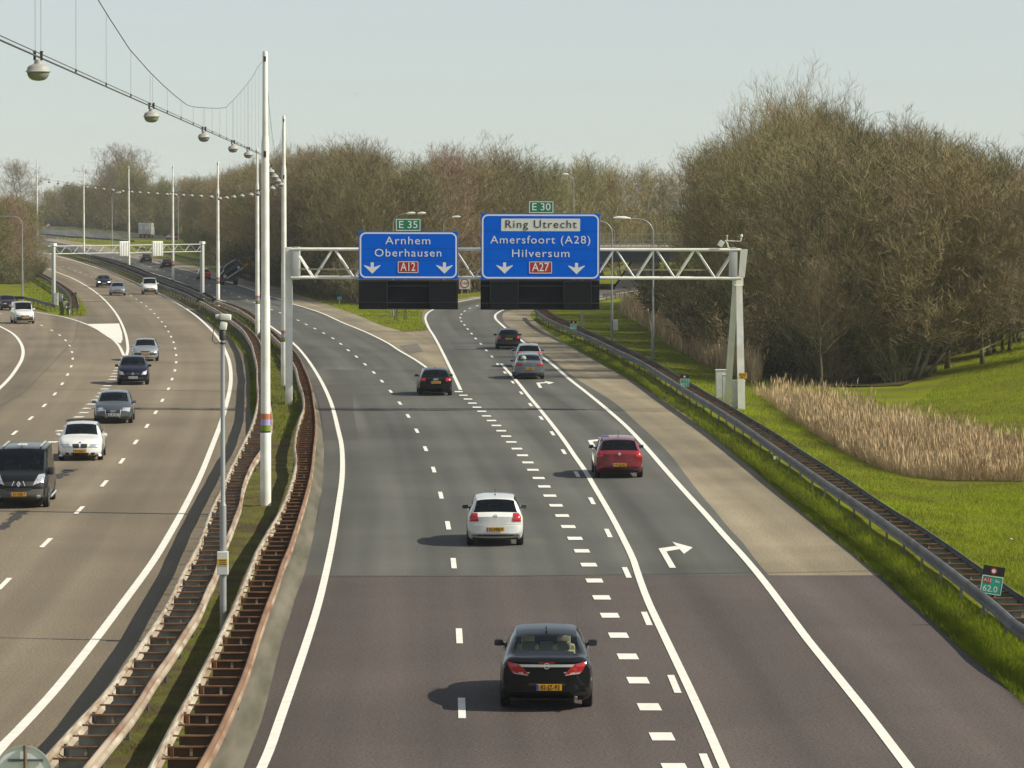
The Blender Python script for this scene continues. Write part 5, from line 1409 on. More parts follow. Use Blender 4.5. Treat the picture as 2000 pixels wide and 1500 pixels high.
    if ptxt:
        o = text(ptxt, 0.125, 'lettering', M['sign_black'], po, 0, 0, 0, thick=0.001, bold=0.002)
        fit(o, plate_w * .78)
        o.data.transform(Matrix.Translation((px_ + (0.02 if back else -0.02), yp + sg * 0.002, pz)) @ (Matrix.Identity(4) if back else Matrix.Rotation(math.pi, 4, 'Z')))
    # mirrors
    mc = mirror or col
    ym = L / 2 - L * .315 if kind != 'van' else L / 2 - L * .225
    for s_ in (-1, 1):
        b = MB(); big = kind == 'van'
        b.bbox((s_ * (hw + 0.045), ym, H * .66 if not big else H * .60), (0.20, 0.13, 0.145 if not big else 0.26), 0.062); b.tube([(s_ * (hw - 0.08), ym + 0.02, H * .635 if not big else H * .58), (s_ * (hw + 0.02), ym, H * .645 if not big else H * .58)], 0.028, 8)
        mo = b.build('wing_mirror', mc, t, angle=40)
        b = MB(); b.bbox((s_ * (hw + 0.045), ym - 0.068, H * .66 if not big else H * .60), (0.165, 0.008, 0.11 if not big else 0.21), 0.002); b.build('mirror_glass', M['dark_metal'], mo)
    for z0, z1, m, lift in (bumper or []): conform('bumper', m or col, [(-hw * .95, z0), (hw * .95, z0), (hw * .95, z1), (-hw * .95, z1)], lift, back, nu=16)
    for q, m in (tail or []): conform('tail_light', m, q, 0.016, True, mirrorx=True)
    for q, m in (front or []):
        conform('headlight', m, q, 0.014, False, mirrorx=True)
    if extras: extras(kx)
    return t
def rear_common(kx):
    """window wiper, handle crease and exhaust on a tail"""
    pass
def ring_badge(kx, x, z, r, m, back, inner=None, n=24):
    y_ = kx['cast'](x, z, back).y; sg = -1 if back else 1
    b = MB(); b.lathe([(r * .78, sg * .012), (r * .80, sg * .018), (r, sg * .018), (r, sg * -.01)], (x, y_, z), n, axis='Y')
    if inner: inner(b, x, y_ + sg * .014, z, r, sg)
    return b.build('badge', m, kx['t'])
def opel(b, x, y_, z, r, sg): b.add([(x - r * .9, y_, z - r * .22), (x + r * .15, y_, z - r * .05), (x + r * .05, y_, z + r * .1), (x + r * .9, y_, z + r * .22), (x - r * .15, y_, z + r * .05), (x - r * .05, y_, z - r * .1)], [(0, 1, 2), (0, 2, 5), (3, 4, 5), (3, 5, 2)])
def vee(b, x, y_, z, r, sg):
    for (x0, z0, x1, z1) in ((-.4, .7, 0, .05), (0, .05, .4, .7), (-.72, .35, -.3, -.7), (-.3, -.7, 0, -.05), (0, -.05, .3, -.7), (.3, -.7, .72, .35)):
        b.tube([(x + x0 * r, y_, z + z0 * r), (x + x1 * r, y_, z + z1 * r)], r * .08, 5)
def rings(kx, x, z, r, m, back):
    y_ = kx['cast'](x, z, back).y; sg = -1 if back else 1; b = MB()
    for k in range(4):
        c = Vector((x + (k - 1.5) * r * 1.35, y_ + sg * .035, z))
        b.tube([c + Vector((r * math.cos(a), 0, r * math.sin(a))) for a in np.linspace(0, 2 * math.pi, 17)], r * .14, 5)
    b.build('badge', m, kx['t'])
def antenna(kx, y_, h, fin=False):
    H = kx['H']; b = MB()
    if fin: b.add([(-.02, y_ - .10, H * .995), (.02, y_ - .10, H * .995), (.02, y_ + .08, H * .995), (-.02, y_ + .08, H * .995), (0, y_ - .09, H * .995 + .075), (0, y_ - .03, H * .995 + .06)], [(0, 1, 4), (1, 2, 5, 4), (2, 3, 5), (3, 0, 4, 5)])
    else: b.lathe([(.03, 0), (.02, .03), (0, .035)], (0, y_, H * .985), 10); b.tube([(0, y_, H * .985), (0, y_ - h * .35, H * .985 + h)], .007, 5)
    b.build('antenna', M['plastic'], kx['t'])

# ---- 1 black saloon in front
blk = paint('black', (0.010, 0.012, 0.013), 0.3)
def x1(k):
    c, H, hw = k['conform'], k['H'], k['hw']
    c('chrome_strip', M['chrome'], [(-.50, H * .595), (.50, H * .595), (.56, H * .628), (-.56, H * .628)], .022, True, nu=14, nv=2)
    ring_badge(k, 0, H * .607, .062, M['chrome'], True, opel)
    c('spoiler_lip', k['col'], [(-hw * .72, H * .655), (hw * .72, H * .655), (hw * .70, H * .675), (-hw * .70, H * .675)], .035, True, nu=14, nv=2)
    c('high_brake_light', M['sign_red'], [(-.16, H * .648), (.16, H * .648), (.16, H * .656), (-.16, H * .656)], .03, True)
    c('plate_recess', M['plastic'], [(-.36, .41), (.36, .41), (.36, .57), (-.36, .57)], .004, True)
    c('bumper_lip', M['chrome'], [(-.50, .300), (.5, .300), (.5, .308), (-.5, .308)], .028, True, nu=12, nv=1)
    for x in (.58,):
        b = MB(); b.lathe([(.028, -.06), (.032, -.06), (.032, .1), (.0, .1)], (x, -k['L'] / 2 + .05, .27), 12, axis='Y'); b.build('exhaust', M['chrome'], k['t'])
    b = MB(); y_ = k['cast'](0, H * .52, True).y
    for x in (-.42, .40): b.box((x, y_ + .012, H * .518), (.17, .008, .022))
    b.build('name_badge', M['chrome'], k['t'])
    antenna(k, -.95, .1, True)
build_car('black_sedan', 'black liftback saloon in the foreground with beige headrests and a chrome bar across the tail', 'car', 'sedan', 4.83, 1.86, 1.50, blk, (1067, 1379), (1060, 1240), 1, plate=('yellow', '82-JZ-92', 0.05, .49), seats='beige', glass=GLASS_C,
    tail=[([(.36, .735), (.70, .78), (.80, .985), (.52, .945)], M['tail']), ([(.365, .72), (.66, .755), (.68, .80), (.40, .765)], M['tail_clear'])], bumper=[(.30, .52, None, .03)], extras=x1, wheel_r=.34, plate_w=.50)
# ---- 2 white hatchback
wht = paint('white', (0.78, 0.79, 0.76), 0.35)
def x2(k):
    c, H = k['conform'], k['H']
    ring_badge(k, 0, H * .63 - .03, .058, M['chrome'], True, vee)
    c('plate_recess', mat('pale_recess', (0.60, 0.60, 0.58), .5), [(-.36, .47), (.36, .47), (.34, .60), (-.34, .60)], .006, True)
    c('bumper_shadow_gap', M['plastic'], [(-.70, .285), (.70, .285), (.70, .33), (-.70, .33)], .032, True)
    c('hatch_joint', M['cabinet'], [(-.74, .655), (.74, .655), (.74, .663), (-.74, .663)], .010, True, nu=12, nv=1)
    c('bumper_joint', M['cabinet'], [(-.80, .395), (.80, .395), (.80, .402), (-.80, .402)], .034, True, nu=12, nv=1)
    antenna(k, -.95, .20)
build_car('white_hatchback', 'white small hatchback with dark rear window, middle lane of the dark carriageway', 'car', 'hatch', 3.97, 1.68, 1.46, wht, (967, 1064), (955, 960), 1, plate=('yellow', '02-NRJ-9', 0, .51), glass=GLASS_D,
    tail=[([(.50, .74), (.76, .73), (.77, .97), (.53, .98)], M['tail'])], bumper=[(.31, .62, None, .028)], extras=x2, mirror=paint('mirror_dark', (.10, .13, .13)), wheel_r=.30)
# ---- 3 red hatchback
red = paint('red', (0.20, 0.010, 0.022), 0.3)
def x3(k):
    H = k['H']; ring_badge(k, 0, .90, .055, M['chrome'], True, None)
    b = MB(); b.lathe([(0, -.02), (.04, -.02), (.04, 0)], (0, k['cast'](0, .90, True).y, .90), 16, axis='Y'); b.build('badge_centre', M['chrome'], k['t'])
    k['conform']('lower_valance', M['plastic'], [(-.55, .26), (.55, .26), (.50, .40), (-.50, .40)], .034, True)
    antenna(k, -.95, .24)
build_car('red_hatchback', 'dark red rounded hatchback with lit tail lamps in the exit lane', 'car', 'hatch', 4.34, 1.79, 1.49, red, (1208, 932), (1168, 865), 1, plate=('yellow', '19-ZJ-RZ', 0, .50), glass=GLASS_D,
    tail=[([(.60, .76), (.80, .76), (.80, .98), (.64, 1.0)], M['tail'])], bumper=[(.30, .60, None, .03)], extras=x3, mirror=paint('mirror_teal', (.12, .17, .18)), wheel_r=.31)
# ---- 4 black hatch at the split
def x4(k):
    rings(k, 0, .86, .045, M['chrome'], True); antenna(k, -1.0, .12)
build_car('black_hatchback', 'black hatchback by the tip of the split, left of the block marking', 'car', 'hatch', 4.29, 1.77, 1.43, blk, (850, 772), (822, 735), 1, plate=('yellow', '96-VJ-LZ', 0, .70), glass=GLASS_D,
    tail=[([(.52, .76), (.78, .76), (.78, .92), (.56, .94)], M['tail'])], bumper=[(.30, .58, None, .028)], extras=x4, wheel_r=.32)
# ---- 5, 6, 7 in the exit lane
gry = paint('blue_grey', (0.17, 0.19, 0.215), 0.3, 0.5)
def x5(k): ring_badge(k, 0, .95, .05, M['chrome'], True)
sed = build_car('grey_sedan', 'blue grey saloon with a pale round cushion in its rear window', 'car', 'sedan', 4.60, 1.76, 1.45, gry, (1033, 740), (1005, 702), 1, plate=('yellow', '31-GB-XN', 0, .62), glass=GLASS,
    tail=[([(.44, .78), (.80, .78), (.80, .93), (.48, .95)], M['tail'])], bumper=[(.30, .60, None, .03)], extras=x5)
b = MB(); b.lathe([(0, -.06), (.12, -.05), (.17, 0), (.12, .05), (0, .06)], (-.33, -1.55, 1.17), 16, axis='Y'); b.build('cushion', mat('pale_cushion', (.40, .46, .33), .8), sed, smooth=True)
slv = paint('silver', (0.46, 0.48, 0.50), 0.3, 0.6)
def x6(k): ring_badge(k, 0, .88, .05, M['chrome'], True); antenna(k, -.9, .1)
build_car('silver_hatchback', 'silver hatchback partly hidden behind the blue grey saloon', 'car', 'hatch', 4.10, 1.73, 1.44, slv, (1033, 717), (1007, 684), 1, plate=('yellow', '57-NK-RT', 0, .55), glass=GLASS_D,
    tail=[([(.46, .80), (.76, .83), (.78, .95), (.52, .92)], M['tail'])], bumper=[(.30, .60, None, .03)], extras=x6)
dgr = paint('dark_green', (0.018, 0.028, 0.030), 0.3)
def x7(k): ring_badge(k, 0, .92, .04, M['chrome'], True)
build_car('dark_hatchback', 'dark hatchback farthest along the exit lane, under the larger blue sign', 'car', 'hatch', 4.05, 1.69, 1.42, dgr, (993, 682), (973, 656), 1, plate=('yellow', '14-FR-PL', 0, .74), glass=GLASS,
    tail=[([(.54, .70), (.76, .70), (.76, .94), (.60, .94)], M['tail'])], bumper=[(.30, .58, M['plastic'], .03)], extras=x7, wheel_r=.30)

# ---- oncoming traffic
dvan = paint('dark_grey', (0.016, 0.017, 0.018), 0.3)
def x8(k):
    c, H, hw = k['conform'], k['H'], k['hw']
    c('grille', M['plastic'], [(-.50, .74), (.50, .74), (.58, .88), (-.58, .88)], .012, False, nu=12)
    c('lower_bumper', paint('bumper_grey', (.075, .075, .070), .55), [(-hw * .93, .36), (hw * .93, .36), (hw * .93, .64), (-hw * .93, .64)], .035, False, nu=16)
    c('air_intake', M['plastic'], [(-.50, .22), (.50, .22), (.52, .36), (-.52, .36)], .04, False)
    c('bumper_slot', M['plastic'], [(-.40, .59), (.40, .59), (.44, .67), (-.44, .67)], .042, False)
    for s in (-1, 1): c('grille_bar', M['chrome'], [(s * .20, .75), (s * .225, .75), (s * .16, .90), (s * .135, .90)], .03, False, nu=2)
    c('fog_light', M['head'], [(.60, .33), (.72, .33), (.72, .44), (.60, .44)], .04, False, mirrorx=True)
    y_ = k['cast'](0, .80, False).y; b = MB()
    for s in (1, .55):
        pts = [(0, y_ + .03, .80 + .095 * s), (.06 * s, y_ + .03, .80), (0, y_ + .03, .80 - .095 * s), (-.06 * s, y_ + .03, .80), (0, y_ + .03, .80 + .095 * s)]
        b.tube(pts, .012, 6)
    b.build('badge', M['chrome'], k['t'])
    for s in (-1, 1):
        b = MB(); b.tube([(s * (hw + .03), -1.3, .30), (s * (hw + .03), 1.1, .30)], .035, 8); b.build('side_bar', M['chrome'], k['t'])
    for x in (-.62, .62):
        b = MB(); b.box((x, -.5, H + .015), (.05, 2.6, .04)); b.build('roof_rail', M['grey_metal'], k['t'])
    b = MB(); b.box((.05, -.2, H + .006), (.30, .9, .02)); b.build('roof_hatch', M['cabinet'], k['t'])
    b = MB(); b.bbox((.03, 1.30, 1.30), (.05, .02, .16), .01); b.build('hanging_charm', mat('yellow_green', (.55, .60, .05), .7), k['t'])
    antenna(k, .8, .12)
build_car('black_van', 'dark grey panel van cut by the left edge of the picture, coming towards us', 'van', 'van', 4.80, 1.92, 1.95, dvan, (40, 990), (90, 935), -1, plate=('yellow', '33-VZB-7', 0, .47), glass=GLASS, lights=None,
    front=[([(.47, .77), (.82, .88), (.86, 1.12), (.64, 1.10)], M['head'])], extras=x8, group=None, mirror=M['plastic'], wheel_r=.33)
def x9(k):
    c, H = k['conform'], k['H']
    for s in (-1, 1): c('grille', M['plastic'], [(s * .03, .50), (s * .27, .50), (s * .29, .655), (s * .04, .665)], .02, False, nu=5)
    c('air_intake', M['plastic'], [(-.28, .19), (.28, .19), (.36, .32), (-.36, .32)], .03, False)
    c('side_intake', M['plastic'], [(.44, .22), (.54, .22), (.60, .32), (.42, .32)], .03, False, mirrorx=True)
    c('fog_light', M['head'], [(.66, .26), (.72, .26), (.72, .32), (.66, .32)], .03, False, mirrorx=True)
    h_ = k['cast'](0, .70, False); b = MB(); b.lathe([(0, .01), (.035, .01), (.04, 0)], (0, h_.y + .005, .705), 16, axis='Y'); b.build('badge', paint('badge_blue', (.05, .1, .3)), k['t'])
build_car('white_hatchback', 'white hatchback with twin dark grilles right behind the dark van', 'car', 'hatch', 4.24, 1.75, 1.42, wht, (158, 898), (190, 850), -1, plate=('yellow', '04-XLZ-7', 0, .39), glass=GLASS,
    front=[([(.36, .53), (.68, .51), (.76, .64), (.42, .665)], M['head'])], extras=x9, bumper=[(.17, .46, None, .022)], wheel_r=.32)
sgr = paint('steel_grey', (0.105, 0.125, 0.145), 0.3, 0.5)
def x10(k):
    c = k['conform']
    c('grille', M['plastic'], [(-.27, .26), (.27, .26), (.35, .64), (-.35, .64)], .02, False, nu=8)
    for s in (-1, 1): c('grille_trim', M['chrome'], [(s * .27, .26), (s * .305, .26), (s * .385, .64), (s * .35, .64)], .026, False, nu=2)
    c('air_intake', M['plastic'], [(.42, .24), (.74, .28), (.72, .36), (.42, .34)], .024, False, mirrorx=True)
    rings(k, 0, .565, .045, M['chrome'], False)
build_car('grey_hatchback', 'steel grey hatchback with a tall framed grille, between the white and the navy car', 'car', 'hatch', 4.24, 1.77, 1.42, sgr, (222, 826), (252, 780), -1, plate=('white', 'BL-M 203', 0, .40), glass=GLASS,
    front=[([(.42, .58), (.76, .55), (.80, .71), (.46, .735)], M['head'])], extras=x10, wheel_r=.32)
nvy = paint('navy', (0.012, 0.016, 0.035), 0.3)
def x11(k):
    c = k['conform']
    c('grille', M['plastic'], [(-.38, .56), (.38, .56), (.40, .66), (-.40, .66)], .015, False, nu=8)
    c('air_intake', M['plastic'], [(-.60, .28), (.60, .28), (.56, .40), (-.56, .40)], .02, False, nu=8)
    ring_badge(k, 0, .62, .065, M['chrome'], False, vee)
build_car('navy_hatchback', 'navy blue tall hatchback with bright headlamps beside the block marking', 'car', 'hatch', 4.21, 1.76, 1.56, nvy, (260, 751), (272, 715), -1, plate=('white', 'GU-H 303', 0, .41), glass=GLASS,
    front=[([(.46, .55), (.76, .58), (.79, .80), (.56, .72)], M['head'])], extras=x11)
def x12(k):
    c = k['conform']
    c('grille', M['plastic'], [(-.26, .58), (.26, .58), (.30, .65), (-.30, .65)], .015, False, nu=8)
    c('bumper_band', M['plastic'], [(-.70, .40), (.70, .40), (.72, .52), (-.72, .52)], .03, False, nu=12)
    h = [(k['cast'](0, .70, False))]
build_car('silver_hatchback', 'silver hatchback with a dark bumper band behind the navy car', 'car', 'hatch', 4.17, 1.70, 1.40, slv, (284, 705), (290, 680), -1, plate=('yellow', '28-LS-GK', 0, .46), glass=GLASS,
    front=[([(.36, .58), (.70, .60), (.72, .70), (.40, .68)], M['head'])], extras=x12, wheel_r=.30)
def xv(k):
    c = k['conform']; H, hw = k['H'], k['hw']
    c('front_bumper', M['plastic'], [(-hw * .92, .30), (hw * .92, .30), (hw * .92, .56), (-hw * .92, .56)], .03, False, nu=14)
    c('grille', M['plastic'], [(-.36, .60), (.36, .60), (.38, .70), (-.38, .70)], .015, False, nu=8)
    b = MB(); b.lathe([(0, .03), (.05, .03)], (0, k['cast'](0, .66, False).y, .66), 14, axis='Y'); b.build('badge', M['chrome'], k['t'])
for lab, px, hd, pl_ in (('white small van next to the far central barrier, farthest white van', (293, 575), (264, 556), '05-VL-NB'), ('white small van on the slip road at the left, near the grass island', (47, 632), (110, 650), '61-BF-DK')):
    build_car('white_van', lab, 'van', 'smallvan', 4.15, 1.70, 1.82, wht, px, hd, -1, plate=('yellow', pl_, 0, .50), glass=GLASS,
        front=[([(.44, .60), (.72, .62), (.74, .76), (.48, .74)], M['head'])], extras=xv, group='white vans', wheel_r=.30)
def x14(k):
    c = k['conform']
    c('grille', M['plastic'], [(-.32, .56), (.32, .56), (.34, .64), (-.34, .64)], .015, False, nu=8); c('air_intake', M['plastic'], [(-.5, .28), (.5, .28), (.5, .38), (-.5, .38)], .02, False)
lbl = paint('light_blue', (0.26, 0.31, 0.37), 0.3, 0.5)
build_car('silver_car', 'pale blue silver car side by side with the far white van', 'car', 'hatch', 4.20, 1.73, 1.43, lbl, (230, 577), (212, 560), -1, plate=('yellow', '44-TX-VZ', 0, .46), glass=GLASS,
    front=[([(.40, .58), (.74, .60), (.76, .70), (.44, .69)], M['head'])], extras=x14)
build_car('navy_estate', 'dark navy car with lit headlamps, farthest of the oncoming cars', 'car', 'wagon', 4.55, 1.74, 1.46, nvy, (203, 561), (180, 545), -1, plate=('white', 'HH-R 508', 0, .46), glass=GLASS,
    front=[([(.44, .58), (.72, .60), (.74, .70), (.48, .69)], M['head_lit'])], extras=x14)
mrn = paint('maroon', (0.040, 0.014, 0.028), 0.3)
build_car('maroon_car', 'dark maroon car behind the white van on the slip road, at the left edge', 'car', 'sedan', 4.45, 1.72, 1.42, mrn, (18, 606), (70, 612), -1, plate=('yellow', '73-RD-HH', 0, .46), glass=GLASS_D,
    front=[([(.42, .58), (.72, .60), (.74, .70), (.46, .69)], M['head'])], extras=x14)
# ---- far cars on the grey carriageway
def xf(k): ring_badge(k, 0, .86, .05, M['chrome'], True)
build_car('red_hatchback', 'small red car beside the tow truck, behind the far gantry column', 'car', 'hatch', 4.0, 1.70, 1.46, paint('bright_red', (0.32, 0.012, 0.014)), (399, 546), (372, 537), 1, plate=('yellow', '88-HT-KS', 0, .60), glass=GLASS_D, tail=[([(.54, .72), (.76, .72), (.76, .92), (.58, .92)], M['tail'])], bumper=[(.3, .55, None, .03)], extras=xf)
build_car('dark_sedan', 'dark saloon on the far grey carriageway, partly behind the fifth mast', 'car', 'sedan', 4.45, 1.74, 1.44, nvy, (326, 524), (303, 517), 1, plate=('yellow', '27-JK-BB', 0, .62), glass=GLASS_D, tail=[([(.48, .78), (.76, .78), (.76, .92), (.5, .92)], M['tail'])], bumper=[(.3, .58, None, .03)], extras=xf)
build_car('green_sedan', 'dark green car under the far matrix signs, farthest on the grey carriageway', 'car', 'sedan', 4.6, 1.76, 1.44, dgr, (286, 513), (262, 505), 1, plate=('yellow', '65-PN-GT', 0, .62), glass=GLASS_D, tail=[([(.48, .78), (.76, .78), (.76, .92), (.5, .92)], M['tail'])], bumper=[(.3, .58, None, .03)], extras=xf)
build_car('red_car', 'small red and white car half hidden by the far barrier on the distant road', 'car', 'hatch', 4.0, 1.70, 1.45, paint('bright_red', (0.32, 0.012, 0.014)), (340, 469), (325, 468.2), 1, plate=('yellow', '12-GX-ZF', 0, .60), glass=GLASS_D, tail=[([(.54, .72), (.76, .72), (.76, .92), (.58, .92)], M['tail_clear'])], bumper=[(.3, .55, None, .03)], extras=xf)

# ---- box truck on the far road
g = P(281, 464.5); zt_ = g.z
t = thing('box_truck', 'white box truck with two rear doors on the distant road', 'truck', g, RAD(-3))
b = MB(); b.bbox((0, 3.3, 2.05), (2.5, 6.4, 2.6), .03); bd = b.build('cargo_box', paint('box_white', (.62, .63, .62), .5), t)
for s in (-1, 1):
    b = MB(); b.bbox((s * .60, .08, 2.05), (1.12, .04, 2.36), .01); dr = b.build('rear_door', paint('door_grey', (.52, .52, .50), .5), t)
    b = MB(); b.lathe([(0, -.005), (.38, -.005)], (s * .60, .06, 2.25), 20, axis='Y'); b.build('round_mark', paint('mark', (.72, .70, .66), .5), dr)
    b = MB(); b.box((s * .12, .04, 2.05), (.04, .04, 2.2)); b.build('lock_bar', M['grey_metal'], dr)
b = MB(); b.box((0, .1, .80), (2.4, .1, .14)); b.build('rear_bumper', M['sign_red'], t)
b = MB(); b.box((0, 4.2, .62), (1.0, 8.2, .25)); b.build('chassis', M['dark_metal'], t)
b = MB(); b.bbox((0, 7.6, 1.5), (2.3, 1.8, 2.2), .1); b.build('cab', paint('box_white', (.62, .63, .62)), t)
for ya in (1.6, 7.4):
    for s in (-1, 1):
        b = MB(); b.lathe([(0, -.14), (.40, -.14), (.46, -.08), (.46, .08), (.40, .14), (0, .14)], (s * 1.0, ya, .46), 18, axis='X'); b.build('wheel', M['rubber'], t)
# ---- tow truck with a car raised on its tilted deck
g = P(449, 557)
hd = P(410, 541.5) - g; rz = math.atan2(hd.y, hd.x) - math.pi / 2
t = thing('tow_truck', 'low tow truck with a pale ramp arm and an orange flag carrying a dark car', 'truck', g, rz)
b = MB(); b.box((0, 2.6, .62), (1.7, 5.6, .22)); b.build('chassis', M['dark_metal'], t)
b = MB(); b.bbox((0, 4.9, 1.35), (2.0, 1.7, 1.7), .12); b.build('cab', paint('cab_dark', (.03, .05, .07)), t)
b = MB(); b.box((0, .05, .72), (2.1, .12, .16)); b.build('rear_bumper', M['dark_metal'], t)
for s in (-1, 1):
    b = MB(); b.bbox((s * .78, -.03, .74), (.34, .06, .14), .02); b.build('tail_light', M['tail'], t)
    for ya in (.75, 4.6):
        b = MB(); b.lathe([(0, -.16), (.36, -.16), (.42, -.1), (.42, .1), (.36, .16), (0, .16)], (s * .86, ya, .42), 18, axis='X'); b.build('wheel', M['rubber'], t)
tl = RAD(33)
Rt = Matrix.Rotation(tl, 3, 'Y').inverted()
b = MB()
b.box(Vector((0.45, 1.2, 1.35)), (3.3, 1.8, 0.10), Rt); b.build('tilted_deck', M['dark_metal'], t)
b = MB(); b.box(Vector((0.45, 0.25, 1.36)), (3.4, 0.10, 0.10), Rt); b.build('ramp_arm', M['grey_metal'], t)
e = Vector((0.45, 0.25, 1.36)) + Rt @ Vector((1.75, 0, 0))
b = MB(); b.bbox(e + Vector((0.12, 0, .16)), (.62, .18, .34), .06, Rt); b.build('orange_flag', mat('orange', (.62, .10, .015), .6), t)
# the carried car is a thing of its own: sideways on the deck, tail up to the right
full, tags_, *_r = car_grid('hatch', 3.3, 1.55, 1.42)
car = thing('carried_car', 'dark green small car tilted steeply on the tow truck, its tail in the air', 'car', (0, 0, 0))
allv = [p for r in full for p in r]; n = len(full[0])
b = MB(); b.add(allv, [(i * n + k, i * n + (k + 1) % n, (i + 1) * n + (k + 1) % n, (i + 1) * n + k) for i in range(len(full) - 1) for k in range(n)] + [tuple(range(n)), tuple((len(full) - 1) * n + k for k in range(n))[::-1]])
b.build('body', dgr, car, angle=40)
b = MB()
for s in (-1, 1): b.bbox((s * .70, -.1, 1.06), (.06, 1.5, .30), .02)
b.build('side_window', M['black_gloss'], car)
for s in (-1, 1):
    for ya in (-1.0, 1.05):
        b = MB(); b.lathe([(0, -.09), (.26, -.09), (.29, -.05), (.29, .05), (.26, .09), (0, .09)], (s * .70, ya, .30), 18, axis='X'); w_ = b.build('wheel', M['rubber'], car)
        b = MB(); b.lathe([(0, s * .10), (.20, s * .10), (.21, s * .08)], (s * .70, ya, .30), 16, axis='X'); b.build('rim', M['rim'], w_)
    b = MB(); b.bbox((s * .60, -1.63, .92), (.26, .08, .20), .02); b.build('tail_light', M['tail'], car)
# nose to the left and down, seen from its left side: local +Y -> deck's downhill direction
up = Rt @ Vector((0, 0, 1)); fw_ = Rt @ Vector((-1, 0, 0))
Mx = Matrix((up.cross(fw_) * -1, fw_, up)).transposed()
pos = Vector((0.45, 1.2, 1.40))
car.matrix_world = Matrix.Translation(g) @ Matrix.Rotation(rz, 4, 'Z') @ Matrix.Translation(pos) @ Mx.to_4x4()

# ---- drivers seen through the windscreens
def driver_mesh(shirt):
    me = bpy.data.meshes.new('person')
    V = [(0, 0, 0), (0, .02, .28), (0, .03, .46), (0, .06, .56), (.19, .04, .45), (.24, -.08, .24), (.13, -.34, .22), (-.19, .04, .45), (-.24, -.08, .24), (-.13, -.34, .22), (.10, -.20, -.02), (-.10, -.20, -.02)]
    E = [(0, 1), (1, 2), (2, 3), (2, 4), (4, 5), (5, 6), (2, 7), (7, 8), (8, 9), (0, 10), (0, 11)]
    Rr = [.16, .16, .13, .06, .075, .05, .035, .075, .05, .035, .085, .085]
    me.from_pydata(V, E, [])
    o = bpy.data.objects.new('person', me); COL.objects.link(o)
    md = o.modifiers.new('skin', 'SKIN'); sl = me.skin_vertices[0].data
    for i, r in enumerate(Rr): sl[i].radius = (r, r * .8)
    sl[0].use_root = True
    o.modifiers.new('sub', 'SUBSURF').levels = 1
    bpy.context.view_layer.update()
    m2 = bpy.data.meshes.new_from_object(o.evaluated_get(bpy.context.evaluated_depsgraph_get()))
    bpy.data.objects.remove(o)
    # the head joins the same mesh
    bm = bmesh.new(); bm.from_mesh(m2)
    n0 = len(bm.faces)
    r_ = bmesh.ops.create_uvsphere(bm, u_segments=14, v_segments=10, radius=.115)
    for v in r_['verts']:
        x, y_, z = v.co
        v.co = Vector((x * .82, y_ * .98 - (.012 if z < 0 and y_ < 0 else 0), z * 1.18)) + Vector((0, .05, .70))
    for (x, y_, z, r, q) in ((0, -.068, .685, .018, (1, 1.2, 1.5)), (.095, .06, .69, .025, (.5, 1, 1.3)), (-.095, .06, .69, .025, (.5, 1, 1.3))):
        r2 = bmesh.ops.create_icosphere(bm, subdivisions=1, radius=r)
        for v in r2['verts']: v.co = Vector((v.co.x * q[0], v.co.y * q[1], v.co.z * q[2])) + Vector((x, y_, z))
    for f in bm.faces: f.smooth = True
    bm.faces.ensure_lookup_table()
    for k, f in enumerate(bm.faces):
        c = f.calc_center_median()
        f.material_index = 0 if (k < n0 and not (c.y < -.27 and c.z > .1) and c.z < .52) else 1
    bm.to_mesh(m2); bm.free(); m2.materials.clear()
    m2.materials.append(shirt); m2.materials.append(M['skin'])
    hb = MB(); hb.lathe([(.0, .155), (.06, .142), (.097, .09), (.106, .03), (.10, -.02)], (0, .068, .70), 16, sx=.92, sy=1.02)
    return m2, hb
for nm, lab, shirt in (('white_hatchback.001', 'driver in dark clothes behind the wheel of the oncoming white hatchback', 'cloth_dark'), ('grey_hatchback', 'driver in a pale shirt in the steel grey hatchback', 'cloth_pale'), ('navy_hatchback', 'driver of the navy hatchback holding the wheel', 'cloth_pale'), ('silver_hatchback.001', 'driver of the oncoming silver hatchback behind the navy car', 'cloth_dark'), ('black_van', 'driver in dark clothes behind the wheel of the dark panel van', 'cloth_dark')):
    car_ = bpy.data.objects.get(nm)
    if car_ is None: print('no car', nm); continue
    me, hb = driver_mesh(M[shirt])
    van_ = nm == 'black_van'
    o = link('person', me)
    lp = Matrix.Translation((-.37 if not van_ else -.45, .02 if not van_ else .95, .52 if not van_ else .88)) @ Matrix.Rotation(math.pi, 4, 'Z') @ Matrix.Diagonal((.92, .92, .92, 1))
    o.matrix_world = Matrix.Translation(car_.location) @ car_.rotation_euler.to_matrix().to_4x4() @ lp
    tag(o, lab, 'person')
    hb.build('hair', M['hair'], o, smooth=True)
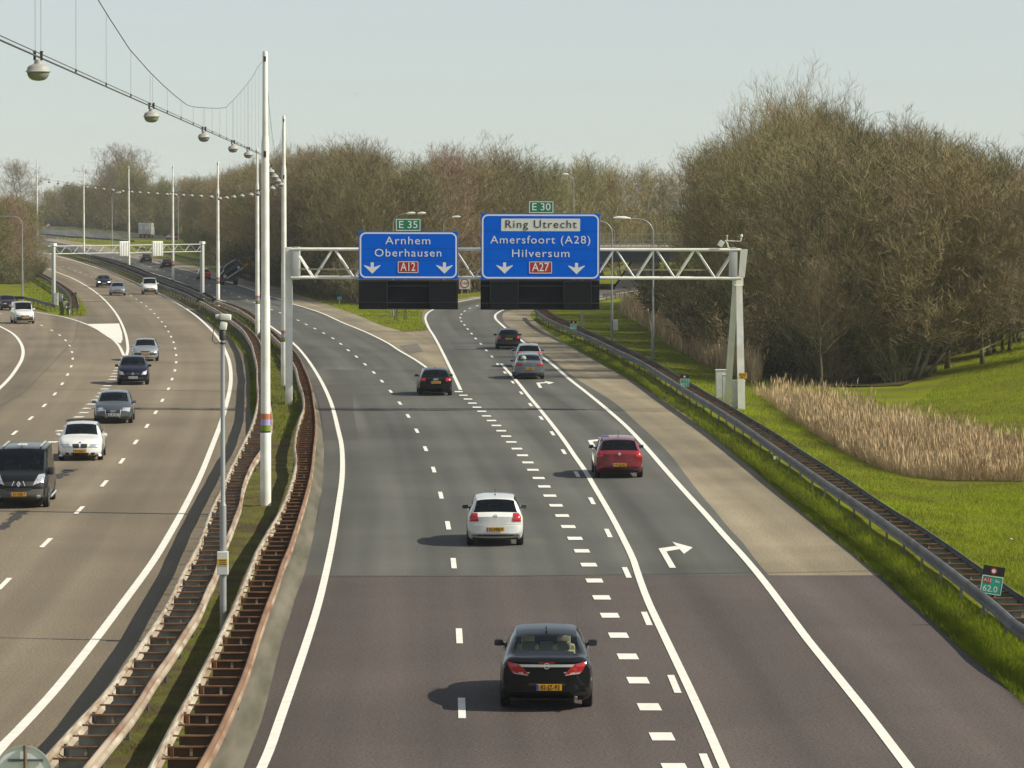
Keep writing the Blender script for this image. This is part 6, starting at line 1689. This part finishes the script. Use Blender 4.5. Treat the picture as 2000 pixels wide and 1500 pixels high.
# ================================================================ bare trees, shrubs, reeds, grass
def perp(d, rg):
    a = Vector((rg.gauss(0, 1), rg.gauss(0, 1), rg.gauss(0, 1)))
    a = a - d * a.dot(d)
    return a.normalized() if a.length > 1e-5 else d.orthogonal().normalized()
def tree_meshes(name, seed, H, rad, nl, low, el0, twig_w, mtw, stems=1, dens=1.0, cz=.58, top=1.0):
    """trunk mesh (trunk and limbs) and crown mesh (branches and fine twigs), H metres tall; limbs reach for a rounded crown"""
    rg = random.Random(seed)
    T, C = MB(), MB()
    CZ, RZ, RR = cz * H, (1 - cz) * H * top, rad * H
    def path(p, d, ln, n, wob, lift):
        pts = [p]; q = d.copy()
        for i in range(n):
            q = (q + perp(q, rg) * wob + Vector((0, 0, lift))).normalized()
            pts.append(pts[-1] + q * (ln / n))
        return pts
    def at(pts, t):
        u = t * (len(pts) - 1); k = min(int(u), len(pts) - 2); f = u - k
        return pts[k].lerp(pts[k + 1], f), (pts[k + 1] - pts[k]).normalized()
    def twig(p, d, ln, w_):
        q = path(p, d, ln, 2, 0.16, 0.14)
        s = perp(d, rg) * w_
        o = len(C.v)
        C.v += [tuple(q[0] - s), tuple(q[0] + s), tuple(q[1] - s * .8), tuple(q[1] + s * .8), tuple(q[2])]
        C.f += [(o, o + 1, o + 3, o + 2), (o + 2, o + 3, o + 4)]; C.mi += [0, 0]
    def reach(p, d):
        """distance along d to the crown's outline"""
        e = Vector(((p.x) / RR, (p.y) / RR, (p.z - CZ) / (RZ if p.z + d.z > CZ else CZ * .95))); g = Vector((d.x / RR, d.y / RR, d.z / RZ))
        a, b_, c = g.dot(g), 2 * e.dot(g), e.dot(e) - 1
        q = b_ * b_ - 4 * a * c
        return (-b_ + math.sqrt(q)) / (2 * a) if q > 0 else H * .1
    for st in range(stems):
        base = Vector((rg.uniform(-.3, .3) * (stems > 1), rg.uniform(-.3, .3) * (stems > 1), -0.15))
        d0 = Vector((rg.gauss(0, .06 + .16 * (stems > 1)), rg.gauss(0, .06 + .16 * (stems > 1)), 1)).normalized()
        hh = H * rg.uniform(.78, .90)
        tp = path(base, d0, hh, 9, 0.07, 0.05)
        r0 = H * .0115 / (1 if stems == 1 else 1.35)
        T.tube(tp, [r0 * (1.25 if i == 0 else 1) * (1 - .9 * i / 9) for i in range(10)], 7)
        n_ = int(nl / stems)
        for k in range(n_):
            t = low + (.97 - low) * ((k + rg.random()) / n_)
            p, dt = at(tp, t)
            az = k * 2.399 + rg.uniform(-.5, .5) + st
            el = RAD(el0 + (78 - el0) * t ** 2 + rg.uniform(-10, 10))
            d = Vector((math.cos(az) * math.cos(el), math.sin(az) * math.cos(el), math.sin(el)))
            ln = min(max(reach(p, d), H * .08) * rg.uniform(.70, 1.0), H * .55)
            lp_ = path(p, d, ln, 5, 0.13, 0.03)
            rl = r0 * .40 * (1.15 - .75 * t)
            T.tube(lp_, [rl * (1 - .85 * i / 5) for i in range(6)], 5, caps=False)
            nb = max(4, int(9 * ln / (H * .3)))
            for j in range(nb):
                u = .15 + .85 * (j + rg.random()) / nb
                p2, d2 = at(lp_, min(u, .99))
                d3 = (d2 * .8 + perp(d2, rg) * .8 + Vector((0, 0, .25))).normalized()
                l2 = H * .115 * rg.uniform(.6, 1.35)
                bp = path(p2, d3, l2, 3, 0.16, 0.09)
                C.tube(bp, [rl * .30, rl * .22, rl * .15, rl * .07], 3, caps=False)
                for m in range(int(5 * dens) + 1):
                    u2 = .1 + .9 * (m + rg.random()) / (int(5 * dens) + 1)
                    p3, d4 = at(bp, min(u2, .99))
                    d5 = (d4 * .7 + perp(d4, rg) * .85 + Vector((0, 0, .22))).normalized()
                    l3 = H * .062 * rg.uniform(.6, 1.4)
                    tq = path(p3, d5, l3, 2, 0.18, 0.10)
                    s = perp(d5, rg) * twig_w * 1.2; o = len(C.v)
                    C.v += [tuple(tq[0] - s), tuple(tq[0] + s), tuple(tq[1] - s * .8), tuple(tq[1] + s * .8), tuple(tq[2])]
                    C.f += [(o, o + 1, o + 3, o + 2), (o + 2, o + 3, o + 4)]; C.mi += [0, 0]
                    for q in range(int(4 * dens) + 1):
                        p4, d6 = at(tq, rg.random())
                        twig(p4, (d6 * .8 + perp(d6, rg) * .75 + Vector((0, 0, .25))).normalized(), H * .036 * rg.uniform(.6, 1.5), twig_w)
    tm = bpy.data.meshes.new(name + '_trunk'); tm.from_pydata(T.v, [], T.f); tm.materials.append(M['bark'])
    tm.polygons.foreach_set('use_smooth', [True] * len(tm.polygons))
    cm = bpy.data.meshes.new(name + '_crown'); cm.from_pydata(C.v, [], C.f); cm.materials.append(mtw)
    return tm, cm, H
def shrub_mesh(name, seed, H, spread, n, tw, mtw):
    rg = random.Random(seed); C = MB(); T = MB()
    for k in range(n):
        az = rg.uniform(0, 6.283); el = RAD(rg.uniform(35, 88))
        d = Vector((math.cos(az) * math.cos(el), math.sin(az) * math.cos(el), math.sin(el)))
        b0 = Vector((rg.gauss(0, spread * .35), rg.gauss(0, spread * .35), -.05))
        ln = H * rg.uniform(.55, 1.0)
        p = [b0, b0 + d * ln * .5 + Vector((0, 0, .05 * H)), b0 + d * ln + Vector((0, 0, .2 * H))]
        T.tube(p, [.022 * H / 4, .014 * H / 4, .004], 4, caps=False)
        for j in range(24):
            u = .15 + .85 * rg.random(); q = p[0].lerp(p[1], u * 2) if u < .5 else p[1].lerp(p[2], u * 2 - 1)
            dd = (d + perp(d, rg) * .9 + Vector((0, 0, .2))).normalized()
            e = q + dd * rg.uniform(.25, .75) * H * .22
            s = perp(dd, rg) * tw; o = len(C.v)
            C.v += [tuple(q - s), tuple(q + s), tuple(e)]; C.f += [(o, o + 1, o + 2)]; C.mi.append(0)
            for i in range(3):
                q2 = q.lerp(e, rg.random()); d3 = (dd + perp(dd, rg) * .9).normalized(); e2 = q2 + d3 * rg.uniform(.1, .3) * H * .2
                s = perp(d3, rg) * tw * .8; o = len(C.v)
                C.v += [tuple(q2 - s), tuple(q2 + s), tuple(e2)]; C.f += [(o, o + 1, o + 2)]; C.mi.append(0)
    tm = bpy.data.meshes.new(name + '_stems'); tm.from_pydata(T.v, [], T.f); tm.materials.append(M['bark'])
    cm = bpy.data.meshes.new(name + '_twigs'); cm.from_pydata(C.v, [], C.f); cm.materials.append(mtw)
    return tm, cm, H
TW = .0105
protos = [
    tree_meshes('tree', 11, 16, .34, 46, .12, 15, TW, M['twig']),
    tree_meshes('tree', 12, 16, .30, 44, .10, 25, TW, M['twig'], cz=.55),
    tree_meshes('tree', 13, 16, .38, 48, .14, 12, TW, M['twig'], stems=2, cz=.60),
    tree_meshes('tree', 14, 16, .27, 42, .08, 30, TW, M['twig_olive'], cz=.52),
    tree_meshes('tree', 15, 16, .36, 48, .12, 15, TW, M['twig_red'], stems=2),
    tree_meshes('tree', 16, 16, .33, 48, .08, 20, TW, M['twig_olive'], stems=3, cz=.56),
]
sparse = tree_meshes('tree', 21, 16, .30, 34, .30, 30, .0085, M['twig'], dens=.6, cz=.64)
poplar = tree_meshes('tree', 22, 16, .17, 40, .06, 45, .009, M['twig_red'], dens=.7, cz=.5)
shrubs = [shrub_mesh('shrub', 31, 4, .9, 26, .016, M['twig']), shrub_mesh('shrub', 32, 4, 1.2, 30, .018, M['twig_olive']), shrub_mesh('shrub', 33, 4, 1.3, 34, .022, M['bush_dark'])]
rgv = random.Random(77)
def plant_tree(pm, x, Y, ht, label, group, rz=None, wide=1.0, name='bare_tree', cat='tree'):
    t = bpy.data.objects.new(name, None); COL.objects.link(t)
    t.location = (x, Y, ground_z(x, Y) - 0.05); t.rotation_euler.z = rgv.uniform(0, 6.28) if rz is None else rz
    k = ht / pm[2]; t.scale = (k * wide, k * wide, k)
    tag(t, label, cat, group)
    link('trunk' if cat == 'tree' else 'stems', pm[0], None, t); link('crown' if cat == 'tree' else 'twigs', pm[1], None, t)
    return t
def px_of(v):
    q = CAM_M.inverted() @ Vector(v); return CX + F_PX * q.x / -q.z, CY - F_PX * q.y / -q.z
topline = pchip([-120, 0, 40, 75, 120, 170, 185, 215, 245, 285, 315, 360, 405, 450, 480, 520, 570, 620, 700, 780, 850, 900, 935, 980, 1040, 1100, 1160, 1210, 1265, 1290, 1340, 1390, 1425, 1470, 1520, 1555, 1600, 1640, 1700, 1800, 1880, 1950, 2010, 2150],
                [330, 325, 318, 348, 352, 350, 318, 298, 293, 305, 338, 340, 330, 315, 300, 292, 282, 275, 268, 270, 284, 275, 262, 270, 278, 276, 288, 300, 318, 295, 272, 262, 238, 205, 170, 142, 160, 190, 205, 212, 235, 255, 275, 300])
def wood(base, n_rows, gap, step, label, group, protos_, frac=(.88, 1.0), seed=1, minh=8, wide=(.9, 1.25), x_extra=0, maxh=24, topfn=None, outdir=(0, 1), crown=.75):
    """rows of bare trees behind a front line given in pixels; every tree is a thing of its own"""
    rg = random.Random(seed); f = base
    cnt = 0
    for r in range(n_rows):
        w0 = [Vector((p.x, p.y, 0)) for p in (P(*q) for q in f)]
        L = [0]
        for a, c in zip(w0, w0[1:]): L.append(L[-1] + (c - a).length)
        s = rg.uniform(0, step)
        while s < L[-1]:
            k = max(i for i in range(len(L)) if L[i] <= s); k = min(k, len(w0) - 2)
            u = (s - L[k]) / max(1e-6, L[k + 1] - L[k]); q = w0[k].lerp(w0[k + 1], u)
            out = Vector((outdir[0], outdir[1], 0)).normalized(); sg_ = (w0[k + 1] - w0[k]).normalized()
            q = q + out * (1.5 + r * gap + rg.uniform(0, gap * .6)) + sg_ * rg.uniform(-1, 1) * step * .3
            z = ground_z(q.x, q.y); px, _ = px_of((q.x, q.y, z))
            rp = 4.6 * F_PX / q.y * crown; tf = topfn or topline
            ty = max(float(tf(px - rp)), float(tf(px)), float(tf(px + rp)))
            ht = PY(px, ty, q.y).z - z
            ht = min(maxh, max(minh, ht)) * rg.uniform(*frac)
            pm = protos_[rg.randrange(len(protos_))]
            if -160 < px < 2170:
                plant_tree(pm, q.x, q.y, ht, label, group, wide=rg.uniform(*wide)); cnt += 1
            s += step * rg.uniform(.75, 1.3)
    return cnt
n1 = wood([(1338, 594), (1388, 640), (1440, 690), (1520, 730), (1620, 752), (1720, 752), (1850, 738), (1960, 714), (2020, 702)], 3, 6.0, 8.5, 'bare brown tree in the wood on the right, behind the reeds and the gantry leg', 'bare trees of the right wood', protos, seed=5, minh=6, outdir=(1, .4), frac=(.82, .95), crown=.5)
n2 = wood([(492, 531), (540, 546), (576, 563), (650, 583), (720, 590), (840, 580), (940, 569), (1060, 563), (1165, 560)], 3, 8.5, 9.0, 'bare brown tree in the wood behind the two blue signs', 'bare trees of the middle wood', protos, seed=6, frac=(.80, .96), outdir=(.22, 1))
n2b = wood([(1140, 548), (1200, 546), (1300, 545), (1400, 545)], 3, 8, 6.5, 'bare tree standing behind the viaduct, between the middle and the right wood', 'bare trees behind the viaduct', protos, seed=16, frac=(.85, 1.0))
n3 = wood([(60, 437), (130, 441), (210, 446), (290, 455), (350, 463), (395, 474), (440, 500), (488, 528)], 3, 11, 17, 'bare brown tree in the distant wood at the end of the left road', 'bare trees of the distant wood', protos, seed=7, frac=(.76, .95), minh=6, outdir=(.35, 1))
lt = pchip([-200, -60, 0, 30, 60, 80], [380, 382, 382, 388, 410, 440])
n4 = wood([(-140, 540), (-40, 548), (20, 553), (52, 548), (64, 525), (66, 500)], 3, 5, 7, 'bare brown tree at the left edge behind the curved street lamp', 'bare trees at the left edge', protos, seed=8, topfn=lt, outdir=(-1, .15), crown=0, frac=(.9, 1.02), minh=5)
print('trees', n1, n2, n2b, n3, n4)
def solo(pm, px, base, top, label, wide=1.0, Y=None):
    p = P(px, base) if Y is None else Vector((PY(px, 500, Y).x, Y, 0))
    z = ground_z(p.x, p.y)
    return plant_tree(pm, p.x, p.y, PY(px, top, p.y).z - z, label, None, wide=wide)
solo(sparse, 1556, 700, 146, 'tallest thin bare tree, its open crown rising above the right wood', .62, Y=253)
solo(sparse, 1500, 700, 182, 'open bare tree leaning over the left shoulder of the right wood', .7, Y=259)
solo(sparse, 1440, 700, 212, 'slender bare tree at the left end of the right wood skyline', .6, Y=265)
solo(sparse, 1625, 700, 184, 'open bare tree just right of the tallest one on the skyline', .7, Y=265)
solo(protos[2], 1800, 752, 330, 'mossy many-stemmed tree at the edge of the reeds, right of the gantry leg', 1.25, Y=210.24)
solo(protos[5], 1935, 722, 300, 'dark trunked bare tree near the right edge with green slope behind it', 1.15, Y=221.76)
solo(sparse, 1606, 750, 500, 'leaning mossy bare tree just behind the tall reeds', .9, Y=206)
solo(poplar, 628, 575, 385, 'narrow upright pale reddish tree left of the Arnhem sign', 1.1, Y=432)
solo(poplar, 776, 575, 365, 'narrow reddish tree above the green E 35 plate', 1.1, Y=446.4)
solo(protos[4], 245, 440, 290, 'large round reddish tree standing above the distant wood', 1.55, Y=1054.08)
solo(protos[4], 40, 440, 318, 'round reddish tree far off behind the left masts', 1.45, Y=1071.36)
solo(poplar, 925, 560, 262, 'tall thin treetop rising above the middle wood', 1.3, Y=532.8)
# shrubs along the front of the woods
def hedge_row(base, step, label, group, pms, hts, seed, out=(-2.5, 0.5), wide=(1.0, 1.6)):
    rg = random.Random(seed)
    w0 = [P(*q) for q in base]
    for a, c in zip(w0, w0[1:]):
        L = (c - a).length; s = rg.uniform(0, step)
        while s < L:
            q = a.lerp(c, s / L); q = q + Vector((q.x, q.y, 0)).normalized() * rg.uniform(*out)
            ht = rg.uniform(*hts)
            plant_tree(pms[rg.randrange(len(pms))], q.x, q.y, ht, label, group, wide=rg.uniform(*wide), name='shrub', cat='shrub')
            s += step * rg.uniform(.7, 1.3)
hedge_row([(470, 540), (520, 552), (576, 565), (650, 586), (720, 596), (800, 598)], 1.4, 'dark bare undergrowth shrub at the foot of the middle wood', 'undergrowth of the middle wood', [shrubs[2], shrubs[2], shrubs[1]], (2.8, 4.6), 3, out=(-1.5, 6.0))  # dark twig colour stands in for the shade under the trees here
hedge_row([(840, 578), (940, 567), (1060, 561), (1150, 558)], 3.2, 'brown bare shrub beyond the exit curve, under the trees behind the signs', 'shrubs beyond the exit curve', shrubs, (2.5, 4.5), 9, out=(0, 4))
hedge_row([(1296, 596), (1318, 630), (1362, 672), (1430, 712), (1520, 738), (1640, 752), (1760, 752)], 2.1, 'dark bare undergrowth shrub at the foot of the right wood', 'undergrowth of the right wood', [shrubs[2], shrubs[1], shrubs[0]], (2.2, 4.6), 4, out=(-.5, 5.0))
hedge_row([(1640, 742), (1720, 742), (1800, 736), (1870, 728), (1960, 712), (2030, 700)], 0.75, 'brown undergrowth shrub between the trunks behind the reeds', 'undergrowth between the trunks', [shrubs[1], shrubs[2], shrubs[0]], (2.4, 5.2), 14, out=(3, 26))
hedge_row([(1900, 728), (1960, 715), (2040, 700)], .55, 'brown scrub among the trunks on the green bank at the right edge', 'scrub on the right bank', [shrubs[0], shrubs[1]], (1.6, 3.4), 17, out=(0, 9))
hedge_row([(372, 478), (400, 497), (440, 522), (470, 536)], 4, 'dark shrub at the foot of the wood behind the tow truck', 'shrubs behind the tow truck', [shrubs[2], shrubs[1]], (2.5, 4.0), 10, out=(0, 4))
hedge_row([(-60, 548), (0, 555), (40, 556), (66, 540)], 2.5, 'brown bare shrub at the left edge below the trees', 'shrubs at the left edge', shrubs, (2.0, 4.0), 11, out=(-.5, 3))
for k, (x, y_, h_) in enumerate([(690, 560, 5.2), (712, 562, 5.8), (672, 562, 4.6)]):
    p = P(x, y_); plant_tree((shrubs[0][0], None, 4), p.x, p.y, h_, '', None) if False else None
cat_sh = shrub_mesh('shrub', 36, 4, 1.2, 30, .03, M['catkin'])
p = P(690, 566); p = Vector((PY(690, 500, 432).x, 432, 0))
plant_tree(cat_sh, p.x, 432, 7.2, 'pale yellow flowering shrub left of the Arnhem sign', None, wide=.95, name='shrub', cat='shrub')

# leaf litter under the woods, so that the forest floor is brown and not lawn
def floor_patch(px, name, layer=0.02):
    ys = [p[1] for p in px]
    return patch(name, M['litter_floor'], px, layer)
b = MB(); b.uv = []
def floor_strip(base, depth, nm):
    rr = []
    for x, y in base:
        p = P(x, y); o = Vector((p.x, p.y, 0)).normalized(); row = []
        for k in range(19):
            q = p + o * (depth * k / 18); q.z = ground_z(q.x, q.y) + 0.05; row.append(q)
        rr.append(row[::-1])
    sheet(nm, M['litter_floor'], rr)
def densify(l, n=6):
    o = []
    for a, c in zip(l, l[1:]):
        for k in range(n): o.append((a[0] + (c[0] - a[0]) * k / n, a[1] + (c[1] - a[1]) * k / n))
    return o + [l[-1]]
floor_strip(densify([(1250, 590), (1300, 641), (1400, 701), (1500, 739), (1620, 755), (1760, 757), (1830, 742)]), 45, 'forest_floor')
floor_strip(densify([(455, 534), (520, 551), (576, 565), (650, 586), (720, 597), (800, 596), (850, 582)]), 60, 'forest_floor')
floor_strip(densify([(850, 580), (940, 569), (1060, 562), (1160, 558)]), 45, 'forest_floor')
floor_strip(densify([(-140, 543), (-40, 551), (20, 556), (60, 552), (70, 530)]), 25, 'forest_floor')
floor_strip(densify([(60, 439), (130, 442.5), (210, 448), (290, 457), (350, 465), (385, 482), (420, 512), (455, 534)]), 60, 'forest_floor')
hedge_row([(66, 439.5), (130, 443), (210, 448.5), (290, 457.5), (350, 466)], 11, 'grey brown brush along the front of the distant wood', 'brush before the distant wood', [shrubs[0], shrubs[1]], (4.0, 7.0), 15, out=(0, 12), wide=(1.2, 2.0))
fl = [Vector((x, 1165, 4.14)) for x in (-190, -60)]
sheet('forest_floor', M['litter_floor'], [[(x, Y, zg(Y) + .04) for x in np.linspace(-240, 10, 6)] for Y in np.arange(1190, 1700, 60)])

# reeds: one mass of dry stalks
def inside(px, x, y):
    c = False; n = len(px); j = n - 1
    for i in range(n):
        if (px[i][1] > y) != (px[j][1] > y) and x < (px[j][0] - px[i][0]) * (y - px[i][1]) / (px[j][1] - px[i][1]) + px[i][0]: c = not c
        j = i
    return c
def scatter(px, n, seed):
    rg = random.Random(seed); xs = [p[0] for p in px]; ys = [p[1] for p in px]; out = []
    while len(out) < n:
        x, y = rg.uniform(min(xs), max(xs)), rg.uniform(min(ys), max(ys))
        if inside(px, x, y): out.append((x, y))
    return out
def stalks(name, px, n, h0, h1, wd, m, seed, lean=.18, plume=0.0, up=0.0, front=None, bank=False):
    rg = random.Random(seed); V, Fc = [], []
    for x, y in scatter(px, n, seed):
        p = P(x, y, up); p.z = ground_z(p.x, p.y) + (bank_z(p.x, p.y) - .02 if bank else up)
        h = rg.uniform(h0, h1) * (1 if not plume else .72 + .5 * abs(math.sin(p.x * .9 + 2 * math.sin(p.y * .21))))
        if front is not None: h *= .28 + .72 * min(1, max(0, (float(front(x)) - y) / 48) + .25 * rg.random())
        a = rg.uniform(0, 3.14); w_ = wd * rg.uniform(.6, 1.3) * max(.7, p.y / 173)
        s = Vector((math.cos(a), math.sin(a), 0)) * w_ / 2
        l1 = Vector((rg.gauss(0, lean), rg.gauss(0, lean), 0)) * h
        mid = p + l1 * .35 + Vector((0, 0, h * .55)); tip = p + l1 + Vector((0, 0, h))
        o = len(V)
        V += [tuple(p - s), tuple(p + s), tuple(mid - s * .8), tuple(mid + s * .8), tuple(tip)]
        Fc += [(o, o + 1, o + 3, o + 2), (o + 2, o + 3, o + 4)]
        if plume and rg.random() < plume:
            o = len(V); s2 = s * 2.2; c = tip
            V += [tuple(c - s2 * .5 - Vector((0, 0, .1))), tuple(c + s2 * .5 - Vector((0, 0, .1))), tuple(c + s2 + Vector((0, 0, .08))), tuple(c + l1.normalized() * .06 + Vector((0, 0, .26)))]
            Fc += [(o, o + 1, o + 2, o + 3)]
    me = bpy.data.meshes.new(name); me.from_pydata(V, [], Fc); me.materials.append(m)
    return stuff(link(name, me))
reed_px = [(1468, 768), (1500, 784), (1545, 818), (1600, 857), (1660, 893), (1720, 918), (1780, 932), (1860, 938), (2000, 940), (2160, 938), (2160, 905), (2000, 902), (1900, 895), (1800, 878), (1740, 858), (1680, 838), (1600, 815), (1530, 785)]
o = stalks('reeds', reed_px, 70000, .8, 1.5, .0105, M['reed'], 41, lean=.32, plume=.18, front=pchip([1460, 1500, 1545, 1600, 1660, 1720, 1780, 1860, 2000, 2170], [758, 786, 820, 859, 895, 920, 934, 940, 942, 942]))
tag(o, 'belt of tall dry straw-coloured reeds in the ditch right of the gantry leg', 'reeds')
reed2 = [(1208, 612), (1240, 628), (1290, 662), (1350, 700), (1400, 722), (1470, 748), (1490, 744), (1420, 706), (1350, 668), (1290, 630), (1245, 604)]
o = stalks('reeds', reed2, 9000, .9, 1.6, .03, M['reed'], 42, lean=.15, plume=.2)
tag(o, 'thin belt of brown reeds at the foot of the right wood, behind the street lamps', 'reeds')
# grass blades
verge_px = [(1060, 636), (1132, 680), (1240, 742), (1336, 804), (1460, 902), (1580, 1006), (1716, 1113), (1880, 1258), (2020, 1380), (2060, 1330), (2020, 1290), (1880, 1178), (1740, 1076), (1600, 972), (1480, 884), (1340, 790), (1200, 705), (1100, 655)]
o = stalks('verge_grass', verge_px, 60000, .04, .24, .010, M['blade'], 51, lean=.4, up=.15, bank=True)
tag(o, 'bright green tufted grass of the verge between the shoulder and the right barrier', 'grass')
lawn_px = [(1080, 622), (1200, 668), (1340, 744), (1480, 832), (1640, 935), (1800, 1038), (2020, 1190), (2020, 938), (1860, 945), (1780, 938), (1660, 900), (1545, 822), (1462, 752), (1350, 708), (1240, 640), (1205, 618)]
o = stalks('lawn_grass', lawn_px, 60000, .03, .13, .012, M['blade'], 52, lean=.5, up=.05, bank=True)
tag(o, 'short green grass between the right barrier and the reeds', 'grass')
slope_px = [(1770, 800), (1850, 752), (1920, 738), (2010, 714), (2030, 850), (1900, 850), (1820, 838)]
o = stalks('slope_grass', slope_px, 12000, .05, .16, .014, M['blade'], 53, lean=.4)
tag(o, 'green grass slope behind the reeds at the right edge', 'grass')
med_px = [(180, 1505), (275, 1380), (366, 1240), (430, 1095), (470, 1000), (512, 888), (535, 800), (524, 712), (540, 690), (590, 780), (577, 860), (572, 960), (540, 1025), (500, 1105), (452, 1215), (390, 1342), (310, 1500)]
o = stalks('median_grass', med_px, 26000, .03, .12, .010, M['moss_blade'], 54, lean=.5, up=.27)
tag(o, 'mossy patchy grass of the median between the two rusty barriers', 'grass')
o = stalks('median_weeds', [(500, 700), (535, 690), (560, 720), (590, 780), (578, 850), (545, 870), (520, 800)], 9000, .10, .35, .014, M['blade'], 57, lean=.4, up=.2)
tag(o, 'taller green weeds at the foot of the gantry column in the median', 'weeds')
o = stalks('median_weeds', [(440, 618), (480, 622), (520, 655), (560, 700), (540, 705), (500, 665), (465, 640)], 5000, .2, .6, .02, M['blade'], 58, lean=.4)
tag(o, 'green weeds around the third white mast in the median', 'weeds')
o = stalks('edge_grass', [(400, 612), (440, 640), (468, 670), (487, 700), (497, 740), (500, 800), (495, 830), (489, 800), (490, 740), (481, 697), (459, 668), (430, 642), (395, 615)], 6000, .06, .22, .014, M['blade'], 55, lean=.4)
tag(o, 'narrow green grass strip between the brown road and the left barrier', 'grass')
o = stalks('island_blades', [(70, 603), (130, 617), (162, 616), (168, 610), (150, 580), (110, 556), (80, 545), (40, 560), (60, 585)], 7000, .05, .15, .02, M['blade'], 56, lean=.4)
tag(o, 'bright grass on the island around the cabinets at the left', 'grass')
o = stalks('wedge_blades', [(836, 645), (789, 647), (736, 631), (661, 602), (576, 573), (530, 558), (700, 592), (800, 600), (828, 606), (823, 622)], 7000, .05, .15, .02, M['blade'], 59, lean=.4)
tag(o, 'grass wedge between the two branches of the dark road', 'grass')
# ================================================================ haze
HAZE = True
if HAZE:
    b = MB(); b.box((0, 1150, 27), (3400, 2760, 66)); o = b.build('haze', None) if False else None
    me = bpy.data.meshes.new('haze'); b2 = MB(); b2.box((0, 1100, 26.0), (3300, 2860, 58.0)); me.from_pydata(b2.v, [], b2.f)
    m, n_, bb = mk('haze_air'); n_.nodes.remove(bb)
    pv = n_.nodes.new('ShaderNodeVolumePrincipled'); pv.inputs['Density'].default_value = 0.00013
    pv.inputs['Color'].default_value = (0.86, 0.90, 0.94, 1); pv.inputs['Anisotropy'].default_value = 0.3
    n_.links.new(pv.outputs[0], n_.nodes['Material Output'].inputs['Volume'])
    me.materials.append(m)
    o = link('haze', me); stuff(o); tag(o, 'thin pale haze over the whole motorway', 'haze')
